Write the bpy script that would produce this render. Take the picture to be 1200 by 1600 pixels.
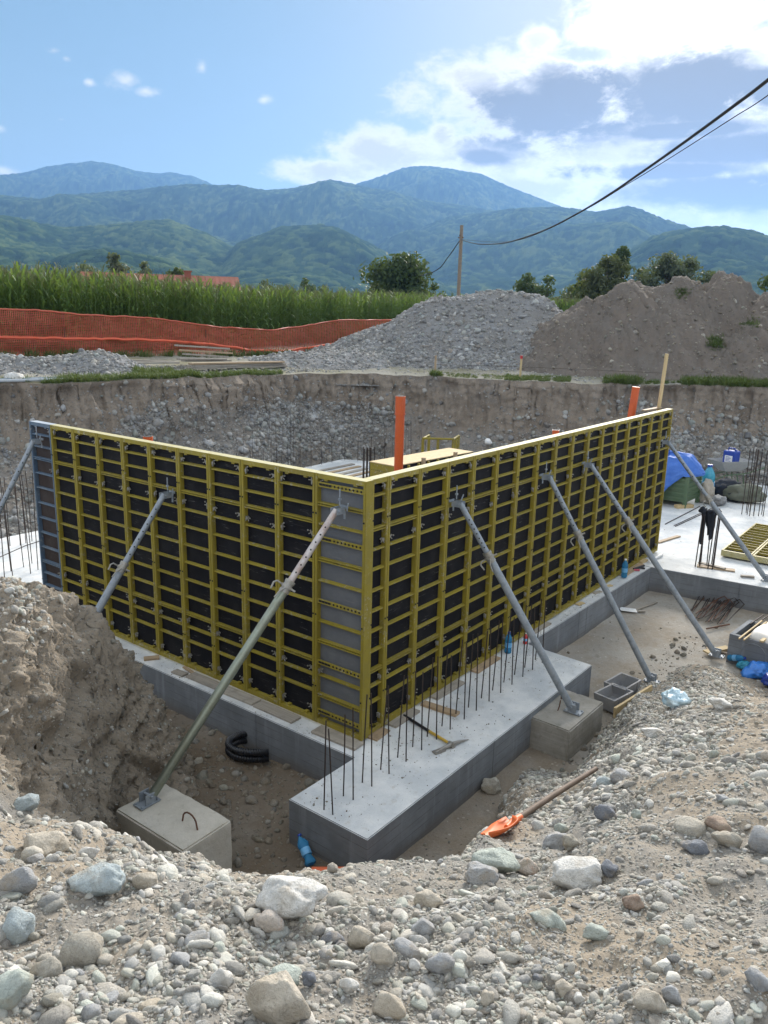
import bpy, bmesh, math, random
import numpy as np
from mathutils import Vector, Matrix, Euler

random.seed(7)
RNG = np.random.default_rng(11)
SC = bpy.context.scene
COL = SC.collection
for ob in list(bpy.data.objects):
    bpy.data.objects.remove(ob)

# ------------------------------------------------------------------ camera
CAM = Vector((-6.304, -4.977, 4.696))
YAW, PITCH, ROLL = math.radians(36.928), math.radians(13.883), math.radians(1.383)
fwd = Vector((math.cos(YAW) * math.cos(PITCH), math.sin(YAW) * math.cos(PITCH), -math.sin(PITCH)))
rgt = Vector((math.sin(YAW), -math.cos(YAW), 0))
upv = rgt.cross(fwd)
r2 = rgt * math.cos(ROLL) + upv * math.sin(ROLL)
u2 = -rgt * math.sin(ROLL) + upv * math.cos(ROLL)
cam = bpy.data.cameras.new('camera')
cam.sensor_fit = 'VERTICAL'
cam.sensor_height = 36.0
cam.lens = 36.0 * 1229.99 / 1600.0
cam.clip_start, cam.clip_end = 0.05, 20000
cam_ob = bpy.data.objects.new('camera', cam)
M = Matrix((r2, u2, -fwd)).transposed().to_4x4()
M.translation = CAM
cam_ob.matrix_world = M
COL.objects.link(cam_ob)
SC.camera = cam_ob

# ------------------------------------------------------------------ light
SUN_AZ, SUN_EL = math.radians(18.0), math.radians(22.0)
SUN_DIR = Vector((math.cos(SUN_AZ) * math.cos(SUN_EL), math.sin(SUN_AZ) * math.cos(SUN_EL), math.sin(SUN_EL)))
sun = bpy.data.lights.new('sun', 'SUN')
sun.energy = 3.1
sun.angle = math.radians(20)
sun.color = (1.0, 0.94, 0.86)
sun_ob = bpy.data.objects.new('sun', sun)
sun_ob.rotation_euler = SUN_DIR.to_track_quat('Z', 'Y').to_euler()
COL.objects.link(sun_ob)
SC.view_settings.view_transform = 'Standard'
SC.view_settings.look = 'None'
SC.view_settings.exposure = 1.53
SC.view_settings.gamma = 1.0
SC.view_settings.use_curve_mapping = False
SC.render.engine = 'CYCLES'
SC.cycles.use_denoising = True
SC.cycles.max_bounces = 6
SC.cycles.volume_bounces = 0
SC.cycles.transparent_max_bounces = 12
SC.cycles.sample_clamp_indirect = 6.0


class NT:
    """Small helper round a node tree: f(op, a, b) returns an output socket."""

    def __init__(self, tree):
        self.t, self.n, self.l = tree, tree.nodes, tree.links

    def put(self, sock, v):
        if isinstance(v, bpy.types.NodeSocket):
            self.l.new(v, sock)
        elif v is not None:
            sock.default_value = v

    def m(self, op, a, b=None, c=None, clamp=False):
        n = self.n.new('ShaderNodeMath')
        n.operation, n.use_clamp = op, clamp
        for i, v in enumerate((a, b, c)):
            if v is not None:
                self.put(n.inputs[i], v)
        return n.outputs[0]

    def vm(self, op, a, b=None, scale=None):
        n = self.n.new('ShaderNodeVectorMath')
        n.operation = op
        self.put(n.inputs[0], a)
        if b is not None:
            self.put(n.inputs[1], b)
        if scale is not None:
            self.put(n.inputs['Scale'], scale)
        return n.outputs['Value'] if op in ('DOT_PRODUCT', 'LENGTH', 'DISTANCE') else n.outputs[0]

    def noise(self, vec, scale, detail=4, rough=0.55, dist=0.0, out=0):
        n = self.n.new('ShaderNodeTexNoise')
        n.inputs['Scale'].default_value = scale
        n.inputs['Detail'].default_value = detail
        n.inputs['Roughness'].default_value = rough
        n.inputs['Distortion'].default_value = dist
        if vec is not None:
            self.l.new(vec, n.inputs['Vector'])
        return n.outputs[out]

    def voro(self, vec, scale, feature='F1', out='Distance'):
        n = self.n.new('ShaderNodeTexVoronoi')
        n.feature = feature
        n.inputs['Scale'].default_value = scale
        if vec is not None:
            self.l.new(vec, n.inputs['Vector'])
        return n.outputs[out]

    def ss(self, x, lo, hi, a=0.0, b=1.0):
        n = self.n.new('ShaderNodeMapRange')
        n.interpolation_type = 'SMOOTHSTEP'
        for i, v in enumerate((x, lo, hi, a, b)):
            self.put(n.inputs[i], v)
        return n.outputs[0]

    def mix(self, f, a, b, mode='MIX'):
        n = self.n.new('ShaderNodeMix')
        n.data_type, n.blend_type = 'RGBA', mode
        self.put(n.inputs[0], f)
        for s, v in ((n.inputs[6], a), (n.inputs[7], b)):
            if not isinstance(v, bpy.types.NodeSocket):
                v = (*v, 1.0) if len(v) == 3 else v
            self.put(s, v)
        return n.outputs[2]

    def ramp(self, f, stops, interp='LINEAR'):
        n = self.n.new('ShaderNodeValToRGB')
        n.color_ramp.interpolation = interp
        e = n.color_ramp.elements
        while len(e) > 1:
            e.remove(e[-1])
        e[0].position, e[0].color = stops[0][0], (*stops[0][1], 1)
        for p, c in stops[1:]:
            k = e.new(p)
            k.color = (*c, 1)
        self.put(n.inputs[0], f)
        return n.outputs[0]

    def bump(self, h, strength=0.5, dist=0.02, normal=None):
        n = self.n.new('ShaderNodeBump')
        n.inputs['Strength'].default_value = strength
        n.inputs['Distance'].default_value = dist
        self.l.new(h, n.inputs['Height'])
        if normal is not None:
            self.l.new(normal, n.inputs['Normal'])
        return n.outputs[0]


# ------------------------------------------------------------------ sky
world = bpy.data.worlds.new('World')
SC.world = world
world.use_nodes = True
W = NT(world.node_tree)
W.n.clear()
SKY_STRENGTH = 0.1
tc = W.n.new('ShaderNodeTexCoord')
dirv = W.vm('NORMALIZE', tc.outputs['Generated'])
sky = W.n.new('ShaderNodeTexSky')
sky.sky_type = 'NISHITA'
sky.sun_disc = False
sky.sun_elevation = SUN_EL
sky.sun_rotation = math.pi / 2 - SUN_AZ
sky.altitude = 400
sky.air_density = 1.0
sky.dust_density = 0.4
sky.ozone_density = 2.0
sep = W.n.new('ShaderNodeSeparateXYZ')
W.l.new(dirv, sep.inputs[0])
X, Y, Z = sep.outputs
az = W.m('MULTIPLY', W.m('ARCTAN2', Y, X), 57.2958)
hor = W.m('SQRT', W.m('ADD', W.m('ADD', W.m('MULTIPLY', X, X), W.m('MULTIPLY', Y, Y)), 1e-5))
te = W.m('MULTIPLY', W.m('DIVIDE', Z, hor), 57.2958)          # tangent of the elevation, in degrees-like units
# cloud texture coordinate: direction with height stretched so that clouds lie flat
cv = W.n.new('ShaderNodeCombineXYZ')
W.put(cv.inputs[0], X); W.put(cv.inputs[1], Y); W.put(cv.inputs[2], W.m('MULTIPLY', Z, 1.9))
cvo = cv.outputs[0]
n_big = W.noise(cvo, 9.0, 9, 0.6, 0.35)
n_fine = W.noise(W.vm('ADD', cvo, (3.1, 1.7, 0.4)), 34.0, 8, 0.62, 0.25)
nn = W.m('ADD', W.m('MULTIPLY', n_big, 0.54), W.m('MULTIPLY', n_fine, 0.46))
nz = W.m('SUBTRACT', nn, 0.5)


def blobs(items):
    out = None
    for a0, t0, ra, rt, k in items:
        da = W.m('DIVIDE', W.m('SUBTRACT', az, a0), ra)
        dt = W.m('DIVIDE', W.m('SUBTRACT', te, t0 * 57.2958), rt)
        d = W.m('SQRT', W.m('ADD', W.m('MULTIPLY', da, da), W.m('MULTIPLY', dt, dt)))
        v = W.m('SUBTRACT', k, d)
        out = v if out is None else W.m('SMOOTH_MAX', out, v, 0.12)
    return out


# cumulus and stratus bank right of the summit, low clouds behind it and a few small puffs on the left
BANK = [(27.0, 0.245, 7.0, 3.0, 1.0), (19.0, 0.250, 7.0, 3.0, 1.0), (31.2, 0.264, 2.6, 1.3, 1.0), (20.0, 0.322, 5.6, 2.0, 1.0), (27.6, 0.304, 1.5, 1.1, 0.9), (24.5, 0.315, 2.2, 0.9, 0.9),
        (13.5, 0.262, 4.0, 2.2, 1.0), (36.5, 0.186, 4.6, 1.5, 1.0), (41.5, 0.165, 3.2, 0.8, 0.95), (30.0, 0.182, 6.0, 2.2, 1.0), (33.6, 0.205, 1.2, 1.3, 0.9),
        (22.0, 0.190, 9.0, 2.6, 1.0), (14.0, 0.180, 9.0, 3.4, 1.0), (18.0, 0.140, 10.0, 2.8, 1.0), (2.0, 0.20, 13.0, 5.5, 1.0), (28.0, 0.150, 6.0, 1.5, 0.95)]
PUFF = [(54.3, 0.246, 1.5, 0.85, 0.9), (53.0, 0.238, 1.2, 0.55, 0.85), (56.3, 0.241, 0.65, 0.4, 0.8), (58.3, 0.268, 0.9, 0.45, 0.8), (57.6, 0.262, 0.8, 0.45, 0.75),
        (49.4, 0.268, 0.62, 0.62, 0.9), (45.5, 0.240, 0.95, 0.6, 0.9), (58.1, 0.201, 0.75, 0.35, 0.7), (62.0, 0.143, 1.6, 0.45, 0.85), (61.8, 0.185, 1.0, 0.5, 0.55)]
HOLE = [(26.6, 0.197, 2.6, 0.75, 1.0), (12.5, 0.312, 3.0, 1.3, 1.0), (24.6, 0.290, 2.6, 0.6, 0.9), (14.6, 0.287, 1.4, 0.4, 0.8)]
DARK = [(28.6, 0.226, 4.2, 1.9, 1.1), (24.6, 0.238, 4.4, 2.2, 1.1), (18.2, 0.250, 3.8, 1.9, 1.1), (14.6, 0.244, 2.8, 1.2, 1.0), (19.0, 0.166, 6.0, 0.6, 0.9), (14.5, 0.144, 8.0, 1.1, 1.0), (18.0, 0.208, 5.0, 0.6, 0.9), (14.0, 0.187, 6.0, 1.0, 1.0), (30.5, 0.184, 2.4, 0.7, 0.8), (24.0, 0.168, 3.0, 0.5, 0.8), (0.0, 0.2, 10.0, 3.4, 1.0)]
bank = W.m('SUBTRACT', blobs(BANK), W.m('MULTIPLY', W.m('MAXIMUM', blobs(HOLE), 0.0), 0.62))
puff = blobs(PUFF)
# broken cloud over the unseen rest of the dome, brightened as fill light
elsewhere = W.m('MAXIMUM', W.ss(te, 22.0, 34.0), W.m('SUBTRACT', 1.0, W.ss(az, -30.0, -5.0)))
elsewhere = W.m('MAXIMUM', elsewhere, W.ss(az, 68.0, 90.0))
n_dome = W.noise(W.vm('MULTIPLY', dirv, (1.0, 1.0, 1.6)), 2.6, 8, 0.58, 0.3)
gen = W.m('MULTIPLY', elsewhere, W.ss(n_dome, 0.40, 0.60))
dens = W.m('ADD', W.m('MULTIPLY', bank, 1.0), W.m('ADD', W.m('MULTIPLY', nz, 2.9), 0.38))
dens_p = W.m('ADD', W.m('MULTIPLY', puff, 0.8), W.m('MULTIPLY', nz, 2.6))
a_bank = W.ss(dens, -0.06, 0.62)
a_puff = W.m('MULTIPLY', W.ss(dens_p, 0.05, 0.75), 0.8)
alpha = W.m('MAXIMUM', W.m('MAXIMUM', a_bank, a_puff), gen, clamp=True)
core = W.m('MULTIPLY', W.ss(W.m('ADD', W.m('MULTIPLY', blobs(DARK), 1.1), W.m('MULTIPLY', nz, 2.1)), -0.42, 0.42), W.ss(dens, 0.3, 0.85))
core = W.m('MAXIMUM', core, W.m('MULTIPLY', W.ss(n_dome, 0.54, 0.72), W.m('MULTIPLY', elsewhere, 0.7)))
sdot = W.vm('DOT_PRODUCT', dirv, tuple(SUN_DIR))
glow = W.m('POWER', W.m('MAXIMUM', sdot, 0.0), 90.0)
CLOUD_W, CLOUD_M, CLOUD_D = (3.7, 3.45, 2.95), (2.6, 2.35, 1.9), (0.92, 0.76, 0.50)
ccol = W.mix(W.ss(W.m('ADD', dens, W.m('MULTIPLY', nz, 1.2)), 0.4, 1.2), CLOUD_W, CLOUD_M)
ccol = W.mix(core, ccol, CLOUD_D)
ccol = W.mix(W.m('MULTIPLY', glow, W.m('SUBTRACT', 0.8, W.m('MULTIPLY', core, 0.75))), ccol, (7.5, 7.1, 6.5))
base = W.mix(0.86, sky.outputs[0], (0.66, 1.06, 1.27))
horiz = W.ss(te, 0.0, 20.0, 0.85, 0.0)
base = W.mix(horiz, base, (1.30, 1.62, 1.72))
ccol = W.mix(elsewhere, ccol, W.mix(core, (7.4, 7.4, 7.3), (3.7, 3.9, 4.2)))  # unseen cloud set brighter than the visible bank, as added fill
veil = W.m('MULTIPLY', W.m('POWER', W.m('MAXIMUM', sdot, 0.0), 22.0), 0.75)      # thin bright haze round the hidden sun
base = W.mix(veil, base, (3.1, 2.9, 2.5))
allsky = W.mix(alpha, base, ccol)
bg = W.n.new('ShaderNodeBackground')
W.l.new(allsky, bg.inputs[0])
bg.inputs[1].default_value = SKY_STRENGTH
wo = W.n.new('ShaderNodeOutputWorld')
W.l.new(bg.outputs[0], wo.inputs[0])

# ------------------------------------------------------------------ helpers
def tag(o, label=None, cat=None, group=None, kind=None):
    if label: o['label'] = label
    if cat: o['category'] = cat
    if group: o['group'] = group
    if kind: o['kind'] = kind
    return o


def empty(name, loc=(0, 0, 0), rz=0.0, label=None, cat=None, group=None):
    o = bpy.data.objects.new(name, None)
    o.empty_display_size = 0.1
    o.location = loc
    o.rotation_euler = (0, 0, rz)
    COL.objects.link(o)
    return tag(o, label, cat, group)


def link(name, mesh, parent=None, loc=(0, 0, 0), rot=(0, 0, 0), scale=(1, 1, 1)):
    o = bpy.data.objects.new(name, mesh)
    o.location, o.rotation_euler, o.scale = loc, rot, scale
    if parent is not None:
        o.parent = parent
    COL.objects.link(o)
    return o


def copy_tree(o, parent=None):
    c = o.copy()
    COL.objects.link(c)
    if parent is not None:
        c.parent = parent
    for ch in list(o.children):
        copy_tree(ch, c)
    return c


class MB:
    """Collects boxes, tubes and lathes and links them as one mesh object."""

    def __init__(self):
        self.v, self.f, self.mi, self.cur = [], [], [], 0

    def add(self, vs, fs):
        b = len(self.v)
        self.v += [tuple(p) for p in vs]
        for f in fs:
            self.f.append(tuple(i + b for i in f))
            self.mi.append(self.cur)

    def box(self, x0, x1, y0, y1, z0, z1, mat=None):
        vs = [Vector((x, y, z)) for z in (z0, z1) for y in (y0, y1) for x in (x0, x1)]
        if mat is not None:
            vs = [mat @ p for p in vs]
        self.add(vs, [(0, 2, 3, 1), (4, 5, 7, 6), (0, 1, 5, 4), (2, 6, 7, 3), (0, 4, 6, 2), (1, 3, 7, 5)])

    def tube(self, p0, p1, r0, r1=None, seg=10, cap=True):
        self.path([p0, p1], [r0, r0 if r1 is None else r1], seg, cap)

    def path(self, pts, rad, seg=8, cap=True):
        pts = [Vector(p) for p in pts]
        if not hasattr(rad, '__len__'):
            rad = [rad] * len(pts)
        rings = []
        prev = None
        for i, p in enumerate(pts):
            d = (pts[min(i + 1, len(pts) - 1)] - pts[max(i - 1, 0)])
            d = d.normalized() if d.length > 1e-9 else Vector((0, 0, 1))
            if prev is None:
                a = d.orthogonal().normalized()
            else:
                a = prev - d * prev.dot(d)
                a = a.normalized() if a.length > 1e-6 else d.orthogonal().normalized()
            prev = a
            b = d.cross(a)
            rings.append([p + (a * math.cos(2 * math.pi * k / seg) + b * math.sin(2 * math.pi * k / seg)) * rad[i] for k in range(seg)])
        vs = [q for r in rings for q in r]
        fs = []
        for i in range(len(pts) - 1):
            for k in range(seg):
                k2 = (k + 1) % seg
                fs.append((i * seg + k, i * seg + k2, (i + 1) * seg + k2, (i + 1) * seg + k))
        if cap:
            fs.append(tuple(reversed(range(seg))))
            fs.append(tuple((len(pts) - 1) * seg + k for k in range(seg)))
        self.add(vs, fs)

    def lathe(self, prof, seg=14, mat=None):
        vs, fs = [], []
        for r, z in prof:
            for k in range(seg):
                p = Vector((r * math.cos(2 * math.pi * k / seg), r * math.sin(2 * math.pi * k / seg), z))
                vs.append(mat @ p if mat is not None else p)
        for i in range(len(prof) - 1):
            for k in range(seg):
                k2 = (k + 1) % seg
                fs.append((i * seg + k, i * seg + k2, (i + 1) * seg + k2, (i + 1) * seg + k))
        fs.append(tuple(reversed(range(seg))))
        fs.append(tuple((len(prof) - 1) * seg + k for k in range(seg)))
        self.add(vs, fs)

    def prism(self, poly, z0, z1):
        n = len(poly)
        self.add([(x, y, z0) for x, y in poly] + [(x, y, z1) for x, y in poly],
                 [tuple(reversed(range(n))), tuple(range(n, 2 * n))] + [(i, (i + 1) % n, n + (i + 1) % n, n + i) for i in range(n)])

    def mesh(self, name, mats, smooth=False):
        me = bpy.data.meshes.new(name)
        me.from_pydata(self.v, [], self.f)
        for m in (mats if isinstance(mats, (list, tuple)) else [mats]):
            me.materials.append(m)
        me.polygons.foreach_set('material_index', self.mi)
        if smooth:
            me.polygons.foreach_set('use_smooth', [True] * len(me.polygons))
            me.set_sharp_from_angle(angle=math.radians(40))
        me.update()
        return me

    def build(self, name, mats, parent=None, smooth=False, bevel=0.0, **k):
        o = link(name, self.mesh(name, mats, smooth), parent, **k)
        if bevel:
            b = o.modifiers.new('bevel', 'BEVEL')
            b.width, b.segments, b.limit_method = bevel, 2, 'ANGLE'
        return o


def grid_mesh(name, P, mat, smooth=True, attrs=None, flip=False, keep=None):
    """P: rows x cols x 3 array to a mesh of quads."""
    R_, C_ = P.shape[:2]
    me = bpy.data.meshes.new(name)
    idx = np.arange(R_ * C_).reshape(R_, C_)
    q = np.stack([idx[:-1, :-1], idx[:-1, 1:], idx[1:, 1:], idx[1:, :-1]], -1).reshape(-1, 4)
    if keep is not None:
        q = q[keep.reshape(-1)[q].any(1)]
    if flip:
        q = q[:, ::-1]
    me.vertices.add(R_ * C_)
    me.vertices.foreach_set('co', P.reshape(-1).astype(np.float32))
    me.loops.add(q.size)
    me.loops.foreach_set('vertex_index', q.reshape(-1).astype(np.int32))
    me.polygons.add(len(q))
    me.polygons.foreach_set('loop_start', np.arange(0, q.size, 4, dtype=np.int32))
    me.polygons.foreach_set('use_smooth', np.full(len(q), smooth))
    for k, a in (attrs or {}).items():
        at = me.attributes.new(k, 'FLOAT', 'POINT')
        at.data.foreach_set('value', a.reshape(-1).astype(np.float32))
    me.materials.append(mat)
    me.update()
    me.validate()
    return link(name, me)


# numpy noise -------------------------------------------------------
_perm = np.random.default_rng(3).permutation(256)
_perm = np.concatenate([_perm, _perm, _perm])
_g = np.array([(1, 1, 0), (-1, 1, 0), (1, -1, 0), (-1, -1, 0), (1, 0, 1), (-1, 0, 1), (1, 0, -1), (-1, 0, -1), (0, 1, 1), (0, -1, 1), (0, 1, -1), (0, -1, -1), (1, 1, 0), (-1, 1, 0), (0, -1, 1), (0, -1, -1)], float)


def pn(x, y, z=0.0):
    x, y, z = np.broadcast_arrays(np.asarray(x, float), np.asarray(y, float), np.asarray(z, float))
    xi, yi, zi = np.floor(x).astype(int), np.floor(y).astype(int), np.floor(z).astype(int)
    xf, yf, zf = x - xi, y - yi, z - zi
    xi, yi, zi = xi & 255, yi & 255, zi & 255
    f = lambda t: t * t * t * (t * (t * 6 - 15) + 10)
    u, v, w = f(xf), f(yf), f(zf)

    def g(i, j, k):
        h = _perm[_perm[_perm[xi + i] + yi + j] + zi + k] & 15
        gg = _g[h]
        return gg[..., 0] * (xf - i) + gg[..., 1] * (yf - j) + gg[..., 2] * (zf - k)
    l = lambda a, b, t: a + t * (b - a)
    return l(l(l(g(0, 0, 0), g(1, 0, 0), u), l(g(0, 1, 0), g(1, 1, 0), u), v), l(l(g(0, 0, 1), g(1, 0, 1), u), l(g(0, 1, 1), g(1, 1, 1), u), v), w)


def fbm(x, y, z=0.0, oct=4, gain=0.5, ridged=False):
    s, a, t = 0.0, 1.0, 0.0
    for o in range(oct):
        k = 2.03 ** o
        n = pn(x * k + 7.3 * o, y * k - 3.1 * o, z * k + 1.7 * o)
        s = s + a * ((1 - 2 * np.abs(n)) if ridged else n)
        t += a
        a *= gain
    return s / t


def worley(x, y, seed=0):
    """F1 distance and the nearest cell's random value."""
    xi, yi = np.floor(x).astype(int), np.floor(y).astype(int)
    best = np.full(x.shape, 9.0)
    val = np.zeros(x.shape)
    for i in (-1, 0, 1):
        for j in (-1, 0, 1):
            cx, cy = xi + i, yi + j
            h = _perm[(_perm[(cx + seed) & 255] + cy) & 255]
            h2 = _perm[(h + 91) & 255]
            d = np.hypot(cx + h / 255.0 - x, cy + h2 / 255.0 - y)
            m = d < best
            best = np.where(m, d, best)
            val = np.where(m, _perm[(h + 37) & 255] / 255.0, val)
    return best, val


def sstep(x, a, b):
    t = np.clip((x - a) / (b - a), 0, 1)
    return t * t * (3 - 2 * t)


def normals(P):
    du = np.gradient(P, axis=1)
    dv = np.gradient(P, axis=0)
    n = np.cross(du, dv)
    n /= np.linalg.norm(n, axis=-1, keepdims=True) + 1e-12
    n[n[..., 2] < 0] *= -1
    return n


def polar(azd, D):
    a = np.radians(azd)
    return CAM.x + D * np.cos(a), CAM.y + D * np.sin(a)


def pol(azd, D, z=0.0):
    x, y = polar(azd, D)
    return Vector((float(x), float(y), z))


def eulers(N, yaw):
    """Rotation that turns +Z to N after a turn by yaw about Z, as XYZ eulers."""
    ref = np.stack([np.cos(yaw), np.sin(yaw), np.zeros_like(yaw)], -1)
    x = ref - N * np.sum(ref * N, -1, keepdims=True)
    x /= np.linalg.norm(x, axis=-1, keepdims=True) + 1e-9
    y = np.cross(N, x)
    m20, m21, m22, m10, m00 = x[:, 2], y[:, 2], N[:, 2], x[:, 1], x[:, 0]
    return np.stack([np.arctan2(m21, m22), -np.arcsin(np.clip(m20, -1, 1)), np.arctan2(m10, m00)], -1)


def sample_grid(P, N, weight, n, rng):
    """n random surface points on grid P, drawn by cell area times weight."""
    a = np.linalg.norm(np.cross(P[1:, :-1] - P[:-1, :-1], P[:-1, 1:] - P[:-1, :-1]), axis=-1)
    w = (a * weight[:-1, :-1]).reshape(-1)
    c = rng.choice(len(w), size=n, p=w / w.sum())
    i, j = np.divmod(c, P.shape[1] - 1)
    u, v = rng.random((2, n, 1))
    q = lambda A: (A[i, j] * (1 - u) + A[i + 1, j] * u) * (1 - v) + (A[i, j + 1] * (1 - u) + A[i + 1, j + 1] * u) * v
    nn = q(N)
    return q(P), nn / (np.linalg.norm(nn, axis=-1, keepdims=True) + 1e-9)


def scatter(name, pts, rot, scl, coll, label, cat, kind='stuff'):
    """One object whose points carry copies of the shapes of a collection."""
    me = bpy.data.meshes.new(name)
    n = len(pts)
    me.vertices.add(n)
    me.vertices.foreach_set('co', np.asarray(pts, np.float32).reshape(-1))
    for k, a in (('rot', rot), ('scl', scl)):
        at = me.attributes.new(k, 'FLOAT_VECTOR', 'POINT')
        at.data.foreach_set('vector', np.asarray(a, np.float32).reshape(-1))
    o = link(name, me)
    ng = bpy.data.node_groups.new(name, 'GeometryNodeTree')
    ng.interface.new_socket('Geometry', in_out='INPUT', socket_type='NodeSocketGeometry')
    ng.interface.new_socket('Geometry', in_out='OUTPUT', socket_type='NodeSocketGeometry')
    N_ = ng.nodes
    gi, go = N_.new('NodeGroupInput'), N_.new('NodeGroupOutput')
    ci = N_.new('GeometryNodeCollectionInfo')
    ci.inputs['Collection'].default_value = coll
    ci.inputs['Separate Children'].default_value = True
    ci.inputs['Reset Children'].default_value = True
    ip = N_.new('GeometryNodeInstanceOnPoints')
    ip.inputs['Pick Instance'].default_value = True
    rnd = N_.new('FunctionNodeRandomValue')
    rnd.data_type = 'INT'
    rnd.inputs[4].default_value = 0
    rnd.inputs[5].default_value = len(coll.objects) - 1
    ng.links.new(rnd.outputs[2], ip.inputs['Instance Index'])
    for k, s in (('rot', 'Rotation'), ('scl', 'Scale')):
        na = N_.new('GeometryNodeInputNamedAttribute')
        na.data_type = 'FLOAT_VECTOR'
        na.inputs[0].default_value = k
        out = na.outputs[0]
        if k == 'rot':
            er = N_.new('FunctionNodeEulerToRotation')
            ng.links.new(out, er.inputs[0])
            out = er.outputs[0]
        ng.links.new(out, ip.inputs[s])
    ng.links.new(gi.outputs[0], ip.inputs['Points'])
    ng.links.new(ci.outputs[0], ip.inputs['Instance'])
    ng.links.new(ip.outputs[0], go.inputs[0])
    md = o.modifiers.new('scatter', 'NODES')
    md.node_group = ng
    return tag(o, label, cat, kind=kind)

# ------------------------------------------------------------------ materials
def mat(name, rough=0.7, metal=0.0, spec=0.4):
    m = bpy.data.materials.new(name)
    m.use_nodes = True
    t = NT(m.node_tree)
    t.b = m.node_tree.nodes['Principled BSDF']
    t.b.inputs['Roughness'].default_value = rough
    t.b.inputs['Metallic'].default_value = metal
    t.b.inputs['Specular IOR Level'].default_value = spec
    t.mat = m
    t.tc = t.n.new('ShaderNodeTexCoord')
    t.obj = t.tc.outputs['Object']
    g = t.n.new('ShaderNodeNewGeometry')
    t.pos = g.outputs['Position']
    oi = t.n.new('ShaderNodeObjectInfo')
    t.rnd = oi.outputs['Random']
    t.loc = oi.outputs['Location']
    return t


def col(t, c):
    t.put(t.b.inputs['Base Color'], c if isinstance(c, bpy.types.NodeSocket) else (*c, 1))


def worn(name, c, c2, rough=0.6, metal=0.0, scale=9, amt=0.5, bump=0.15, bscale=60, bdist=0.004, spec=0.4):
    """A plain colour with soft blotches of a second colour and a little grain."""
    t = mat(name, rough, metal, spec)
    v = t.vm('ADD', t.obj, t.loc)
    n = t.noise(v, scale, 6, 0.62)
    f = t.m('MULTIPLY', t.ss(n, 0.42, 0.68), amt)
    k = t.mix(f, c, c2)
    g = t.noise(v, bscale, 4, 0.6)
    k = t.mix(t.m('MULTIPLY', t.ss(g, 0.3, 0.7), 0.22), k, tuple(x * 0.62 for x in c))
    col(t, k)
    t.l.new(t.bump(g, bump, bdist), t.b.inputs['Normal'])
    return t.mat


def stone_mat(name, tint=(1, 1, 1), dust=(0.36, 0.31, 0.24), dust_amt=0.45):
    t = mat(name, 0.82, 0, 0.3)
    hue = t.ramp(t.rnd, [(0.0, (0.25, 0.265, 0.28)), (0.14, (0.43, 0.43, 0.41)), (0.27, (0.36, 0.335, 0.285)), (0.40, (0.31, 0.345, 0.315)), (0.52, (0.56, 0.55, 0.51)),
                         (0.62, (0.34, 0.345, 0.35)), (0.74, (0.43, 0.395, 0.335)), (0.84, (0.15, 0.16, 0.175)), (0.91, (0.29, 0.245, 0.2)), (0.96, (0.62, 0.6, 0.56)), (1.0, (0.4, 0.42, 0.4))])
    lum = t.m('ADD', t.m('MULTIPLY', t.m('FRACT', t.m('MULTIPLY', t.rnd, 61.7)), 0.80), 0.52)
    lc = t.n.new('ShaderNodeCombineColor')
    for q in range(3):
        t.put(lc.inputs[q], lum)
    hue = t.mix(1.0, hue, lc.outputs[0], 'MULTIPLY')
    v = t.vm('ADD', t.obj, t.vm('SCALE', t.loc, scale=13.0))
    n1 = t.noise(v, 1.7, 5, 0.6, 0.4)
    n2 = t.noise(v, 9, 5, 0.7)
    k = t.mix(t.ss(n1, 0.35, 0.65), hue, t.mix(0.5, hue, t.mix(0.5, hue, (0.55, 0.53, 0.48))))
    k = t.mix(t.m('MULTIPLY', t.ss(n2, 0.45, 0.75), 0.55), k, t.mix(0.6, k, (0.07, 0.07, 0.07)))
    wv = t.noise(v, 3.1, 3, 0.5, 2.5)
    vein = t.m('SUBTRACT', 1.0, t.ss(t.m('ABSOLUTE', t.m('SUBTRACT', wv, 0.5)), 0.0, 0.03))
    k = t.mix(t.m('MULTIPLY', vein, 0.25), k, (0.6, 0.58, 0.54))
    g = t.noise(t.pos, 7, 4, 0.6)
    k = t.mix(t.m('MULTIPLY', t.ss(g, 0.35, 0.7), dust_amt), k, dust)
    k = t.mix(1.0, k, tint, 'MULTIPLY')
    col(t, k)
    t.l.new(t.bump(t.m('ADD', t.m('MULTIPLY', n1, 0.6), t.m('MULTIPLY', n2, 0.4)), 0.55, 0.12), t.b.inputs['Normal'])
    return t.mat


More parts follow.
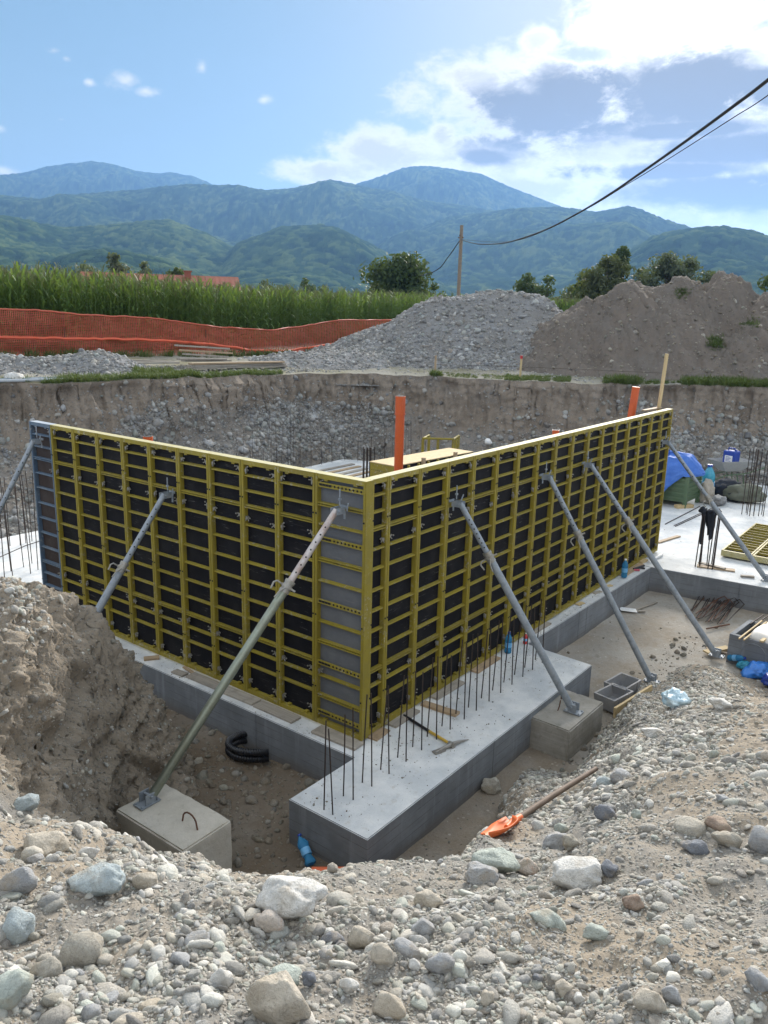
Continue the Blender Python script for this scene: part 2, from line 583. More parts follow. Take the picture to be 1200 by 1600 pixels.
def earth(name, tan, grey, dark, scale=1.0, attr=None, grain=1.0, pebble=0.5, damp_shade=None):
    """Gravelly earth: tan fines, grey grit, small stones as cell relief."""
    t = mat(name, 0.95, 0, 0.15)
    p = t.pos
    big = t.noise(p, 0.9 * scale, 5, 0.6)
    mid = t.noise(p, 6 * scale, 6, 0.65)
    fine = t.noise(p, 55 * scale, 5, 0.7)
    f = t.ss(t.m('ADD', t.m('MULTIPLY', big, 0.6), t.m('MULTIPLY', mid, 0.4)), 0.38, 0.62)
    if attr:
        a = t.n.new('ShaderNodeAttribute')
        a.attribute_name = attr
        f = t.m('SUBTRACT', t.m('ADD', f, 0.25), t.m('MULTIPLY', a.outputs['Fac'], 1.4), clamp=True)
    k = t.mix(f, tan, grey)
    k = t.mix(t.m('MULTIPLY', t.ss(mid, 0.52, 0.75), 0.6), k, dark)
    k = t.mix(t.m('MULTIPLY', t.ss(fine, 0.5, 0.8), 0.35), k, tuple(x * 0.5 for x in dark))
    k = t.mix(t.m('MULTIPLY', t.ss(fine, 0.5, 0.25), 0.25), k, tuple(min(1, x * 1.5) for x in grey))
    vo = t.n.new('ShaderNodeTexVoronoi')
    vo.inputs['Scale'].default_value = 26 * scale
    t.l.new(p, vo.inputs['Vector'])
    sc_ = t.n.new('ShaderNodeSeparateColor')
    t.l.new(vo.outputs['Color'], sc_.inputs[0])
    cell = t.m('MULTIPLY', t.ss(vo.outputs['Distance'], 0.42, 0.25), t.m('GREATER_THAN', sc_.outputs[0], 1 - pebble))
    k = t.mix(t.m('MULTIPLY', cell, 0.7), k, t.ramp(sc_.outputs[1], [(0, tuple(x * 0.6 for x in grey)), (0.5, grey), (1, tuple(min(1, x * 1.5) for x in grey))]))
    if damp_shade:                                             # darker and browner: part soaked ground, part painted shade
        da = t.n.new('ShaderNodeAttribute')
        da.attribute_name = 'damp_shade'
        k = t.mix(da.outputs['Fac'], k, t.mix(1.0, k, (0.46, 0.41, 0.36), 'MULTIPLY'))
    col(t, k)
    h = t.m('ADD', t.m('MULTIPLY', mid, 0.5), t.m('ADD', t.m('MULTIPLY', fine, 0.18), t.m('MULTIPLY', cell, 0.14)))
    t.l.new(t.bump(h, 0.9 * grain, 0.06 / scale), t.b.inputs['Normal'])
    return t.mat


def concrete(name, c, c2, stain, scale=1.0, streak=0.0, bump=0.2):
    t = mat(name, 0.88, 0, 0.25)
    p = t.pos
    n = t.noise(p, 1.6 * scale, 7, 0.65)
    m_ = t.noise(p, 9 * scale, 6, 0.7)
    k = t.mix(t.ss(n, 0.36, 0.64), c, c2)
    k = t.mix(t.m('MULTIPLY', t.ss(m_, 0.55, 0.75), 0.55), k, stain)
    if streak:
        s = t.noise(t.vm('MULTIPLY', p, (1, 1, 22)), 1.1, 5, 0.6)
        k = t.mix(t.m('MULTIPLY', t.ss(s, 0.4, 0.7), streak), k, stain)
        s2 = t.noise(t.vm('MULTIPLY', p, (14, 14, 1.2)), 1.0, 4, 0.6)
        k = t.mix(t.m('MULTIPLY', t.ss(s2, 0.5, 0.75), streak * 0.7), k, tuple(x * 1.25 for x in c2))
    pit = t.voro(p, 60 * scale)
    k = t.mix(t.m('MULTIPLY', t.ss(pit, 0.16, 0.06), 0.55), k, tuple(x * 0.4 for x in stain))
    col(t, k)
    t.l.new(t.bump(t.m('ADD', m_, t.m('MULTIPLY', t.ss(pit, 0.16, 0.06), -0.5)), bump, 0.02), t.b.inputs['Normal'])
    return t.mat


def formed(name, c, c2, stain):
    """Cast concrete side: horizontal board marks, blow holes, wet foot and drips."""
    t = mat(name, 0.85, 0, 0.25)
    p = t.pos
    sp = t.n.new('ShaderNodeSeparateXYZ')
    t.l.new(p, sp.inputs[0])
    z = sp.outputs[2]
    n = t.noise(p, 1.7, 7, 0.65)
    k = t.mix(t.ss(n, 0.36, 0.64), c, c2)
    row = t.m('FLOOR', t.m('MULTIPLY', z, 9.0))
    rw = t.n.new('ShaderNodeTexWhiteNoise')
    rw.noise_dimensions = '1D'
    t.l.new(row, rw.inputs['W'])
    k = t.mix(t.m('MULTIPLY', rw.outputs[0], 0.55), k, tuple(x * 0.62 for x in c))
    fr = t.m('FRACT', t.m('MULTIPLY', z, 9.0))
    line = t.m('MULTIPLY', t.ss(t.m('ABSOLUTE', t.m('SUBTRACT', fr, 0.5)), 0.455, 0.5), t.ss(t.noise(p, 3.0, 3, 0.6), 0.35, 0.6))
    k = t.mix(t.m('MULTIPLY', line, 0.8), k, tuple(x * 0.45 for x in stain))
    g = t.noise(t.vm('MULTIPLY', p, (3, 3, 60)), 1.0, 5, 0.65)
    k = t.mix(t.m('MULTIPLY', t.ss(g, 0.45, 0.75), 0.4), k, stain)
    d = t.noise(t.vm('MULTIPLY', p, (9, 9, 0.9)), 1.0, 4, 0.6)
    k = t.mix(t.m('MULTIPLY', t.ss(d, 0.52, 0.75), 0.45), k, tuple(x * 1.35 for x in c2))
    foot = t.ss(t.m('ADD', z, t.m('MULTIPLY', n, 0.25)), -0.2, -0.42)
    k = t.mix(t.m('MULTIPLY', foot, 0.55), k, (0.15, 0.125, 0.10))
    pit = t.voro(p, 45)
    hole = t.ss(pit, 0.15, 0.06)
    k = t.mix(t.m('MULTIPLY', hole, 0.6), k, tuple(x * 0.35 for x in stain))
    col(t, k)
    h = t.m('SUBTRACT', t.m('ADD', t.m('MULTIPLY', g, 0.4), n), t.m('ADD', t.m('MULTIPLY', line, 0.8), hole))
    t.l.new(t.bump(h, 0.3, 0.015), t.b.inputs['Normal'])
    return t.mat


def wood(name, c, c2, dark, rough=0.75):
    t = mat(name, rough, 0, 0.3)
    v = t.vm('MULTIPLY', t.vm('ADD', t.obj, t.vm('SCALE', t.loc, scale=3.0)), (1.5, 26, 26))
    n = t.noise(v, 1.0, 6, 0.65, 0.6)
    k = t.mix(t.ss(n, 0.3, 0.7), c, c2)
    k = t.mix(t.m('MULTIPLY', t.ss(t.noise(v, 3.0, 4, 0.7), 0.5, 0.8), 0.6), k, dark)
    blot = t.noise(t.vm('ADD', t.obj, t.loc), 7, 4, 0.6)
    k = t.mix(t.m('MULTIPLY', t.ss(blot, 0.5, 0.75), 0.5), k, dark)
    k = t.mix(t.m('MULTIPLY', t.rnd, 0.35), k, dark)
    col(t, k)
    t.l.new(t.bump(n, 0.3, 0.01), t.b.inputs['Normal'])
    return t.mat


def leaf_mat(name, cols, trans=0.25, scale=1.2):
    t = mat(name, 0.6, 0, 0.3)
    n = t.noise(t.pos, scale, 3, 0.6)
    r = t.noise(t.pos, scale * 6, 2, 0.6)
    k = t.ramp(t.m('ADD', t.m('MULTIPLY', n, 0.5), t.m('MULTIPLY', r, 0.5)), [(0.3, cols[0]), (0.5, cols[1]), (0.7, cols[2])])
    col(t, k)
    tr = t.n.new('ShaderNodeBsdfTranslucent')
    t.l.new(t.mix(0.5, k, (0.16, 0.2, 0.02)), tr.inputs[0])
    mx = t.n.new('ShaderNodeMixShader')
    mx.inputs[0].default_value = trans
    t.l.new(t.b.outputs[0], mx.inputs[1])
    t.l.new(tr.outputs[0], mx.inputs[2])
    t.l.new(mx.outputs[0], t.n['Material Output'].inputs[0])
    return t.mat


def plain(name, c, rough=0.5, metal=0.0, spec=0.5):
    t = mat(name, rough, metal, spec)
    n = t.noise(t.vm('ADD', t.obj, t.loc), 14, 4, 0.6)
    col(t, t.mix(t.m('MULTIPLY', t.ss(n, 0.4, 0.7), 0.35), c, tuple(x * 0.6 for x in c)))
    return t.mat


def formply(name, c, dusty, scuff):
    """Film-faced plywood of a used form: near black, dusted, with pale scuffs along the grain and drips."""
    t = mat(name, 0.75, 0, 0.12)
    v = t.vm('ADD', t.obj, t.vm('SCALE', t.loc, scale=2.3))
    d = t.noise(v, 3.2, 6, 0.65)
    k = t.mix(t.m('MULTIPLY', t.ss(d, 0.4, 0.7), 0.6), c, dusty)
    s = t.noise(t.vm('MULTIPLY', v, (5, 5, 60)), 1.0, 5, 0.7, 0.8)
    area = t.ss(t.noise(v, 2.4, 3, 0.5), 0.44, 0.58)
    k = t.mix(t.m('MULTIPLY', t.m('MULTIPLY', t.ss(s, 0.58, 0.70), area), 0.5), k, scuff)
    dr = t.noise(t.vm('MULTIPLY', v, (45, 45, 1.5)), 1.0, 4, 0.6)
    k = t.mix(t.m('MULTIPLY', t.ss(dr, 0.55, 0.8), 0.3), k, dusty)
    col(t, k)
    t.l.new(t.bump(s, 0.08, 0.004), t.b.inputs['Normal'])
    return t.mat


def paint(name, c, c2):
    """Site-worn paint: faded blotches, cement slurry splashes and drips, rust at the scratches."""
    t = mat(name, 0.6, 0, 0.35)
    v = t.vm('ADD', t.obj, t.vm('SCALE', t.loc, scale=1.7))
    k = t.mix(t.m('MULTIPLY', t.ss(t.noise(v, 4, 6, 0.65), 0.4, 0.68), 0.75), c, c2)
    k = t.mix(t.m('MULTIPLY', t.rnd, 0.42), k, tuple(x * 0.6 for x in c))
    spl = t.noise(v, 22, 6, 0.75)
    wh = t.ss(t.noise(v, 2.2, 3, 0.5), 0.42, 0.7)
    k = t.mix(t.m('MULTIPLY', t.m('MULTIPLY', t.ss(spl, 0.53, 0.63), wh), 0.9), k, (0.36, 0.35, 0.32))
    dr = t.noise(t.vm('MULTIPLY', v, (40, 40, 2.0)), 1.0, 4, 0.6)
    k = t.mix(t.m('MULTIPLY', t.ss(dr, 0.55, 0.8), 0.35), k, (0.30, 0.28, 0.22))
    ru = t.noise(v, 45, 5, 0.7)
    k = t.mix(t.m('MULTIPLY', t.ss(ru, 0.62, 0.72), 0.8), k, (0.10, 0.05, 0.025))
    col(t, k)
    t.l.new(t.bump(spl, 0.25, 0.004), t.b.inputs['Normal'])
    return t.mat


M_YEL = paint('yellow paint', (0.305, 0.240, 0.026), (0.22, 0.178, 0.04))
M_YELTOP = worn('slurry dusted sunlit paint', (0.46, 0.42, 0.24), (0.38, 0.33, 0.10), 0.7, 0, 8, 0.6, 0.2)  # rail tops paler: slurry dust plus sunlight painted into the colour
M_BLUTOP = worn('dusted sunlit blue paint', (0.36, 0.40, 0.44), (0.25, 0.30, 0.36), 0.7, 0, 8, 0.6, 0.2)  # blue rail tops: dust and painted sunlight together
M_BLU = paint('blue grey paint', (0.10, 0.155, 0.225), (0.15, 0.19, 0.23))
M_PLY = formply('black film plywood', (0.010, 0.010, 0.013), (0.026, 0.025, 0.026), (0.22, 0.21, 0.20))
M_FILL = formply('grey steel sheet', (0.125, 0.13, 0.14), (0.17, 0.175, 0.18), (0.26, 0.26, 0.26))
M_BROWNPLY = formply('brown plywood', (0.05, 0.038, 0.035), (0.08, 0.07, 0.065), (0.16, 0.15, 0.14))
M_HOLE = plain('dark hole', (0.008, 0.007, 0.006), 0.8)
M_GALV = worn('galvanised steel', (0.30, 0.33, 0.36), (0.18, 0.21, 0.24), 0.62, 0.3, 12, 0.7, 0.1)
M_GALV2 = worn('greenish zinc', (0.27, 0.30, 0.245), (0.22, 0.225, 0.17), 0.4, 0.75, 9, 0.7, 0.1)
M_ZINC = worn('bright zinc', (0.33, 0.32, 0.29), (0.24, 0.2, 0.13), 0.5, 0.5, 20, 0.5, 0.1)
M_REBAR = worn('rebar', (0.045, 0.036, 0.033), (0.10, 0.06, 0.04), 0.7, 0.3, 25, 0.5, 0.4, 140, 0.003)
M_RUST = worn('rusty steel', (0.16, 0.075, 0.045), (0.08, 0.05, 0.04), 0.8, 0.2, 20, 0.6)
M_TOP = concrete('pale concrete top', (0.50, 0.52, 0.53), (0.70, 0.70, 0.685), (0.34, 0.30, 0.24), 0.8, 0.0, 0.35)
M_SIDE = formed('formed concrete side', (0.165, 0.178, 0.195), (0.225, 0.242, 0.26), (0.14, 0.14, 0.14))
M_BLOCK = concrete('old concrete block', (0.48, 0.445, 0.38), (0.56, 0.52, 0.45), (0.30, 0.27, 0.21), 1.6, 0.25, 0.4)
M_BLOCK2 = concrete('stained concrete block', (0.25, 0.235, 0.20), (0.34, 0.32, 0.285), (0.16, 0.145, 0.115), 1.6, 0.3, 0.4)
M_WOOD = wood('sawn plank', (0.46, 0.34, 0.22), (0.36, 0.26, 0.16), (0.2, 0.15, 0.1))
M_OLDWOOD = wood('weathered plank', (0.30, 0.27, 0.23), (0.40, 0.36, 0.30), (0.14, 0.12, 0.1))
M_PINE = wood('fresh pine', (0.60, 0.47, 0.27), (0.52, 0.39, 0.2), (0.36, 0.26, 0.13))
M_POLE = wood('pole wood', (0.20, 0.16, 0.12), (0.28, 0.22, 0.17), (0.1, 0.08, 0.06))
M_PVC = worn('orange pvc', (0.62, 0.115, 0.03), (0.5, 0.1, 0.04), 0.4, 0, 6, 0.4, 0.03)
M_ORANGE = worn('orange paint', (0.66, 0.14, 0.03), (0.5, 0.13, 0.06), 0.55, 0, 12, 0.6, 0.1)
M_BLACKPL = plain('black plastic', (0.012, 0.013, 0.017), 0.4)
M_STONE = stone_mat('river stone', (1.20, 1.18, 1.14), (0.31, 0.27, 0.215), 0.25)
M_STONE_FAR = stone_mat('bank stone', (0.84, 0.85, 0.87), (0.25, 0.22, 0.185), 0.45)
M_STONE_SOIL = stone_mat('earthy stone', (0.72, 0.68, 0.62), (0.30, 0.25, 0.185), 0.7)
M_NEAR = earth('gravelly soil', (0.285, 0.240, 0.185), (0.235, 0.222, 0.20), (0.110, 0.093, 0.072), 1.6, 'soil', 1.0, 0.6)
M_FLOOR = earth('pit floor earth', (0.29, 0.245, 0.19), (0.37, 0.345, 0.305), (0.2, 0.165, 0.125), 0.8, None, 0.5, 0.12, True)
M_BANK = earth('cut bank earth', (0.25, 0.208, 0.165), (0.225, 0.21, 0.19), (0.13, 0.105, 0.082), 0.8, 'upper', 1.6, 0.55)
M_MOUND = earth('excavated soil', (0.178, 0.148, 0.122), (0.162, 0.142, 0.122), (0.09, 0.075, 0.061), 1.0, None, 1.6, 0.2)
M_HEAP = earth('gravel heap base', (0.20, 0.19, 0.175), (0.25, 0.25, 0.25), (0.13, 0.125, 0.12), 0.8, None, 1.2, 0.6)
M_FIELD = earth('field earth', (0.16, 0.15, 0.09), (0.26, 0.25, 0.22), (0.09, 0.09, 0.05), 0.4, None, 0.8, 0.3)
M_NET = worn('orange plastic net', (0.50, 0.112, 0.06), (0.36, 0.085, 0.05), 0.6, 0, 3, 0.5, 0.0)
M_CORN = leaf_mat('corn leaf', [(0.085, 0.165, 0.04), (0.135, 0.23, 0.055), (0.195, 0.28, 0.088)], 0.52, 0.8)
M_TASSEL = leaf_mat('corn tassel', [(0.15, 0.19, 0.07), (0.19, 0.21, 0.08), (0.24, 0.24, 0.12)], 0.2)
M_LEAF = leaf_mat('dark tree leaf', [(0.03, 0.055, 0.018), (0.05, 0.082, 0.026), (0.075, 0.115, 0.038)], 0.32)
M_LEAF2 = leaf_mat('olive tree leaf', [(0.055, 0.068, 0.026), (0.08, 0.094, 0.038), (0.11, 0.12, 0.05)], 0.32)
M_LEAF3 = leaf_mat('pale willow leaf', [(0.07, 0.09, 0.055), (0.10, 0.125, 0.075), (0.14, 0.16, 0.10)], 0.32)
M_GRASS = leaf_mat('grass blade', [(0.06, 0.10, 0.025), (0.085, 0.125, 0.035), (0.14, 0.16, 0.06)], 0.25, 2.0)
M_BARK = worn('bark', (0.08, 0.06, 0.045), (0.05, 0.04, 0.03), 0.9)
M_TARP = worn('blue tarpaulin', (0.05, 0.15, 0.50), (0.10, 0.22, 0.58), 0.68, 0, 5, 0.5, 0.2, 30)
M_GREEN = worn('green painted steel', (0.085, 0.14, 0.075), (0.12, 0.16, 0.09), 0.5, 0, 8, 0.5)
M_SACK = worn('pale sack', (0.42, 0.38, 0.32), (0.32, 0.29, 0.25), 0.85, 0, 6, 0.6, 0.4)
M_OLIVE = worn('olive canvas', (0.13, 0.14, 0.105), (0.18, 0.18, 0.14), 0.85, 0, 5, 0.6, 0.4)
M_DARKCLOTH = worn('dark cloth', (0.02, 0.024, 0.035), (0.035, 0.04, 0.05), 0.85, 0, 6, 0.6, 0.3)
M_BLUEPL = plain('blue plastic', (0.02, 0.06, 0.34), 0.35)
M_WHITE = plain('white print', (0.78, 0.78, 0.76), 0.6)
M_PALESHEET = worn('pale sheet', (0.62, 0.59, 0.54), (0.5, 0.47, 0.42), 0.6, 0, 4, 0.6)
M_RED = plain('red plastic', (0.5, 0.03, 0.03), 0.4)
M_CHROME = worn('tool steel', (0.35, 0.33, 0.3), (0.2, 0.15, 0.1), 0.5, 0.7)
M_YELHANDLE = worn('yellow handle', (0.62, 0.40, 0.06), (0.5, 0.33, 0.08), 0.5)
M_ROOF = worn('red roof tiles', (0.30, 0.10, 0.06), (0.22, 0.09, 0.06), 0.85, 0, 1.5, 0.7, 0.3, 8, 0.05)
M_PLASTER = worn('house plaster', (0.5, 0.46, 0.4), (0.42, 0.39, 0.34), 0.9, 0, 1, 0.5)
M_DARKWOOD = wood('dark old handle', (0.12, 0.085, 0.06), (0.17, 0.12, 0.085), (0.07, 0.05, 0.04))
M_CABLE = plain('black cable', (0.015, 0.015, 0.016), 0.6)
M_GREYTUB = worn('grey moulded plastic', (0.24, 0.24, 0.245), (0.33, 0.32, 0.30), 0.6, 0, 6, 0.6)


def bottle_mat():
    t = mat('blue bottle plastic', 0.12, 0, 0.5)
    col(t, (0.08, 0.35, 0.62))
    t.b.inputs['Transmission Weight'].default_value = 0.55
    t.b.inputs['IOR'].default_value = 1.2
    return t.mat


M_BOTTLE = bottle_mat()


def film_mat():
    t = mat('pale blue film', 0.3, 0, 0.5)
    n = t.noise(t.obj, 9, 5, 0.7)
    col(t, t.mix(t.ss(n, 0.35, 0.7), (0.30, 0.46, 0.55), (0.62, 0.74, 0.78)))
    t.l.new(t.bump(n, 0.8, 0.03), t.b.inputs['Normal'])
    return t.mat


M_FILM = film_mat()


def forest_mat():
    t = mat('mountain forest', 1.0, 0, 0.0)
    a = t.n.new('ShaderNodeAttribute')
    a.attribute_name = 'crown'
    n = t.noise(t.pos, 0.004, 5, 0.6)
    n2 = t.noise(t.pos, 0.09, 4, 0.7)
    k = t.ramp(t.m('ADD', t.m('MULTIPLY', n, 0.55), t.m('MULTIPLY', a.outputs['Fac'], 0.45)), [(0.30, (0.014, 0.030, 0.015)), (0.5, (0.038, 0.066, 0.026)), (0.70, (0.10, 0.132, 0.044))])
    k = t.mix(t.m('MULTIPLY', t.ss(n2, 0.5, 0.7), 0.5), k, (0.018, 0.032, 0.012))
    col(t, k)
    t.l.new(t.bump(n2, 0.7, 5.0), t.b.inputs['Normal'])
    return t.mat


M_FOREST = forest_mat()

# ------------------------------------------------------------------ ground near the camera
# height along the ground for a fan of directions from where one stands: {azimuth: [(distance, height), ...]}
NEARP = {
    -30: [(0.3, 3.1), (3, 2.8), (8, 2.7), (14, 2.6)],
    0: [(0.3, 3.1), (2.5, 2.8), (5, 2.3), (8, 1.6), (10.5, 1.0), (12.5, 0.2), (14, -0.3)],
    6: [(0.3, 3.1), (2.5, 2.75), (5, 2.15), (8, 1.35), (9.4, 0.75), (11, -0.2), (12.5, -0.5), (14, -0.6)],
    9: [(0.3, 3.1), (2.5, 2.72), (5, 2.05), (8, 1.1), (9.3, 0.55), (10.6, -0.25), (12, -0.52), (14, -0.7)],
    12.6: [(0.3, 3.1), (2.5, 2.7), (5, 1.9), (8, 0.92), (11.2, -0.1), (12.5, -0.42), (13.4, -0.8), (14, -0.9)],
    17: [(0.3, 3.1), (2.5, 2.65), (5, 1.72), (8, 0.65), (10.5, -0.25), (11.5, -0.5), (12.5, -0.9), (14, -0.9)],
    19: [(0.3, 3.1), (2.5, 2.62), (5, 1.6), (7.5, 0.45), (9.3, -0.35), (9.9, -0.55), (10.8, -0.9), (14, -0.9)],
    21.5: [(0.3, 3.1), (2.5, 2.6), (5, 1.42), (7, 0.40), (8.2, -0.35), (8.7, -0.56), (9.5, -0.9), (14, -0.9)],
    24.7: [(0.3, 3.1), (2.5, 2.58), (5, 1.3), (7, 0.2), (8.2, -0.42), (8.8, -0.55), (9.6, -0.9), (14, -0.9)],
    28: [(0.3, 3.1), (2.5, 2.58), (3.9, 1.9), (5, 1.0), (6.5, -0.3), (7.2, -0.5), (8, -0.9), (14, -0.9)],
    32: [(0.3, 3.1), (2.5, 2.58), (3.4, 2.05), (4.4, 1.1), (5.8, -0.35), (6.6, -0.9), (14, -0.9)],
    37: [(0.3, 3.1), (2.5, 2.58), (3.4, 1.98), (4.2, 1.1), (5.4, -0.02), (6.15, -0.36), (6.5, -0.9), (14, -0.9)],
    42: [(0.3, 3.1), (2.5, 2.6), (3.4, 1.98), (4.2, 1.1), (5.4, -0.02), (6.15, -0.36), (6.5, -0.9), (14, -0.9)],
    46: [(0.3, 3.1), (2.5, 2.62), (3.4, 2.0), (4.2, 1.15), (5.2, -0.45), (6.2, -0.9), (14, -0.9)],
    49: [(0.3, 3.1), (2.5, 2.65), (3.4, 2.06), (4.2, 1.25), (5.3, -0.4), (6.2, -0.55), (7.2, -0.9), (14, -0.9)],
    51.8: [(0.3, 3.1), (2.5, 2.68), (3.5, 2.1), (4.3, 1.35), (5.4, -0.3), (6.2, -0.6), (7.7, -0.6), (8.2, -0.5), (8.6, -0.55), (9.0, -0.9), (14, -0.9)],
    53: [(0.3, 3.1), (2.5, 2.68), (3.5, 2.12), (4.3, 1.4), (5.6, -0.35), (6.2, -0.7), (7.6, -0.6), (7.9, -0.3), (8.2, 0.06), (8.6, -0.2), (9.2, -0.9), (14, -0.9)],
    53.9: [(0.3, 3.1), (2.5, 2.68), (3.5, 2.12), (4.3, 1.42), (5.6, -0.35), (6.2, -0.7), (7.6, -0.6), (7.9, -0.1), (8.25, 0.34), (8.6, 0.1), (9.3, -0.9), (14, -0.9)],
    54.7: [(0.3, 3.1), (2.5, 2.7), (3.5, 2.14), (4.3, 1.45), (5.6, -0.35), (6.2, -0.7), (7.55, -0.6), (7.85, 0.1), (8.3, 0.66), (8.6, 0.5), (9.4, -0.9), (14, -0.9)],
    55.6: [(0.3, 3.1), (2.5, 2.7), (3.5, 2.14), (4.3, 1.5), (5.6, -0.3), (6.2, -0.7), (7.5, -0.6), (7.8, 0.3), (8.3, 1.0), (8.6, 0.85), (9.4, -0.9), (14, -0.9)],
    57: [(0.3, 3.1), (2.5, 2.7), (3.6, 2.16), (4.4, 1.5), (5.5, 0.0), (6.1, -0.6), (7.3, -0.55), (7.6, 0.5), (8.2, 1.45), (8.6, 1.25), (9.5, -0.9), (14, -0.9)],
    58.6: [(0.3, 3.1), (2.5, 2.7), (3.6, 2.17), (4.4, 1.6), (5.4, 0.5), (6.1, -0.1), (6.9, -0.1), (7.3, 0.8), (7.9, 1.86), (8.4, 1.7), (9.5, -0.9), (14, -0.9)],
    60.2: [(0.3, 3.1), (2.5, 2.72), (3.7, 2.2), (4.4, 1.65), (5.4, 0.8), (6.3, 0.4), (6.7, 0.7), (7.2, 1.75), (7.7, 2.08), (8.2, 1.9), (9.3, -0.9), (14, -0.9)],
    62: [(0.3, 3.1), (2.5, 2.74), (3.75, 2.22), (4.4, 1.75), (5.2, 1.15), (5.9, 0.95), (6.3, 1.5), (6.7, 2.15), (7.6, 2.24), (8.2, 1.7), (9.1, -0.9), (14, -0.9)],
    64: [(0.3, 3.1), (2.5, 2.75), (3.8, 2.24), (4.4, 1.8), (5.0, 1.45), (5.7, 1.35), (6.1, 1.95), (6.5, 2.36), (7.5, 2.36), (8.1, 1.7), (8.9, -0.8), (14, -0.9)],
    68: [(0.3, 3.1), (2.5, 2.8), (3.8, 2.4), (4.4, 2.1), (5.0, 2.0), (5.7, 2.3), (7.2, 2.4), (8.0, 1.7), (8.8, -0.6), (10, -0.9), (14, -0.9)],
    75: [(0.3, 3.1), (3, 2.75), (6, 2.5), (8, 2.35), (9.4, 1.0), (10.4, -0.7), (14, -0.9)],
    100: [(0.3, 3.1), (3, 2.8), (6, 2.6), (9, 2.4), (10.5, 1.2), (12, -0.5), (14, -0.9)],
}
_azk = np.array(sorted(NEARP))
_Dk = np.geomspace(0.3, 14, 300)
_tab = np.stack([np.interp(_Dk, *zip(*NEARP[a])) for a in _azk])
_k = np.exp(-0.5 * (np.arange(-6, 7) / 2.2) ** 2)
_tab = np.stack([np.convolve(np.pad(r, 6, 'edge'), _k / _k.sum(), 'valid') for r in _tab])


def near_h(az, D):
    """Smooth height of the near ground at azimuth (deg) and distance."""
    i = np.clip(np.searchsorted(_azk, az) - 1, 0, len(_azk) - 2)
    t = np.clip((az - _azk[i]) / (_azk[i + 1] - _azk[i]), 0, 1)
    t = t * t * (3 - 2 * t) * 0.5 + t * 0.5
    d = np.clip(np.interp(np.log(D), np.log(_Dk), np.arange(300)), 0, 298.999)
    k = d.astype(int)
    f = d - k
    lo = _tab[i, k] * (1 - f) + _tab[i, k + 1] * f
    hi = _tab[i + 1, k] * (1 - f) + _tab[i + 1, k + 1] * f
    return lo * (1 - t) + hi * t


def near_soil(az, D, x, y):
    nose = sstep(az, 50, 52) * sstep(D, 5.0, 5.8)
    strip = sstep(az, 12.5, 9.5) * sstep(D, 4.0, 6) * 0.9
    strip = np.maximum(strip, sstep(az, 26, 16) * sstep(D, 3.2, 1.6) * 0.35)
    patch = sstep(fbm(x * 1.3, y * 1.3, 3.3, 4), 0.0, 0.18) * 0.65
    return np.clip(np.maximum(np.maximum(nose, strip), patch), 0, 1), nose


azs = np.concatenate([np.linspace(-30, 6, 60, endpoint=False), np.linspace(6, 70, 560, endpoint=False), np.linspace(70, 100, 40)])
Ds = np.concatenate([np.geomspace(0.3, 5.2, 300, endpoint=False), np.linspace(5.2, 9.2, 300, endpoint=False), np.geomspace(9.2, 14, 70)])
AZ, DD = np.meshgrid(azs, Ds)
NX, NY = polar(AZ, DD)
NZ = near_h(AZ, DD)
soil, nose = near_soil(AZ, DD, NX, NY)
P = np.stack([NX, NY, NZ], -1)
N = normals(P)
lump = fbm(NX * 1.3, NY * 1.3, NZ * 1.3, 4) * 0.16 + fbm(NX * 5, NY * 5, NZ * 5, 3) * 0.045
rug = fbm(NX * 1.6, NY * 1.6, NZ * 2.4, 5, 0.55, True) * 0.20 + fbm(NX * 5.5, NY * 5.5, NZ * 8, 4, 0.6, True) * 0.09 + fbm(NX * 17, NY * 17, NZ * 17, 4, 0.65) * 0.075 + np.maximum(fbm(NX * 9 + 3, NY * 9, NZ * 11, 3, 0.6), 0) * 0.09 - 0.13
cut = sstep(pn(NX * 1.2 + 4, NY * 1.2, NZ * 2.2), 0.1, 0.35) * 0.16
amp = lump * (1 - nose) + (rug - cut) * nose
near_edge = sstep(DD, 0.4, 1.2)
P = P + N * (amp * near_edge)[..., None]
P[..., 2] += fbm(NX * 14, NY * 14, 0.5, 3) * 0.022 * (1 - nose)
NEAR_P, NEAR_N, NEAR_SOIL, NEAR_NOSE = P, normals(P), soil, nose
near_ground = grid_mesh('near_ground', P, M_NEAR, True, {'soil': soil}, flip=True)
tag(near_ground, kind='structure')


def near_z(x, y):
    """Height of the finished near ground (nearest grid vertex)."""
    dx, dy = x - CAM.x, y - CAM.y
    a, d = math.degrees(math.atan2(dy, dx)), math.hypot(dx, dy)
    j = int(np.argmin(np.abs(azs - a)))
    i = int(np.argmin(np.abs(Ds - d)))
    return float(P[i, j, 2])


# floor of the excavation
gx, gy = np.meshgrid(np.arange(-6, 26.01, 0.1), np.arange(-10, 20.01, 0.1))
gz = -0.5 + fbm(gx * 0.6, gy * 0.6, 2.0, 4) * 0.05 + fbm(gx * 3, gy * 3, 5.0, 3) * 0.025
wet = sstep(np.hypot(gx + 1.0, gy - 1.6), 2.8, 1.0)
gz = gz + wet * fbm(gx * 4, gy * 4, 1.0, 4) * 0.05
FLOOR_P = np.stack([gx, gy, gz], -1)
damp_shade = np.clip(np.maximum(sstep(np.hypot((gx + 1.0) / 1.3, gy - 1.2), 3.4, 1.6), 0.55 * sstep(gy, -2.3, -1.2) * sstep(gx, 3.5, 2.2) * sstep(gx, -2.2, -1.4)) + fbm(gx * 1.3, gy * 1.3, 4.0, 4) * 0.5, 0, 1)  # mask for wet earth and the shade painted in with it
tag(grid_mesh('pit_floor', FLOOR_P, M_FLOOR, True, {'damp_shade': damp_shade}), kind='structure')

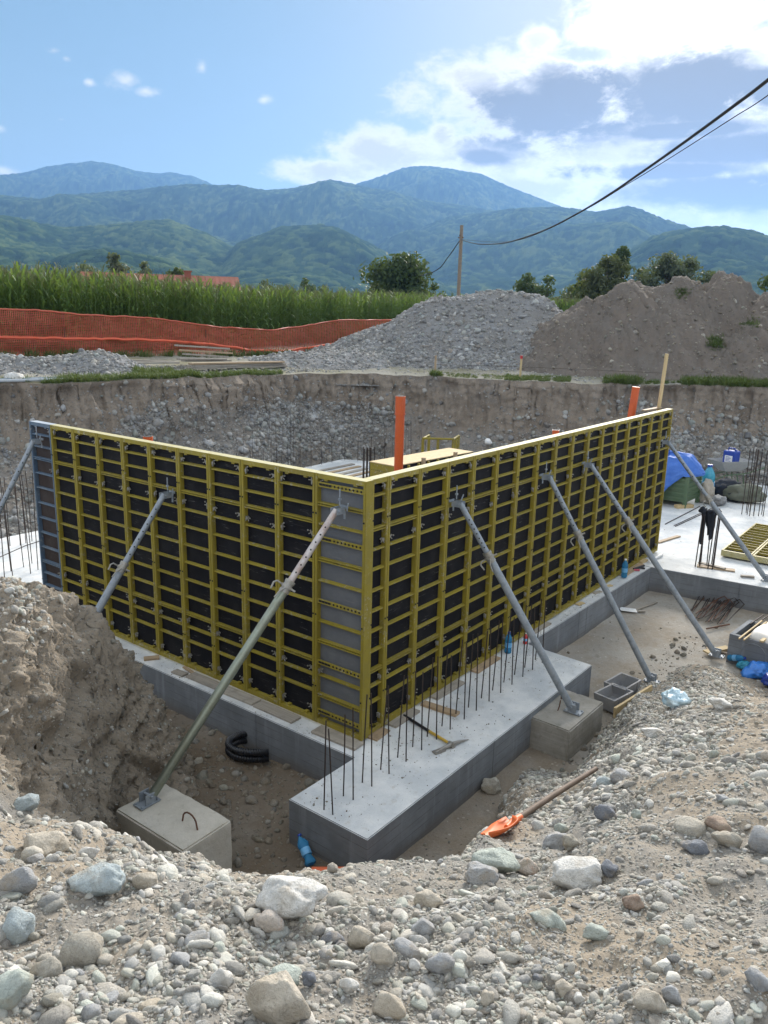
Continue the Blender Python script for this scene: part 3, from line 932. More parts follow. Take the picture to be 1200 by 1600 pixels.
# ------------------------------------------------------------------ cut bank round the far side
RIM = np.array([(-7, 17.3, 2.8), (-1, 16.2, 2.8), (4.0, 15.25, 2.8), (6.8, 14.7, 2.78), (9.6, 14.5, 2.75), (12.6, 14.5, 2.72), (14.9, 14.2, 2.7), (16.4, 12.9, 2.7), (17.4, 10.3, 2.7),
                (18.0, 8.2, 2.7), (18.8, 6.2, 2.7), (20.2, 4.4, 2.7), (21.6, 2.7, 2.72), (22.7, 0.9, 2.72), (24, -2.5, 2.75), (25, -9, 2.8)])
TOE = np.array([(-7, 12.7), (-1, 12.1), (1.7, 11.4), (5.6, 11.6), (8.9, 12.0), (11.8, 12.6), (13.5, 12.6), (14.7, 11.4), (15.3, 9.2), (15.8, 7.2), (16.6, 5.2), (18.0, 3.5), (19.4, 2.0), (20.2, 0.6), (21.2, -2.8), (22.2, -9.5)])


def resample(A, n):
    s = np.concatenate([[0], np.cumsum(np.hypot(*np.diff(RIM[:, :2], axis=0).T))])
    t = np.linspace(0, s[-1], n)
    out = np.stack([np.interp(t, s, A[:, k]) for k in range(A.shape[1])], -1)
    k = np.ones(25) / 25
    return np.stack([np.convolve(np.pad(out[:, c], 12, 'edge'), k, 'valid') for c in range(A.shape[1])], -1)


NB, NR = 780, 84
rim, toe = resample(RIM, NB), resample(TOE, NB)
rim[:, :2] += (fbm(np.arange(NB) * 0.03, 2.0, 0, 5, 0.6) * 1.0)[:, None] * ((toe - rim[:, :2]) / np.linalg.norm(toe - rim[:, :2], axis=1, keepdims=True))
hh = np.linspace(0, 1, NR)
uu = np.interp(hh, [0, 0.15, 0.5, 0.7, 0.92, 1.0], [0.0, 0.24, 0.69, 0.86, 0.985, 1.0])
rim[:, 2] += fbm(np.arange(NB) * 0.05, 5.0, 0, 4) * 0.12
BP = np.zeros((NR, NB, 3))
BP[..., :2] = toe[None] * (1 - uu)[:, None, None] + rim[None, :, :2] * uu[:, None, None]
BP[..., 2] = -0.55 + (rim[None, :, 2] + 0.55) * hh[:, None]
bn = normals(BP)
sx, sz_ = np.meshgrid(np.arange(NB) * 0.062, hh * 3.3)
gully = fbm(sx * 1.5, sz_ * 0.22, 1.0, 4, 0.55, True)
fis = sstep(fbm(sx * 2.6 + sz_ * 0.5, sz_ * 0.3, 9.0, 3, 0.5, True), 0.62, 0.9)
toe_push = fbm(sx * 0.22, 3.0, 1.0, 4, 0.6) * 1.5 * sstep(hh, 0.75, 0.1)[:, None]
bamp = toe_push + fbm(sx * 0.25, sz_ * 0.5, 2.0, 3) * 0.55 * sstep(hh, 0.0, 0.25)[:, None] + (gully * 0.34 - 0.12) * sstep(hh, 0.2, 0.9)[:, None] + fbm(sx * 0.8, sz_ * 1.2, 4.0, 5) * 0.32 + fbm(sx * 5, sz_ * 5, 2.0, 3) * 0.09 - fis * 0.12 * sstep(hh, 0.4, 0.8)[:, None]
bamp = bamp * (1 - 0.75 * sstep(hh, 0.93, 1.0))[:, None]
BP = BP + bn * bamp[..., None]
BANK_P, BANK_N = BP, normals(BP)
raz = np.degrees(np.arctan2(BP[0, :, 1] - CAM.y, BP[0, :, 0] - CAM.x))
shift = 0.22 * sstep(raz, 32, 40) * sstep(raz, 60, 50)
upper = np.clip(sstep(hh[:, None] - shift[None], 0.40, 0.62) + fbm(sx * 0.3 + sz_ * 0.25, sz_ * 0.5, 6.0, 5, 0.6) * 2.0, 0, 1)
tag(grid_mesh('excavation_bank', BP, M_BANK, True, {'upper': upper}), kind='structure')

# ------------------------------------------------------------------ ground beyond the rim, out to the horizon
RIM_A = np.degrees(np.arctan2(BP[-1, :, 1] - CAM.y, BP[-1, :, 0] - CAM.x))
RIM_D = np.hypot(BP[-1, :, 1] - CAM.y, BP[-1, :, 0] - CAM.x)
off = np.concatenate([[0, 0.05, 0.12, 0.25, 0.4], np.geomspace(0.6, 1400, 70)])
UD = RIM_D[None, :] + off[:, None]
ux, uy = polar(np.broadcast_to(RIM_A, UD.shape), UD)


def upper_z(off_):
    return np.interp(off_, [0, 0.4, 3, 8, 18, 60, 1500], [0, 0.02, 0.06, 0.25, 0.5, 0.7, 0.6])


uz = BP[-1, :, 2][None] * np.exp(-off / 6)[:, None] + 2.72 * (1 - np.exp(-off / 6))[:, None] + upper_z(off)[:, None]
uz = uz + (fbm(ux * 0.5, uy * 0.5, 7, 3) * 0.10 + fbm(ux * 2.5, uy * 2.5, 1, 2) * 0.05) * sstep(off, 0.1, 1.0)[:, None] * sstep(off, 900, 20)[:, None]
uz[0] -= 0.01
UP_P = np.stack([ux, uy, uz], -1)
tag(grid_mesh('upper_ground', UP_P, M_FIELD), kind='structure')
# the same plain carried on round the back of the viewpoint
a2 = np.concatenate([np.linspace(RIM_A.max(), 330 + RIM_A.min() + 30, 60)])
d2 = np.concatenate([np.linspace(14.0, 28, 12), np.geomspace(34, 1400, 18)])
A2, D2 = np.meshgrid(a2, d2)
bx_, by_ = polar(A2, D2)
tag(grid_mesh('plain', np.stack([bx_, by_, 2.75 + 0.5 * sstep(D2, 20, 80)], -1), M_FIELD), kind='structure')
a3 = np.linspace(100, 330, 60)
A3, D3 = np.meshgrid(a3, np.linspace(0.3, 14.2, 30))
bx_, by_ = polar(A3, D3)
tag(grid_mesh('standing_ground', np.stack([bx_, by_, np.interp(D3, [0.3, 14], [3.1, 2.74]) + fbm(bx_, by_, 0, 3) * 0.06], -1), M_NEAR), kind='structure')


def upper_at(azd, D):
    j = int(np.argmin(np.abs(RIM_A - azd)))
    return float(np.interp(D - RIM_D[j], off, UP_P[:, j, 2]))


def lin(tab, x):
    t = sorted(tab)
    return np.interp(x, [a for a, _ in t], [b for _, b in t])


# ------------------------------------------------------------------ heaps
def heap(name, outline, a0, a1, Dfront, Dcrest, Dback, m, rough, na=260, nd=110):
    """A heap whose skyline, seen from the pit edge, follows the (azimuth, slope) outline."""
    A, D = np.meshgrid(np.linspace(a0, a1, na), np.linspace(Dfront, Dback, nd))
    top = CAM.z + Dcrest * lin(outline, A)
    base = 2.3
    t = np.where(D < Dcrest, (D - Dfront) / (Dcrest - Dfront), (Dback - D) / (Dback - Dcrest))
    t = np.clip(t, 0, 1)
    prof = np.where(t < 0.85, t / 0.85 * 0.93, 0.93 + 0.07 * np.sin((t - 0.85) / 0.15 * math.pi / 2))
    edge = sstep(A, a0, a0 + 1.2) * sstep(A, a1, a1 - 1.2)
    x, y = polar(A, D)
    z = base + (top - base) * prof * edge
    rg = rough(x, y, z)
    z = z + (rg - np.percentile(rg, 75)) * sstep(t, 0, 0.2) * edge
    Pm = np.stack([x, y, z], -1)
    o = grid_mesh(name, Pm, m, flip=True)
    tag(o, kind='structure')
    return Pm


G_OUT = [(47, -0.0640), (43.12, -0.0470), (40.86, -0.0340), (38.6, -0.0152), (37.25, -0.007), (35.47, 0.0119), (34.15, 0.0238), (32.37, 0.0292), (30.6, 0.0321), (28.4, 0.0329), (26.64, 0.0297), (25.3, 0.0205), (23.86, -0.0126), (21, -0.07)]
S_OUT = [(29, -0.075), (27.9, -0.0453), (27.56, -0.0143), (26.96, 0.0011), (25.72, 0.0181), (24.07, 0.0334), (22.01, 0.0434), (20.8, 0.0502), (19.59, 0.0518), (17.96, 0.0492), (16.37, 0.048), (15.27, 0.0564), (14.72, 0.0606), (13.74, 0.0551), (12.15, 0.0402), (9.83, 0.0216), (7.19, -0.0043), (4, -0.06)]
HEAP_G = heap('gravel_mound', G_OUT, 21.5, 48, 30.8, 37.6, 44, M_HEAP, lambda x, y, z: fbm(x * 0.7, y * 0.7, z, 4) * 0.25 + fbm(x * 3, y * 3, z * 3, 4, 0.6) * 0.12)

def domes(name, items, m, step, rough):
    """Tipped heaps run together: each (azimuth, distance, height of top, radius along, radius across)."""
    C_ = [(*polar(a, D), zt, r1, r2, math.radians(a)) for a, D, zt, r1, r2 in items]
    xs = [c[0] for c in C_]; ys = [c[1] for c in C_]
    x, y = np.meshgrid(np.arange(min(xs) - 7, max(xs) + 7, step), np.arange(min(ys) - 7, max(ys) + 7, step))
    wx, wy = x + fbm(x * 0.5, y * 0.5, 1.0, 4) * 1.3, y + fbm(x * 0.5, y * 0.5, 9.0, 4) * 1.3
    z = np.full(x.shape, 2.2)
    for cx, cy, zt, r1, r2, a in C_:
        u = ((wx - cx) * math.cos(a) + (wy - cy) * math.sin(a)) / r1
        v = (-(wx - cx) * math.sin(a) + (wy - cy) * math.cos(a)) / r2
        r = np.hypot(u, v)
        zz = 2.2 + (zt - 2.2) * (1 - np.sqrt(r * r + 0.02)) * 1.16
        z = np.logaddexp(z * 5, zz * 5) / 5
    k = sstep(z, 2.4, 3.3)
    z = z + rough(x, y, z) * k
    Pm = np.stack([x, y, z], -1)
    gd = np.hypot(x - CAM.x, y - CAM.y) - np.interp(np.degrees(np.arctan2(y - CAM.y, x - CAM.x)), RIM_A[::-1] if RIM_A[0] > RIM_A[-1] else RIM_A, RIM_D[::-1] if RIM_A[0] > RIM_A[-1] else RIM_D)
    z = z - 1.2 * sstep(gd, 0.9, 0.1)
    Pm[..., 2] = z
    tag(grid_mesh(name, Pm, m, keep=(gd > 0.25) & (z > 2.5)), kind='structure')
    return Pm


HEAP_S = domes('soil_mound', [(20.3, 35.6, 6.45, 6.6, 5.4), (23.8, 35.2, 5.75, 5.8, 2.6), (26.0, 34.6, 4.75, 4.6, 1.9), (17.4, 36.2, 6.6, 6.8, 4.2), (14.6, 37.8, 7.0, 7.2, 3.0), (11.8, 36.5, 6.1, 6.4, 3.4), (8.0, 35.5, 5.2, 6.0, 4.0), (16.0, 33.2, 4.6, 3.6, 2.6), (12.5, 33.6, 4.7, 3.8, 2.6)], M_MOUND, 0.075,
               lambda x, y, z: fbm(x * 1.3, y * 1.3, z * 1.3, 5, 0.5, True) * 0.18 - 0.1 + fbm(x * 5, y * 5, z * 5, 4, 0.65) * 0.17 - 0.20 * sstep(fbm((x - y) * 0.9, z * 0.2, 3.0, 4, 0.55, True), 0.5, 0.85))
ST_OUT = [(72, -0.058), (65.0, -0.0560), (62.78, -0.0505), (60.52, -0.0535), (58.55, -0.0505), (56.53, -0.0450), (54.91, -0.0530), (53.28, -0.0694), (51.5, -0.08)]
HEAP_T = heap('stone_ridge', ST_OUT, 51.5, 72, 24.4, 27.4, 30.5, M_HEAP, lambda x, y, z: fbm(x * 1.2, y * 1.2, z, 4) * 0.14, 200, 60)
HEAP_T2 = heap('stone_bed', [(49, -0.06), (47.61, -0.0545), (45.37, -0.0475), (43.12, -0.0440), (39.95, -0.0400), (37, -0.045)], 36, 50, 28.5, 33.0, 36, M_HEAP, lambda x, y, z: fbm(x * 1.2, y * 1.2, z, 4) * 0.14, 160, 60)

# ------------------------------------------------------------------ wooded mountains
RIDGES = [  # distance, half depth, skyline
    (4600, 1500, [(90, 0.09), (68.73, 0.1112), (64.03, 0.1282), (61.88, 0.1373), (60.79, 0.1403), (59.09, 0.1513), (57.76, 0.1565), (56.23, 0.1587), (55.46, 0.1591), (53.9, 0.1551), (52.3, 0.1529), (50.27, 0.1524), (48.83, 0.1441), (46.13, 0.1111), (40, 0.05), (-20, 0.03)]),
    (2900, 1150, [(95, 0.07), (68.81, 0.0989), (64.12, 0.1109), (61.97, 0.1191), (59.79, 0.1181), (57.88, 0.1252), (55.94, 0.1303), (53.15, 0.1369), (50.7, 0.143), (49.05, 0.1425), (47.37, 0.144), (45.25, 0.1429), (43.53, 0.147), (41.16, 0.157), (39.64, 0.1529), (37.45, 0.1447), (33.07, 0.1318), (26.56, 0.1184), (20.2, 0.09), (10, 0.05), (-20, 0.03)]),
    (3700, 1100, [(60, 0.05), (46, 0.09), (42.67, 0.1205), (40.94, 0.1394), (39.21, 0.1545), (37.48, 0.1645), (36.19, 0.1728), (35.33, 0.1752), (34.04, 0.1748), (32.73, 0.1716), (31.0, 0.1662), (29.25, 0.1537), (27.95, 0.1466), (26.65, 0.1389), (24.49, 0.1254), (21.91, 0.1041), (15, 0.06), (-20, 0.03)]),
    (2500, 900, [(50, 0.04), (36, 0.1), (33.03, 0.1175), (28.74, 0.1289), (25.77, 0.1311), (23.25, 0.1253), (21.04, 0.1311), (20.0, 0.1247), (18.95, 0.1162), (17.54, 0.109), (15.52, 0.0949), (10.6, 0.075), (5.42, 0.0611), (-20, 0.05)]),
    (1500, 520, [(40, 0.02), (28, 0.03), (24.98, 0.0464), (22.95, 0.065), (20.97, 0.0815), (19.45, 0.0983), (17.91, 0.1056), (16.38, 0.1087), (15.24, 0.1097), (13.9, 0.1052), (12.57, 0.0981), (10.39, 0.0934), (5.59, 0.08), (-20, 0.05)]),
    (1750, 620, [(95, 0.08), (68.81, 0.0989), (63.83, 0.0998), (60.99, 0.0968), (58.4, 0.0896), (56.46, 0.0937), (54.46, 0.0991), (52.83, 0.1048), (51.6, 0.1045), (49.55, 0.0928), (47.88, 0.0775), (45.74, 0.0591), (44.0, 0.0393), (38, 0.02), (-20, 0.02)]),
    (1600, 560, [(60, 0.02), (52, 0.03), (49.19, 0.0513), (47.44, 0.0814), (46.14, 0.0909), (44.41, 0.1036), (42.23, 0.1071), (40.92, 0.1056), (39.15, 0.0934), (37.37, 0.0795), (35.11, 0.0582), (32.84, 0.0403), (28, 0.02), (-20, 0.02)]),
    (1150, 420, [(95, 0.05), (69.11, 0.0521), (64.07, 0.0539), (60.07, 0.052), (58.12, 0.0626), (56.14, 0.0705), (54.55, 0.0676), (52.53, 0.062), (50.47, 0.0505), (48.36, 0.0371), (44, 0.02), (-20, 0.02)]),
    (2050, 700, [(60, 0.02), (44, 0.03), (39.11, 0.0491), (35.58, 0.0728), (32.1, 0.096), (28.65, 0.1039), (24.43, 0.1113), (21.15, 0.1145), (17.81, 0.0898), (15.35, 0.0688), (12.99, 0.0551), (5, 0.03), (-20, 0.02)]),
]
ma = np.concatenate([np.linspace(-15, 8, 60, endpoint=False), np.linspace(8, 70, 900, endpoint=False), np.linspace(70, 95, 60)])
md = np.geomspace(620, 6200, 470)
MA, MD = np.meshgrid(ma, md)
mx, my = polar(MA, MD)
spur = fbm(mx / 620, my / 620, 3.0, 4, 0.42, True)
mz = np.full(MA.shape, 3.0)
for D0, w, sky_ in RIDGES:
    top = D0 * lin(sky_, MA)
    t = (MD - D0) / w
    wob = 1 + 0.30 * fbm(mx / 300 + D0, my / 300, 1.0, 3)
    prof = np.exp(-np.abs(t * wob) ** 1.7 * 1.6)
    mz = np.maximum(mz, 3.0 + (top + 1.7 - 3.0) * prof * (1 - 0.50 * (0.75 - spur) * np.clip(np.abs(t) * 2.2, 0, 1)))
f1, cv_ = worley(mx / 13, my / 13)
f2, cv2 = worley(mx / 27 + 40, my / 27, 5)
wood_m = sstep(mz, 6, 20)
crown = np.clip(1 - f1 * 1.25, 0, 1) * (0.5 + 0.5 * cv_)
mz = mz + wood_m * (np.sqrt(np.clip(1 - f1 ** 2 * 1.3, 0, 1)) * (2.6 + 3.2 * cv_) + np.clip(1 - f2, 0, 1) * 3.0 - 4.2)
tag(grid_mesh('wooded_mountains', np.stack([mx, my, mz], -1), M_FOREST, True, {'crown': np.clip(0.55 * cv_ + 0.45 * cv2, 0, 1)}, flip=True), kind='structure')

# ------------------------------------------------------------------ concrete
def slab_obj(name, poly, z0, z1, label, cat, joints=()):
    bm = bmesh.new()
    vs = [bm.verts.new((x, y, z1)) for x, y in poly]
    f = bm.faces.new(vs)
    if f.normal.z < 0:
        f.normal_flip()
    ex = bmesh.ops.extrude_face_region(bm, geom=[f])
    low = [v for v in ex['geom'] if isinstance(v, bmesh.types.BMVert)]
    for v in low:
        v.co.z = z0
    bmesh.ops.recalc_face_normals(bm, faces=bm.faces)
    bmesh.ops.bevel(bm, geom=[e for e in bm.edges if all(abs(v.co.z - z1) < 1e-4 for v in e.verts)], offset=0.008, segments=2, affect='EDGES')
    me = bpy.data.meshes.new(name)
    for q in bm.faces:
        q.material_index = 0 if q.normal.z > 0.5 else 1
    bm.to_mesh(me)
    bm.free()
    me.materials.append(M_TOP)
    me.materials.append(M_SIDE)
    o = link(name, me)
    tag(o, label, cat)
    for (x0, y0, x1, y1, zz0, zz1) in joints:      # raised seams left by the joints of the shuttering
        mb = MB()
        d = Vector((x1 - x0, y1 - y0, 0)).normalized() if (x0, y0) != (x1, y1) else Vector((1, 0, 0))
        mb.tube((x0, y0, zz0), (x1, y1, zz1), 0.006, seg=6)
        mb.build('seam', M_SIDE, o, True)
    return o


FOUND = [(-1.28, -1.10), (3.72, -1.18), (3.80, -0.13), (8.86, -0.25), (8.86, 1.5), (1.3, 1.5), (1.3, 7.2), (3.2, 7.2), (3.2, 11.0), (-0.9, 11.0), (-0.9, 7.4), (-0.28, 7.2), (-0.28, -0.12), (-1.28, -0.10)]
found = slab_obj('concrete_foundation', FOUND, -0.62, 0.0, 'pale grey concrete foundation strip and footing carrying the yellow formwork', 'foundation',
                 [(-0.283, 1.42, -0.283, 1.42, -0.5, -0.004), (-0.283, 3.9, -0.283, 3.9, -0.5, -0.004), (1.02, -1.139, 1.02, -1.139, -0.5, -0.004), (5.6, -0.174, 5.6, -0.174, -0.5, -0.004), (7.6, -0.222, 7.6, -0.222, -0.5, -0.004), (5.9, -0.181, 5.9, -0.181, -0.5, -0.004)])
SLAB = [(8.868, -0.25), (9.3, -5.2), (20.4, -5.4), (19.4, 0.15), (18.4, 2.2), (16.6, 4.6), (8.868, 4.6)]
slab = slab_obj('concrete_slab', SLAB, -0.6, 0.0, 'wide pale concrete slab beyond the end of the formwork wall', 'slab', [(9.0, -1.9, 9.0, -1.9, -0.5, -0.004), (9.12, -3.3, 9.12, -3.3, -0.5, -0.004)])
SLAB2 = [(7.0, 11.6), (13.85, 12.0), (15.0, 9.2), (8.4, 8.2)]
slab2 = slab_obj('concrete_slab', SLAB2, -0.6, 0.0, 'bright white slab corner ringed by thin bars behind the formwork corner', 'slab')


def chipped_block(name, sx, sy, sz, m, loc, rz, label):
    """Hand-cast concrete block with rough worn edges."""
    bm = bmesh.new()
    bmesh.ops.create_cube(bm, size=1.0)
    for v in bm.verts:
        v.co = Vector((v.co.x * sx, v.co.y * sy, (v.co.z + 0.5) * sz))
    bmesh.ops.bevel(bm, geom=list(bm.edges), offset=0.016, segments=2, affect='EDGES')
    bmesh.ops.subdivide_edges(bm, edges=[e for e in bm.edges if e.calc_length() > 0.08], cuts=14, use_grid_fill=True)
    co = np.array([v.co[:] for v in bm.verts])
    dx = np.minimum(np.abs(np.abs(co[:, 0]) - sx / 2), 9)
    dy = np.abs(np.abs(co[:, 1]) - sy / 2)
    dz = np.abs(co[:, 2] - sz)
    d2 = np.sort(np.stack([dx, dy, dz]), axis=0)[1]
    nn = fbm(co[:, 0] * 9, co[:, 1] * 9, co[:, 2] * 9, 4)
    amt = nn * 0.008 + np.exp(-d2 / 0.02) * np.minimum(fbm(co[:, 0] * 14, co[:, 1] * 14, co[:, 2] * 14 + 5, 3) * 0.06 - 0.004, 0)
    bm.normal_update()
    for v, a in zip(bm.verts, amt):
        v.co += v.normal * float(a)
    me = bpy.data.meshes.new(name)
    bm.to_mesh(me)
    bm.free()
    me.polygons.foreach_set('use_smooth', [True] * len(me.polygons))
    me.set_sharp_from_angle(angle=math.radians(50))
    me.materials.append(m)
    root = link(name, me, loc=loc, rot=(0, 0, rz))
    return tag(root, label, 'concrete block', 'cast blocks anchoring the props')


blockL = chipped_block('concrete_block', 0.58, 0.98, 0.62, M_BLOCK, (-2.25, 0.47, -0.52), 0.01, 'tan concrete block with a bent lifting loop beside the earth bank')
mb = MB()
loop = [(-0.01, -0.36 + 0.0, 0.60)] + [(-0.01, -0.25 - 0.095 * math.cos(t), 0.66 + 0.085 * math.sin(t)) for t in np.linspace(0, math.pi, 9)] + [(-0.01, -0.14, 0.60)]
mb.path(loop, 0.008, 8)
mb.build('lifting_loop', M_RUST, blockL, True)
blockR = chipped_block('concrete_block', 1.0, 0.56, 0.44, M_BLOCK2, (2.43, -1.40, -0.52), -0.03, 'brown stained concrete block standing against the footing on the sand')
mb = MB()
mb.path([(-0.13, 0.07, 0.42), (-0.10, 0.06, 0.50), (-0.085, 0.06, 0.57)], 0.007, 6)
mb.build('lifting_loop', M_RUST, blockR, True)
mb = MB()
mb.path([(0.20, 0.18, 0.42), (0.19, 0.18, 0.50), (0.15, 0.17, 0.52)], 0.009, 6)
mb.build('lifting_loop', M_RUST, blockR, True)

# ------------------------------------------------------------------ formwork panels
H, DEP, WP, RD = 3.0, 0.12, 0.588, 0.058
RIBZ = [2.81, 2.625, 2.44, 2.205, 1.975, 1.73, 1.49, 1.25, 1.01, 0.775, 0.58, 0.375]
WALER = (2, 9)
CLZ = [2.88, 2.30, 0.66, 0.16]


def stile_mesh(mp):
    mb = MB()
    mb.box(0, 0.038, 0, DEP, 0, H)
    mb.box(0.006, 0.032, -0.006, 0.0, 0.004, H - 0.004)
    mb.cur = 1
    for z in (2.55, 1.36, 0.47):
        m_ = Matrix.Translation((0.019, -0.0075, z)) @ Matrix.Rotation(math.pi / 2, 4, 'X')
        mb.lathe([(0.0115, -0.002), (0.0115, 0.002)], 10, m_)
    return mb.mesh('stile', [mp, M_HOLE])


def rib_mesh(w, mp, waler=False, holes=False):
    mb = MB()
    L = w - 0.076
    if holes:
        mb.box(0, L, 0.004, RD, -0.003, 0.003)
        mb.box(0, L, 0.004, 0.010, -0.028, 0.028)
        mb.cur = 1
        n = 12
        for k in range(n):
            if k < 4:
                mb.box(0.02 + 0.045 * k, 0.06 + 0.045 * k, 0.001, 0.006, -0.012, 0.012)
            else:
                m_ = Matrix.Translation((0.03 + (L - 0.06) * k / (n - 1), 0.003, 0)) @ Matrix.Rotation(math.pi / 2, 4, 'X')
                mb.lathe([(0.0125, -0.002), (0.0125, 0.002)], 10, m_)
    elif waler:
        for s in (-1, 1):
            mb.box(0, L, 0.004, RD, s * 0.014 - 0.006, s * 0.014 + 0.006)
        mb.box(0, L, 0.03, RD, -0.010, 0.010)
    else:
        # trapezoid hat section: narrow front, sloping top
        pr = [(0.014, -0.010), (0.014, 0.008), (RD, 0.015), (RD, -0.017)]
        vs = [(x, y, z) for x in (0, L) for y, z in pr]
        mb.add(vs, [(0, 1, 2, 3), (7, 6, 5, 4), (0, 4, 5, 1), (1, 5, 6, 2), (2, 6, 7, 3), (3, 7, 4, 0)])
    return mb.mesh('rib', [mp, M_HOLE])


def rail_mesh(w, mp, mtop):
    mb = MB()
    mb.box(0, w - 0.076, 0, DEP, 0, 0.052)
    mb.cur = 1
    mb.box(-0.036, w - 0.040, 0.001, DEP - 0.001, 0.0521, 0.0555)
    mb.cur = 0
    mb.box(0.08, 0.13, 0.01, 0.06, -0.022, 0.0)
    mb.box(w - 0.22, w - 0.17, 0.01, 0.06, -0.022, 0.0)
    return mb.mesh('rail', [mp, mtop])


def face_mesh(w, mp):
    mb = MB()
    mb.box(0.004, w - 0.004, 0, 0.018, 0.004, H - 0.004)
    return mb.mesh('facing_sheet', mp)


def clamp_mesh(side):
    """Zinc wedge clamp at a panel joint: body, wedge and the pale end of a tie."""
    mb = MB()
    s = side
    mb.box(min(0, s * 0.026), max(0, s * 0.026), 0.014, 0.05, -0.016, 0.02)
    m_ = Matrix.Translation((s * 0.03, 0.02, 0)) @ Matrix.Rotation(s * 0.5, 4, 'Y')
    mb.box(-0.005, 0.005, -0.009, 0.009, -0.042, 0.038, m_)
    mb.tube((s * 0.02, 0.03, 0.01), (s * 0.07, 0.012, -0.012), 0.006, seg=6)
    mb.lathe([(0.003, -0.010), (0.010, -0.005), (0.010, 0.005), (0.003, 0.010)], 8, Matrix.Translation((s * 0.075, 0.012, 0.03)))
    return mb.mesh('wedge_clamp', M_ZINC, True)


FMC = {}


def fm(key, f):
    if key not in FMC:
        FMC[key] = f()
    return FMC[key]


def panel(w, paint, facem, label, group, loc, rz, clamp_l=True, clamp_r=True, kind='p', rot=None):
    pid = paint.name
    root = empty('formwork_panel', loc, rz, label, 'formwork panel', group)
    if rot is not None:
        root.rotation_euler = rot
    st = fm(('st', pid), lambda: stile_mesh(paint))
    link('stile', st, root)
    link('stile', st, root, loc=(w - 0.038, 0, 0))
    rl = fm(('rl', pid, w), lambda: rail_mesh(w, paint, M_BLUTOP if paint is M_BLU else M_YELTOP))
    link('top_rail', rl, root, loc=(0.038, 0, H - 0.055))
    b = link('bottom_rail', rl, root, loc=(0.038, 0, 0.055))
    b.scale.z = -1
    link('facing_sheet', fm(('fc', facem.name, w), lambda: face_mesh(w, facem)), root, loc=(0, RD, 0))
    if kind == 'filler':
        for k, z in enumerate((2.88, 2.66, 2.43, 2.27, 2.02, 1.77, 1.53, 1.28, 1.04, 0.78, 0.61, 0.36, 0.16)):
            typ = 'h' if k in (0, 3, 6, 9, 12) else ('w' if k in (1, 4, 8, 11) else 'n')
            link('rib', fm(('rb', pid, w, typ), lambda: rib_mesh(w, paint, typ == 'w', typ == 'h')), root, loc=(0.038, 0, z))
    else:
        for k, z in enumerate(RIBZ):
            wl = k in WALER
            link('rib', fm(('rb', pid, w, wl), lambda: rib_mesh(w, paint, wl)), root, loc=(0.038, 0, z))
    for on, s, x in ((clamp_l, 1, 0.038), (clamp_r, -1, w - 0.038)):
        if on:
            cm = fm(('cl', s), lambda: clamp_mesh(s))
            for k, z in enumerate(CLZ):
                link('wedge_clamp', cm, root, loc=(x, 0, z + random.uniform(-0.02, 0.02)), rot=(0, random.uniform(-0.5, 0.5), 0))
    return root


ORD = ['first', 'second', 'third', 'fourth', 'fifth', 'sixth', 'seventh', 'eighth', 'ninth', 'tenth', 'eleventh', 'twelfth', 'thirteenth', 'fourteenth', 'fifteenth', 'sixteenth', 'seventeenth', 'eighteenth']
GL, GR = 'panels of the left formwork wall', 'panels of the right formwork wall'
LIFT = 0.03
y = 0.0
WF = 0.715
panel(WF, M_YEL, M_FILL, 'wide filler panel with grey sheet and perforated ribs at the wall corner', GL, (0, y + WF, LIFT), -math.pi / 2, True, False, 'filler')
y += WF + 0.002
for k in range(9):
    nm = ORD[k]
    extra = {3: ' where a steel prop is bolted', 0: ' next to the corner filler'}.get(k, ' left of the corner filler')
    panel(WP - 0.002, M_YEL, M_PLY, f'{nm} yellow framed black panel counted leftwards' + extra, GL, (0, y + WP - 0.002, LIFT), -math.pi / 2)
    y += WP
panel(WP - 0.002, M_BLU, M_BROWNPLY, 'blue grey framed panel at the far left end of the formwork', GL, (0, y + WP - 0.002, LIFT), -math.pi / 2, False, True)
y += WP
LEFT_END = y
x = DEP + 0.004
panel(0.30, M_YEL, M_PLY, 'narrow yellow framed black panel just right of the formwork corner', GR, (x, 0.02, LIFT), 0, False, True)
x += 0.302
WR = (10.03 - x) / 16
for k in range(16):
    lab = f'{ORD[k]} full width yellow framed black panel right of the formwork corner' if k < 15 else 'last yellow framed black panel at the open right end of the formwork'
    panel(round(WR - 0.002, 4), M_YEL, M_PLY, lab, GR, (x, 0.02, LIFT), 0)
    x += WR
RIGHT_END = x
# two more lying on the slab
for k, (lab, yy) in enumerate((('yellow panel lying ribs up on the slab, edge towards the formwork', -1.13), ('yellow panel lying ribs up on the slab, beside its neighbour and farther right', -1.73))):
    panel(0.588, M_YEL, M_PLY, lab, 'panels lying on the slab', (10.55, yy, DEP + 0.03), 0, False, False, 'p', (-math.pi / 2, 0, -math.pi / 2 + 0.0))
for o in [o for o in COL.objects if o.get('group') == 'panels lying on the slab']:
    # local x across, local z along world +X, front (-y) up
    o.rotation_euler = Matrix(((0, 0, 1), (-1, 0, 0), (0, -1, 0))).to_euler()
    o.location.z = DEP + 0.035


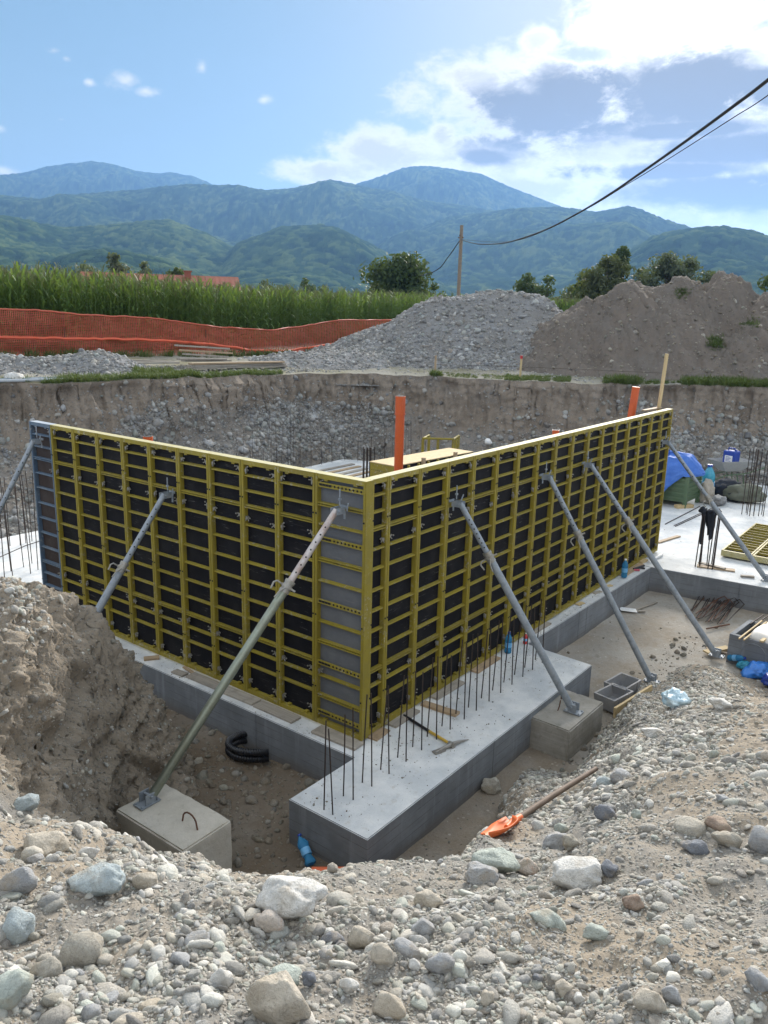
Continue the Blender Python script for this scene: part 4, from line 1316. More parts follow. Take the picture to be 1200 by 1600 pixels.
# ------------------------------------------------------------------ raking props
def plank_ob(name, p0, p1, w, t, m, label, cat='plank', group=None, z=None, roll=0.0, parent=None):
    p0, p1 = Vector(p0), Vector(p1)
    d = p1 - p0
    L = d.length
    mb = MB()
    n = max(2, int(L / 0.25))
    vs, fs = [], []
    for i in range(n + 1):
        xx = -L / 2 + L * i / n
        sag = random.uniform(-0.002, 0.002)
        for yy, zz in ((-w / 2, 0), (w / 2, 0), (w / 2, t), (-w / 2, t)):
            vs.append((xx + random.uniform(-.003, .003), yy + random.uniform(-.0015, .0015), zz + sag))
    for i in range(n):
        for k in range(4):
            a, b = i * 4 + k, i * 4 + (k + 1) % 4
            fs.append((a, b, b + 4, a + 4))
    fs += [(3, 2, 1, 0), tuple(n * 4 + k for k in range(4))]
    mb.add(vs, fs)
    rot = d.to_track_quat('X', 'Z').to_euler()
    o = mb.build(name, m, parent, bevel=0.003, loc=(p0 + p1) / 2, rot=rot)
    if roll:
        o.rotation_euler = (d.to_track_quat('X', 'Z') @ Euler((roll, 0, 0)).to_quaternion()).to_euler()
    return tag(o, label, cat, group)


def prop(T, F, wall, label, m_low, m_up, split=0.28, plate_z=None):
    """Push-pull prop from bracket T on a panel to foot F: tubes, collar with handle, head bracket with rod, foot."""
    T, F = Vector(T), Vector(F)
    d = (F - T).normalized()
    L = (F - T).length
    root = empty('raking_prop', F, 0, label, 'prop', 'steel props bracing the formwork')
    q = d.to_track_quat('-Z', 'Y')          # local -z runs down the tube
    loc_ = lambda p: p - F
    mid = T + d * L * split
    mb = MB(); mb.tube(loc_(mid - d * 0.05), loc_(F - d * 0.10), 0.047, 0.047, 18); mb.build('outer_tube', m_low, root, True)
    mb = MB(); mb.tube(loc_(T - d * 0.005), loc_(mid), 0.036, 0.036, 16)
    mb.cur = 1
    side = Vector((-wall[1], wall[0], 0))
    cam_side = (CAM - T).normalized()
    cam_side = (cam_side - d * cam_side.dot(d)).normalized()
    for k in range(7):
        c = T + d * (0.22 + (L * split - 0.3) * k / 7) + cam_side * 0.0355
        mb.tube(loc_(c), loc_(c + cam_side * 0.0015), 0.010, seg=8)
    mb.build('inner_tube', [m_up, M_HOLE], root, True)
    mb = MB()
    for a, r in ((-0.06, 0.056), (0.0, 0.062), (0.05, 0.056)):
        mb.tube(loc_(mid + d * (a - 0.016)), loc_(mid + d * (a + 0.016)), r, seg=16)
    mb.tube(loc_(mid - d * 0.07), loc_(mid + d * 0.06), 0.05, seg=14)
    e = d.cross(cam_side)
    mb.path([loc_(mid + e * 0.05), loc_(mid + e * 0.12 + cam_side * 0.03), loc_(mid + e * 0.14 + cam_side * 0.04 + d * 0.03), loc_(mid + e * 0.13 + cam_side * 0.05 + d * 0.10)], 0.010, 8)
    mb.tube(loc_(mid - e * 0.10 + cam_side * 0.03), loc_(mid - e * 0.04 + cam_side * 0.03), 0.012, seg=8)
    mb.path([loc_(mid + cam_side * 0.05), loc_(mid + cam_side * 0.075 + d * 0.08 + e * 0.04), loc_(mid + cam_side * 0.07 + d * 0.16 + e * 0.05)], 0.009, 8)
    mb.build('collar_nut', M_ZINC, root, True)
    # head bracket
    w = Vector((wall[0], wall[1], 0))       # away from the wall
    mb = MB()
    fr = Matrix((side, w, Vector((0, 0, 1)))).transposed().to_4x4()
    fr.translation = loc_(T)
    for s in (-1, 1):
        mb.box(s * 0.042 - 0.003, s * 0.042 + 0.003, -0.10, 0.04, -0.04, 0.03, fr)
    mb.box(-0.055, 0.055, -0.135, -0.12, 0.005, 0.035, fr)
    mb.box(0.01, 0.035, -0.118, -0.108, -0.11, -0.03, fr)
    pin = Matrix.Translation((0, 0.01, 0)) @ Matrix.Rotation(math.pi / 2, 4, 'Y')
    mb.lathe([(0.011, -0.065), (0.011, 0.065)], 10, fr @ pin)
    mb.tube(loc_(T) + Vector((0, 0, 0.05)) - w * 0.06, loc_(T) + Vector((0, 0, 0.22)) - w * 0.06, 0.008, seg=8)
    mb.tube(loc_(T) + Vector((0, 0, 0.10)) - w * 0.06, loc_(T) + Vector((0, 0, 0.12)) - w * 0.06, 0.02, seg=8)
    mb.path([loc_(T + side * 0.1 - w * 0.06), loc_(T + side * 0.13 - w * 0.04 + Vector((0, 0, 0.09)))], 0.009, 6)
    hb = mb.build('head_bracket', M_GALV, root, True)
    # foot: forked shoe on a plate
    mb = MB()
    ff = Matrix((side, w, Vector((0, 0, 1)))).transposed().to_4x4()
    mb.box(-0.07, 0.07, -0.11, 0.11, 0.004, 0.014, ff)
    for s in (-1, 1):
        mb.box(s * 0.05 - 0.005, s * 0.05 + 0.005, -0.06, 0.05, 0.014, 0.115, ff)
    mb.lathe([(0.014, -0.08), (0.014, 0.08)], 10, ff @ Matrix.Translation((0, -0.01, 0.085)) @ Matrix.Rotation(math.pi / 2, 4, 'Y'))
    mb.tube(-d * 0.115, -d * 0.03 + Vector((0, 0, 0.03)), 0.045, 0.03, 12)
    for sx_ in (-1, 1):
        for sy_ in (-1, 1):
            mb.lathe([(0.013, 0.014), (0.013, 0.026), (0.006, 0.03)], 6, ff @ Matrix.Translation((sx_ * 0.05, sy_ * 0.09, 0)))
    mb.build('foot_plate', M_GALV, root, True)
    return root


prop((-0.14, 0.29, 2.70), (-2.30, 0.80, 0.105), (-1, 0), 'greenish zinc prop footed on the concrete block with the lifting loop', M_GALV2, worn('pale rusty tube', (0.52, 0.48, 0.46), (0.3, 0.17, 0.12), 0.5, 0.5, 6, 0.7))
prop((-0.14, 3.19, 2.42), (-2.55, 3.19, -0.5), (-1, 0), 'galvanised prop whose foot is hidden behind the earth bank', M_GALV, M_GALV)
prop((-0.14, 6.26, 2.77), (-2.2, 6.26, -0.45), (-1, 0), 'blue grey prop leaning on the blue framed end panel', worn('dull blue steel', (0.22, 0.30, 0.38), (0.3, 0.33, 0.35), 0.5, 0.5), M_GALV, 0.34)
prop((1.70, -0.12, 2.52), (1.93 + 0.47, -1.50, -0.075), (0, -1), 'galvanised prop footed on the brown stained block', M_GALV, M_GALV, 0.25)
prop((4.15, -0.12, 2.49), (4.77, -1.72, -0.48), (0, -1), 'galvanised prop standing on the bare earth beside the grey mould boxes', M_GALV, M_GALV, 0.28)
prop((5.66, -0.12, 2.47), (6.29, -2.24, -0.44), (0, -1), 'galvanised prop whose foot stands at the heap beside the square tank', M_GALV, M_GALV, 0.30)
prop((9.50, -0.12, 2.42), (9.50, -2.26, 0.0), (0, -1), 'galvanised prop at the open end of the wall, footed on the slab', M_GALV, M_GALV, 0.42)

# ------------------------------------------------------------------ reinforcement
def bar_mesh(L, r=0.007, bend=0.0, lean=(0, 0)):
    mb = MB()
    n = 6
    mb.path([(lean[0] * t + bend * t * t, lean[1] * t, -0.05 + (L + 0.05) * t) for t in np.linspace(0, 1, n)], r, 6)
    return mb.mesh('starter_bar', M_REBAR, True)


ORDB = ['first'] + [w for w in 'second third fourth fifth sixth seventh eighth ninth tenth eleventh twelfth thirteenth fourteenth fifteenth'.split()] + ['last']
GRP = 'starter bars rising from the footing'
for k in range(16):
    xx = -1.19 + 0.302 * k
    for s, yy, row in ((1, -0.485, 'rear row, nearer the formwork'), (-1, -0.605, 'front row, nearer the block')):
        L = 0.97 + random.uniform(-0.05, 0.07)
        m_ = bar_mesh(L, 0.0075, random.uniform(-0.02, 0.02), (random.uniform(-0.03, 0.03), -s * 0.035))
        tag(link('starter_bar', m_, loc=(xx + random.uniform(-0.015, 0.015), yy, 0)), f'{ORDB[k]} thin bar from the left end of the footing, {row}', 'steel bar', GRP)


def bar_set(pts, L, label, group, r=0.008, lean=0.03):
    ms = [bar_mesh(L * random.uniform(0.94, 1.05), r, random.uniform(-lean, lean) * 0.6, (random.uniform(-lean, lean), random.uniform(-lean, lean))) for _ in range(5)]
    for x_, y_ in pts:
        tag(link('column_bar', random.choice(ms), loc=(x_, y_, 0)), label, 'steel bar', group)


bar_set([(9.50, -0.92), (9.52, -1.0), (9.72, -0.93), (9.78, -0.95), (9.52, -1.16), (9.53, -1.24), (9.78, -1.2), (9.85, -1.14), (9.65, -1.22), (9.74, -1.08)], 1.12, 'dark upright bar of the bundle hung with a dark garment', 'bars under the dark garment', 0.011)
bar_set([(14.95, -0.5), (15.0, -0.62), (14.98, -0.78), (15.05, -0.88), (15.2, -0.55), (15.25, -0.72), (15.3, -0.9), (15.1, -0.98), (14.9, -0.7), (15.35, -0.6)], 1.75, 'thin upright bar of the column bundle near the wheelbarrow', 'bars near the wheelbarrow', 0.010)
pts = [(0.25 + 0.12 * k + random.uniform(-0.03, 0.03), 8.4 + random.uniform(-0.15, 0.15) + (0.5 if k % 2 else 0)) for k in range(19)]
bar_set(pts, 1.75, 'thin upright bar on the white slab left of the formwork', 'bars left of the formwork', 0.008, 0.10)
pts2 = [(0.6 + 0.16 * k, 10.3 + random.uniform(-0.1, 0.1)) for k in range(12)]
bar_set(pts2, 1.45, 'thin upright bar on the white slab left of the formwork', 'bars left of the formwork', 0.008, 0.06)
mb = MB(); mb.path([(-0.2, 8.2, 0.42), (0.7, 8.35, 0.55), (1.6, 8.4, 0.62), (2.5, 8.5, 0.6)], 0.008, 6)
tag(mb.build('tie_bar', M_REBAR, None, True), 'lone horizontal bar tied across the upright bars left of the formwork', 'steel bar')
ring = []
for k in range(13):
    t = k / 12
    ring.append((7.15 + 6.55 * t, 11.5 + 0.38 * t))
for k in range(7):
    t = k / 6
    ring.append((13.75 + 1.1 * t, 11.8 - 2.5 * t))
bar_set(ring, 0.85, 'thin bar standing along the edge of the white slab corner', 'bars round the white slab corner', 0.008, 0.03)
cl = [(13.2 + random.uniform(-.9, .9), 9.0 + random.uniform(-.3, .3)) for k in range(8)] + [(9.2 + 0.23 * k, 11.75 + random.uniform(-.15, .15)) for k in range(11)] + [(10.4 + .05 * k, 8.3 + .06 * (k % 3)) for k in range(10)]
bar_set(cl[:19], 1.6, 'tall thin bar behind the formwork corner in front of the stony bank', 'bars in front of the stony bank', 0.004, 0.05)
bar_set(cl[19:], 1.2, 'dark bar of the cluster beside the stacked yellow form', 'bars beside the stacked form', 0.012, 0.01)

# loose bars, stirrups
def rod(name, pts, r, m, label, cat, group=None):
    c = sum((Vector(p) for p in pts), Vector()) / len(pts)
    mb = MB(); mb.path([Vector(p) - c for p in pts], r, 8)
    return tag(mb.build(name, m, None, True, loc=c), label, cat, group)


rod('loose_bar', [(12.5, 0.66, 0.012), (15.1, 0.58, 0.012)], 0.011, M_REBAR, 'long loose bar on the slab pointing at the green crate', 'steel bar')
rod('loose_bar', [(12.5, 0.45, 0.010), (14.0, 0.34, 0.02), (15.4, 0.25, 0.010)], 0.009, M_REBAR, 'upper of two long parallel bars lying together on the slab', 'steel bar')
rod('loose_bar', [(12.46, 0.40, 0.010), (15.35, 0.20, 0.010)], 0.009, M_REBAR, 'lower of two long parallel bars lying together on the slab', 'steel bar')
rod('red_bar', [(7.47, -1.76, -0.47), (7.96, -2.02, -0.47)], 0.014, M_RUST, 'short rusty red bar lying on bare earth before the tank', 'bar')
for k in range(12):
    y0 = -1.30 - 0.045 * k
    x0 = 7.85 + random.uniform(-0.12, 0.1)
    x1 = 9.05 + random.uniform(-0.1, 0.1)
    z = -0.47 + 0.02 * (k % 4) + random.uniform(0, 0.02)
    sk = random.uniform(-0.16, 0.16)
    w = 0.19
    pts = [(x0, y0, z), (x1, y0 + sk, z + 0.03), (x1 + 0.02, y0 + sk - w * 0.5, z + 0.10), (x1, y0 + sk - w, z + 0.03), (x0 + 0.05, y0 - w, z)]
    rod('stirrup', pts, 0.009, M_REBAR if k % 3 else M_RUST, 'dark bent bar in the pile lying on the earth before the slab edge', 'bent bar', 'pile of bent bars')

# ------------------------------------------------------------------ planks and small things on the strip
for lab, a, b, w, t, m in (
    ('short wood block under the left wall, nearest the earth bank', (-0.20, 3.72, 0.001), (-0.03, 3.60, 0.001), 0.10, 0.03, M_WOOD),
    ('thin split wedge under the left wall', (-0.17, 3.10, 0.001), (-0.16, 2.88, 0.001), 0.11, 0.026, M_OLDWOOD),
    ('slim pale wedge leaning by the left wall', (-0.04, 3.06, 0.03), (-0.05, 2.84, 0.001), 0.05, 0.02, M_WOOD),
    ('third plank from the corner packed under the left wall', (-0.11, 2.84, 0.001), (-0.10, 2.24, 0.001), 0.16, 0.028, M_OLDWOOD),
    ('second plank from the corner packed under the left wall', (-0.11, 2.20, 0.001), (-0.09, 1.60, 0.001), 0.17, 0.028, M_OLDWOOD),
    ('plank with nail marks packed under the left wall below the prop', (-0.10, 1.57, 0.001), (-0.10, 0.92, 0.001), 0.17, 0.028, M_OLDWOOD),
    ('plank packed under the grey corner filler', (-0.10, 0.60, 0.001), (-0.08, -0.04, 0.001), 0.19, 0.028, M_OLDWOOD),
    ('thin plank end poking out at the formwork corner', (0.14, -0.04, 0.001), (0.42, -0.02, 0.001), 0.14, 0.02, M_WOOD),
    ('plank packed under the right wall beside the corner', (0.52, -0.02, 0.001), (1.02, -0.02, 0.001), 0.16, 0.03, M_OLDWOOD),
    ('reddish plank lying square to the right wall among the bars', (1.22, 0.0, 0.001), (1.25, -0.50, 0.001), 0.11, 0.035, M_WOOD),
    ('second plank along the foot of the right wall', (1.42, -0.03, 0.001), (2.05, -0.05, 0.001), 0.13, 0.03, M_OLDWOOD),
    ('third plank along the foot of the right wall', (2.42, -0.03, 0.001), (3.05, -0.03, 0.001), 0.13, 0.03, M_WOOD),
    ('plank lying by the wall foot past the standing bottle', (4.05, 0.02, 0.001), (4.75, 0.0, 0.001), 0.14, 0.028, M_OLDWOOD),
    ('small yellowish wood scrap on the strip, nearest of three', (5.84, -0.02, 0.001), (6.02, -0.05, 0.001), 0.09, 0.02, M_PINE),
    ('small grey wood scrap on the strip, middle of three', (6.60, 0.0, 0.001), (6.78, -0.06, 0.001), 0.08, 0.02, M_OLDWOOD),
    ('small yellow wood scrap on the strip, farthest of three', (7.10, -0.01, 0.001), (7.24, -0.08, 0.001), 0.08, 0.02, M_PINE),
    ('thin board under the far blue bottle by the wall foot', (7.9, -0.03, 0.001), (8.9, -0.04, 0.001), 0.12, 0.02, M_WOOD),
    ('yellow brown wood offcut at the foot of the wall near its end', (8.95, 0.0, 0.001), (9.2, -0.03, 0.001), 0.09, 0.05, M_PINE),
    ('long narrow board lying on the slab behind the wall end', (10.72, 0.24, 0.001), (11.6, 0.05, 0.001), 0.09, 0.03, M_WOOD),
    ('short board on the slab beside the bars with the garment', (9.55, -0.94, 0.001), (9.72, -1.62, 0.001), 0.16, 0.025, M_WOOD),
    ('dark timber board under the bars with the garment', (9.75, -0.92, 0.026), (9.64, -1.45, 0.03), 0.10, 0.02, M_OLDWOOD),
    ('angled wood scrap near the slab edge', (9.42, -1.80, 0.001), (9.52, -2.02, 0.001), 0.07, 0.04, M_OLDWOOD),
    ('dark narrow plank lying on the bare earth', (7.50, -0.42, -0.50), (8.25, -0.62, -0.49), 0.05, 0.025, M_OLDWOOD),
    ('short dark wood piece touching the narrow plank on the earth', (7.46, -0.40, -0.50), (7.62, -0.62, -0.49), 0.06, 0.03, M_OLDWOOD),
    ('upright edge timber in front of the grey mould boxes', (3.22, -1.74, -0.42), (4.18, -1.90, -0.40), 0.035, 0.15, M_PINE),
    ('pale board leaning at the foot of the prop near the tank', (6.35, -2.05, -0.46), (6.75, -2.30, -0.44), 0.12, 0.025, M_PINE),
    ('brown board lying behind the prop foot near the tank', (6.6, -2.0, -0.49), (6.75, -2.35, -0.48), 0.10, 0.02, M_WOOD),
):
    plank_ob('plank', a, b, w, t, m, lab, 'plank', 'loose timber round the formwork')

# ------------------------------------------------------------------ tools and litter
def place(o, loc, rot=(0, 0, 0)):
    o.location, o.rotation_euler = loc, rot
    return o


# pickaxe on the footing
pk = empty('pickaxe', (0.59, -0.83, 0.0), 0, 'pickaxe with yellow and black handle lying among the bars on the footing', 'pickaxe')
mb = MB()
mb.path([(0.10, 0.37, 0.022), (0.215, 0.82, 0.022)], [0.017, 0.019], 10)
mb.cur = 1
mb.path([(0.0, 0.0, 0.03), (0.02, 0.07, 0.028), (0.10, 0.37, 0.022)], [0.021, 0.017, 0.017], 10)
mb.mi = [1 - k for k in mb.mi]
mb.build('handle', [M_YELHANDLE, M_BLACKPL], pk, True)
mb = MB()
d = Vector((0.96, -0.27, 0)).normalized()
mb.path([d * -0.24 + Vector((0, 0, 0.012)), d * -0.12 + Vector((0, 0, 0.030)), Vector((0, 0, 0.036)), d * 0.13 + Vector((0, 0, 0.032)), d * 0.26 + Vector((0, 0, 0.012))], [0.014, 0.020, 0.028, 0.017, 0.004], 8)
m_ = Matrix((d, Vector((-d.y, d.x, 0)), Vector((0, 0, 1)))).transposed().to_4x4()
mb.box(-0.26, -0.11, -0.034, 0.034, 0.006, 0.024, m_)
mb.tube((-0.008, -0.035, 0.03), (0.01, 0.04, 0.03), 0.033, seg=10)
mb.build('head', M_CHROME, pk, True)

# shovel on the gravel slope
def ground_z(x_, y_):
    return max(near_z(x_, y_), -0.5)


sa, sb_ = Vector((-2.30, -3.00, 0)), Vector((-0.62, -2.95, 0))
sa.z, sb_.z = ground_z(sa.x, sa.y) + 0.03, ground_z(sb_.x, sb_.y) + 0.05
sdir = (sb_ - sa).normalized()
for k in range(12):                     # lift until it lies clear of the stones
    p = sa.lerp(sb_, k / 11)
    lift = ground_z(p.x, p.y) + 0.015 - p.z
    if lift > 0:
        sa.z += lift * (1 - k / 11); sb_.z += lift * (k / 11)
sdir = (sb_ - sa).normalized()
shv = empty('shovel', sa, 0, 'shovel with orange blade and dark wooden handle lying on the gravel slope', 'shovel')
sid = Vector((sdir.y, -sdir.x, 0)).normalized()
nup = sid.cross(sdir)
if nup.z < 0: nup = -nup
sid, nup = sid * math.cos(0.55) + nup * math.sin(0.55), nup * math.cos(0.55) - sid * math.sin(0.55)     # tipped on one edge
mb = MB()
rows, cols = 9, 9
vs = []
for i in range(rows):
    t = i / (rows - 1)
    for j in range(cols):
        s = (j / (cols - 1) - 0.5) * 2
        wd = 0.105 * (0.25 + 0.75 * min(1, t * 5)) if t < 0.2 else 0.105 * (1 - max(0, (t - 0.6) / 0.4) ** 2.2 * 0.85)
        vs.append(sdir * (0.10 - 0.34 * t) + sid * (s * wd) + nup * (0.035 * s * s - 0.03 * math.sin(t * 2.6) + 0.03))
fs = [(i * cols + j, i * cols + j + 1, (i + 1) * cols + j + 1, (i + 1) * cols + j) for i in range(rows - 1) for j in range(cols - 1)]
mb.add(vs, fs)
bl = mb.build('blade', M_ORANGE, shv, True)
so = bl.modifiers.new('thick', 'SOLIDIFY'); so.thickness = 0.004
mb = MB(); mb.path([sdir * 0.02 + nup * 0.012, sdir * 0.14 + nup * 0.02, sdir * 0.24 + nup * 0.02], [0.018, 0.026, 0.022], 10)
mb.build('socket', M_ORANGE, shv, True)
mb = MB(); mb.path([sdir * 0.2 + nup * 0.02, sdir * 0.8 + nup * 0.025, sb_ - sa + nup * 0.02], [0.021, 0.022, 0.019], 10)
mb.build('handle', M_DARKWOOD, shv, True)


# drink bottles
def bottle(loc, rot, h, r, m, label, cap=None, group='drink bottles on the site', crush=0.0):
    root = empty('bottle', loc, 0, label, 'bottle', group)
    root.rotation_euler = rot
    prof = [(r * 0.82, 0.0), (r * 0.98, 0.012), (r, 0.03)]
    for k in range(7):
        z = 0.04 + (h * 0.60 - 0.04) * k / 6
        prof.append((r * (0.93 if k % 2 else 1.0), z))
    prof += [(r, h * 0.64), (r * 0.97, h * 0.68), (r * 0.8, h * 0.78), (r * 0.5, h * 0.87), (r * 0.33, h * 0.92), (r * 0.33, h * 0.955)]
    mb = MB(); mb.lathe(prof, 18)
    if crush:
        mb.v = [(x + crush * 0.5 * math.sin(z * 30 + x * 40), y * (1 - crush * 6 * abs(math.sin(z * 21))), z) for x, y, z in mb.v]
    mb.build('body', m, root, True)
    mb = MB(); mb.lathe([(r * 0.42, h * 0.945), (r * 0.42, h)], 12); mb.build('cap', cap or M_BLUEPL, root, True)
    mb = MB(); mb.lathe([(r * 1.012, h * 0.30), (r * 1.012, h * 0.52)], 18); mb.build('wrapper', plain('bottle wrapper', (0.16, 0.42, 0.70), 0.4), root, True)
    return root


bottle((3.32, -0.06, 0), (0, 0, 0), 0.32, 0.052, M_BOTTLE, 'blue water bottle standing on the footing among the bars')
bottle((7.82, -0.09, 0.02), (0, 0, 0.4), 0.36, 0.058, M_BOTTLE, 'blue water bottle standing at the far foot of the right wall', M_WHITE)
bottle((-1.45, -0.55, -0.43), (1.05, 0.0, 2.75), 0.31, 0.05, M_BOTTLE, 'crushed blue bottle lying in stones against the end of the footing', M_BLUEPL, crush=0.02)
bottle((3.78, -0.10, 0), (0, 0, 0), 0.17, 0.032, M_RED, 'small red bottle standing behind the bars on the footing', M_WHITE)

# corrugated black hose bent to a U
root = empty('drain_hose', (-0.42, 1.42, -0.43), 0, 'bent piece of black corrugated hose lying on the earth below the strip', 'hose')
base = [(0.30, 0.06), (0.16, 0.20), (0.02, 0.27), (-0.13, 0.22), (-0.20, 0.08), (-0.16, -0.10), (-0.04, -0.26), (0.06, -0.34)]
for off_, nm in ((0.0, 'hose_run'), (0.085, 'hose_run')):
    pts, rad = [], []
    for i in range(len(base) - 1):
        for k in range(12):
            t = k / 12
            pts.append((base[i][0] * (1 - t) + base[i + 1][0] * t, base[i][1] * (1 - t) + base[i + 1][1] * t, off_))
    P2 = np.array(pts)
    for c in range(2):
        P2[:, c] = np.convolve(np.pad(P2[:, c], 8, 'edge'), np.ones(17) / 17, 'valid')
    rad = [0.046 if k % 2 else 0.039 for k in range(len(P2))]
    mb = MB(); mb.path(P2.tolist(), rad, 12); mb.build(nm, M_BLACKPL, root, True)

# grey mould boxes
def tray(loc, rz, label):
    root = empty('mould_box', loc, rz, label, 'mould box', 'grey mould boxes beside the gravel heap')
    mb = MB()
    a, b, h, t = 0.24, 0.17, 0.20, 0.03
    o = [(-a, -b), (a, -b), (a, b), (-a, b)]
    i_ = [(-a + t, -b + t), (a - t, -b + t), (a - t, b - t), (-a + t, b - t)]
    s = 0.86
    vs = [(x * s, y_ * s, 0) for x, y_ in o] + [(x, y_, h) for x, y_ in o] + [(x, y_, h) for x, y_ in i_] + [(x * s, y_ * s, 0.03) for x, y_ in i_]
    fs = [(3, 2, 1, 0)]
    for k in range(4):
        n = (k + 1) % 4
        fs += [(k, n, 4 + n, 4 + k), (4 + k, 4 + n, 8 + n, 8 + k), (8 + k, 8 + n, 12 + n, 12 + k)]
    fs.append((12, 13, 14, 15))
    mb.add(vs, fs)
    mb.build('shell', M_GREYTUB, root, bevel=0.006)
    mb = MB()
    for s_ in (-1, 1):
        mb.box(s_ * 0.12 - 0.008, s_ * 0.12 + 0.008, -b - 0.006, -b + 0.02, 0.05, h)
    mb.build('grip', M_GREYTUB, root)
    return root


tray((3.66, -1.55, -0.47), -0.2, 'grey open mould box nearest the edge timber')
tray((4.08, -1.52, -0.47), -0.16, 'grey open mould box behind its twin, touching the heap')


# crumpled film and bags
def crumple(name, loc, size, m, label, cat, seed, group=None, sub=4):
    bm = bmesh.new()
    bmesh.ops.create_icosphere(bm, subdivisions=sub, radius=1.0)
    co = np.array([v.co[:] for v in bm.verts])
    k = 1 + fbm(co[:, 0] * 1.4 + seed, co[:, 1] * 1.4, co[:, 2] * 1.4, 4) * 0.7 + fbm(co[:, 0] * 3 + seed, co[:, 1] * 3, co[:, 2] * 3, 4, 0.6, True) * 0.22 - 0.1
    co = co * k[:, None] * np.array(size)
    co[:, 2] = np.maximum(co[:, 2], -size[2] * 0.45)
    for v, c in zip(bm.verts, co):
        v.co = Vector(c)
    me = bpy.data.meshes.new(name)
    bm.to_mesh(me); bm.free()
    me.polygons.foreach_set('use_smooth', [True] * len(me.polygons))
    me.materials.append(m)
    return tag(link(name, me, loc=loc, rot=(0, 0, seed)), label, cat, group)


z_ = ground_z(2.07, -2.80)
crumple('film_bundle', (2.07, -2.80, z_ + 0.07), (0.16, 0.13, 0.10), M_FILM, 'lump wrapped in pale blue film on the gravel heap', 'film bundle', 3.3)
M_BLUEBAG = plain('blue bag film', (0.04, 0.20, 0.62), 0.3)
crumple('plastic_bag', (6.02, -2.90, -0.40), (0.17, 0.24, 0.13), M_BLUEBAG, 'crumpled bright blue bag lying before the tank at the right edge', 'plastic bag', 1.2)
crumple('plastic_bag', (5.75, -3.16, -0.38), (0.12, 0.14, 0.10), plain('navy bag', (0.02, 0.05, 0.3), 0.35), 'navy bag half hidden at the right edge below the bright blue one', 'plastic bag', 4.2)
crumple('plastic_bag', (6.20, -2.68, -0.44), (0.10, 0.09, 0.07), plain('teal bag', (0.03, 0.26, 0.38), 0.35), 'small teal bag at the foot of the square tank', 'plastic bag', 2.2)
bottle((6.30, -2.42, -0.42), (1.2, 0.3, -0.5), 0.30, 0.05, M_BOTTLE, 'blue bottle lying on its side against the square tank')
mb = MB(); mb.box(-0.105, 0.105, -0.15, 0.15, 0, 0.004); place(tag(mb.build('paper_sheet', M_WHITE), 'white paper sheet lying on the bare earth near the strip', 'paper'), (7.45, -0.36, -0.462), (0.05, 0.03, 0.5))

# square concrete tank with lid sheet
root = empty('inspection_tank', (6.72, -2.86, -0.55), -0.10, 'square grey concrete tank with round knockout at the right edge', 'tank')
mb = MB()
a, h, t = 0.44, 0.52, 0.07
mb.box(-a, -a + t, -a, a, 0, h); mb.box(a - t, a, -a, a, 0, h)
mb.box(-a + t, a - t, -a, -a + t, 0, h); mb.box(-a + t, a - t, a - t, a, 0, h); mb.box(-a + t, a - t, -a + t, a - t, 0, 0.06)
mb.build('shell', M_SIDE, root, bevel=0.006)
mb = MB()
prof = [(0.175, -0.004), (0.19, 0.006), (0.205, -0.004)]
m_ = Matrix.Translation((-a - 0.001, 0.05, 0.27)) @ Matrix.Rotation(-math.pi / 2, 4, 'Y')
for k in range(36):
    a0, a1 = 2 * math.pi * k / 36, 2 * math.pi * (k + 1) / 36
    q = [m_ @ Vector((r * math.cos(t_), r * math.sin(t_), z)) for t_ in (a0, a1) for r, z in ((0.172, 0.0), (0.176, 0.012), (0.192, 0.012), (0.198, 0.0))]
    mb.add(q, [(0, 1, 5, 4), (1, 2, 6, 5), (2, 3, 7, 6)])
mb.lathe([(0.172, 0.0), (0.172, 0.004)], 30, m_)
mb.build('knockout', M_SIDE, root, True)
mb = MB()
n = 14
vs = []
for i in range(n + 1):
    for j in range(n + 1):
        u_, v_ = i / n, j / n
        vs.append((-0.46 + 0.9 * u_, -0.62 + 0.86 * v_, 0.045 + 0.02 * math.sin(u_ * 5) + 0.012 * math.sin(v_ * 7 + u_ * 3) - (0.05 * max(0, 0.15 - u_) / 0.15)))
mb.add(vs, [(i * (n + 1) + j, (i + 1) * (n + 1) + j, (i + 1) * (n + 1) + j + 1, i * (n + 1) + j + 1) for i in range(n) for j in range(n)])
sh = mb.build('cover_sheet', M_PALESHEET, None, True, loc=(6.76, -2.95, -0.02), rot=(0, 0, -0.1))
sh.modifiers.new('t', 'SOLIDIFY').thickness = 0.012
tag(sh, 'pale sheet lying as a lid over the square tank', 'cover sheet')
for k, (dy, lab) in enumerate(((0.28, 'left of two thin sticks under the pale lid sheet'), (0.21, 'right of two thin sticks under the pale lid sheet'))):
    plank_ob('stick', (6.14, -2.84 + dy, -0.02), (7.15, -2.95 + dy, 0.0), 0.025, 0.022, M_PINE, lab, 'stick')
for k, (dy, lab) in enumerate(((-0.02, 'square wood batten end under the lid sheet, nearer the corner'), (-0.20, 'square wood batten end under the lid sheet, farther right'))):
    plank_ob('batten', (6.24, -2.84 + dy, -0.02), (7.15, -2.95 + dy, -0.01), 0.05, 0.03, M_PINE, lab, 'batten')
rod('loose_bar', [(6.9, -2.55, 0.0), (7.5, -2.62, 0.0)], 0.01, M_REBAR, 'thin dark bar sticking out behind the tank, left one', 'steel bar')
rod('loose_bar', [(6.9, -2.62, 0.01), (7.5, -2.70, 0.01)], 0.01, M_REBAR, 'thin dark bar sticking out behind the tank, right one', 'steel bar')

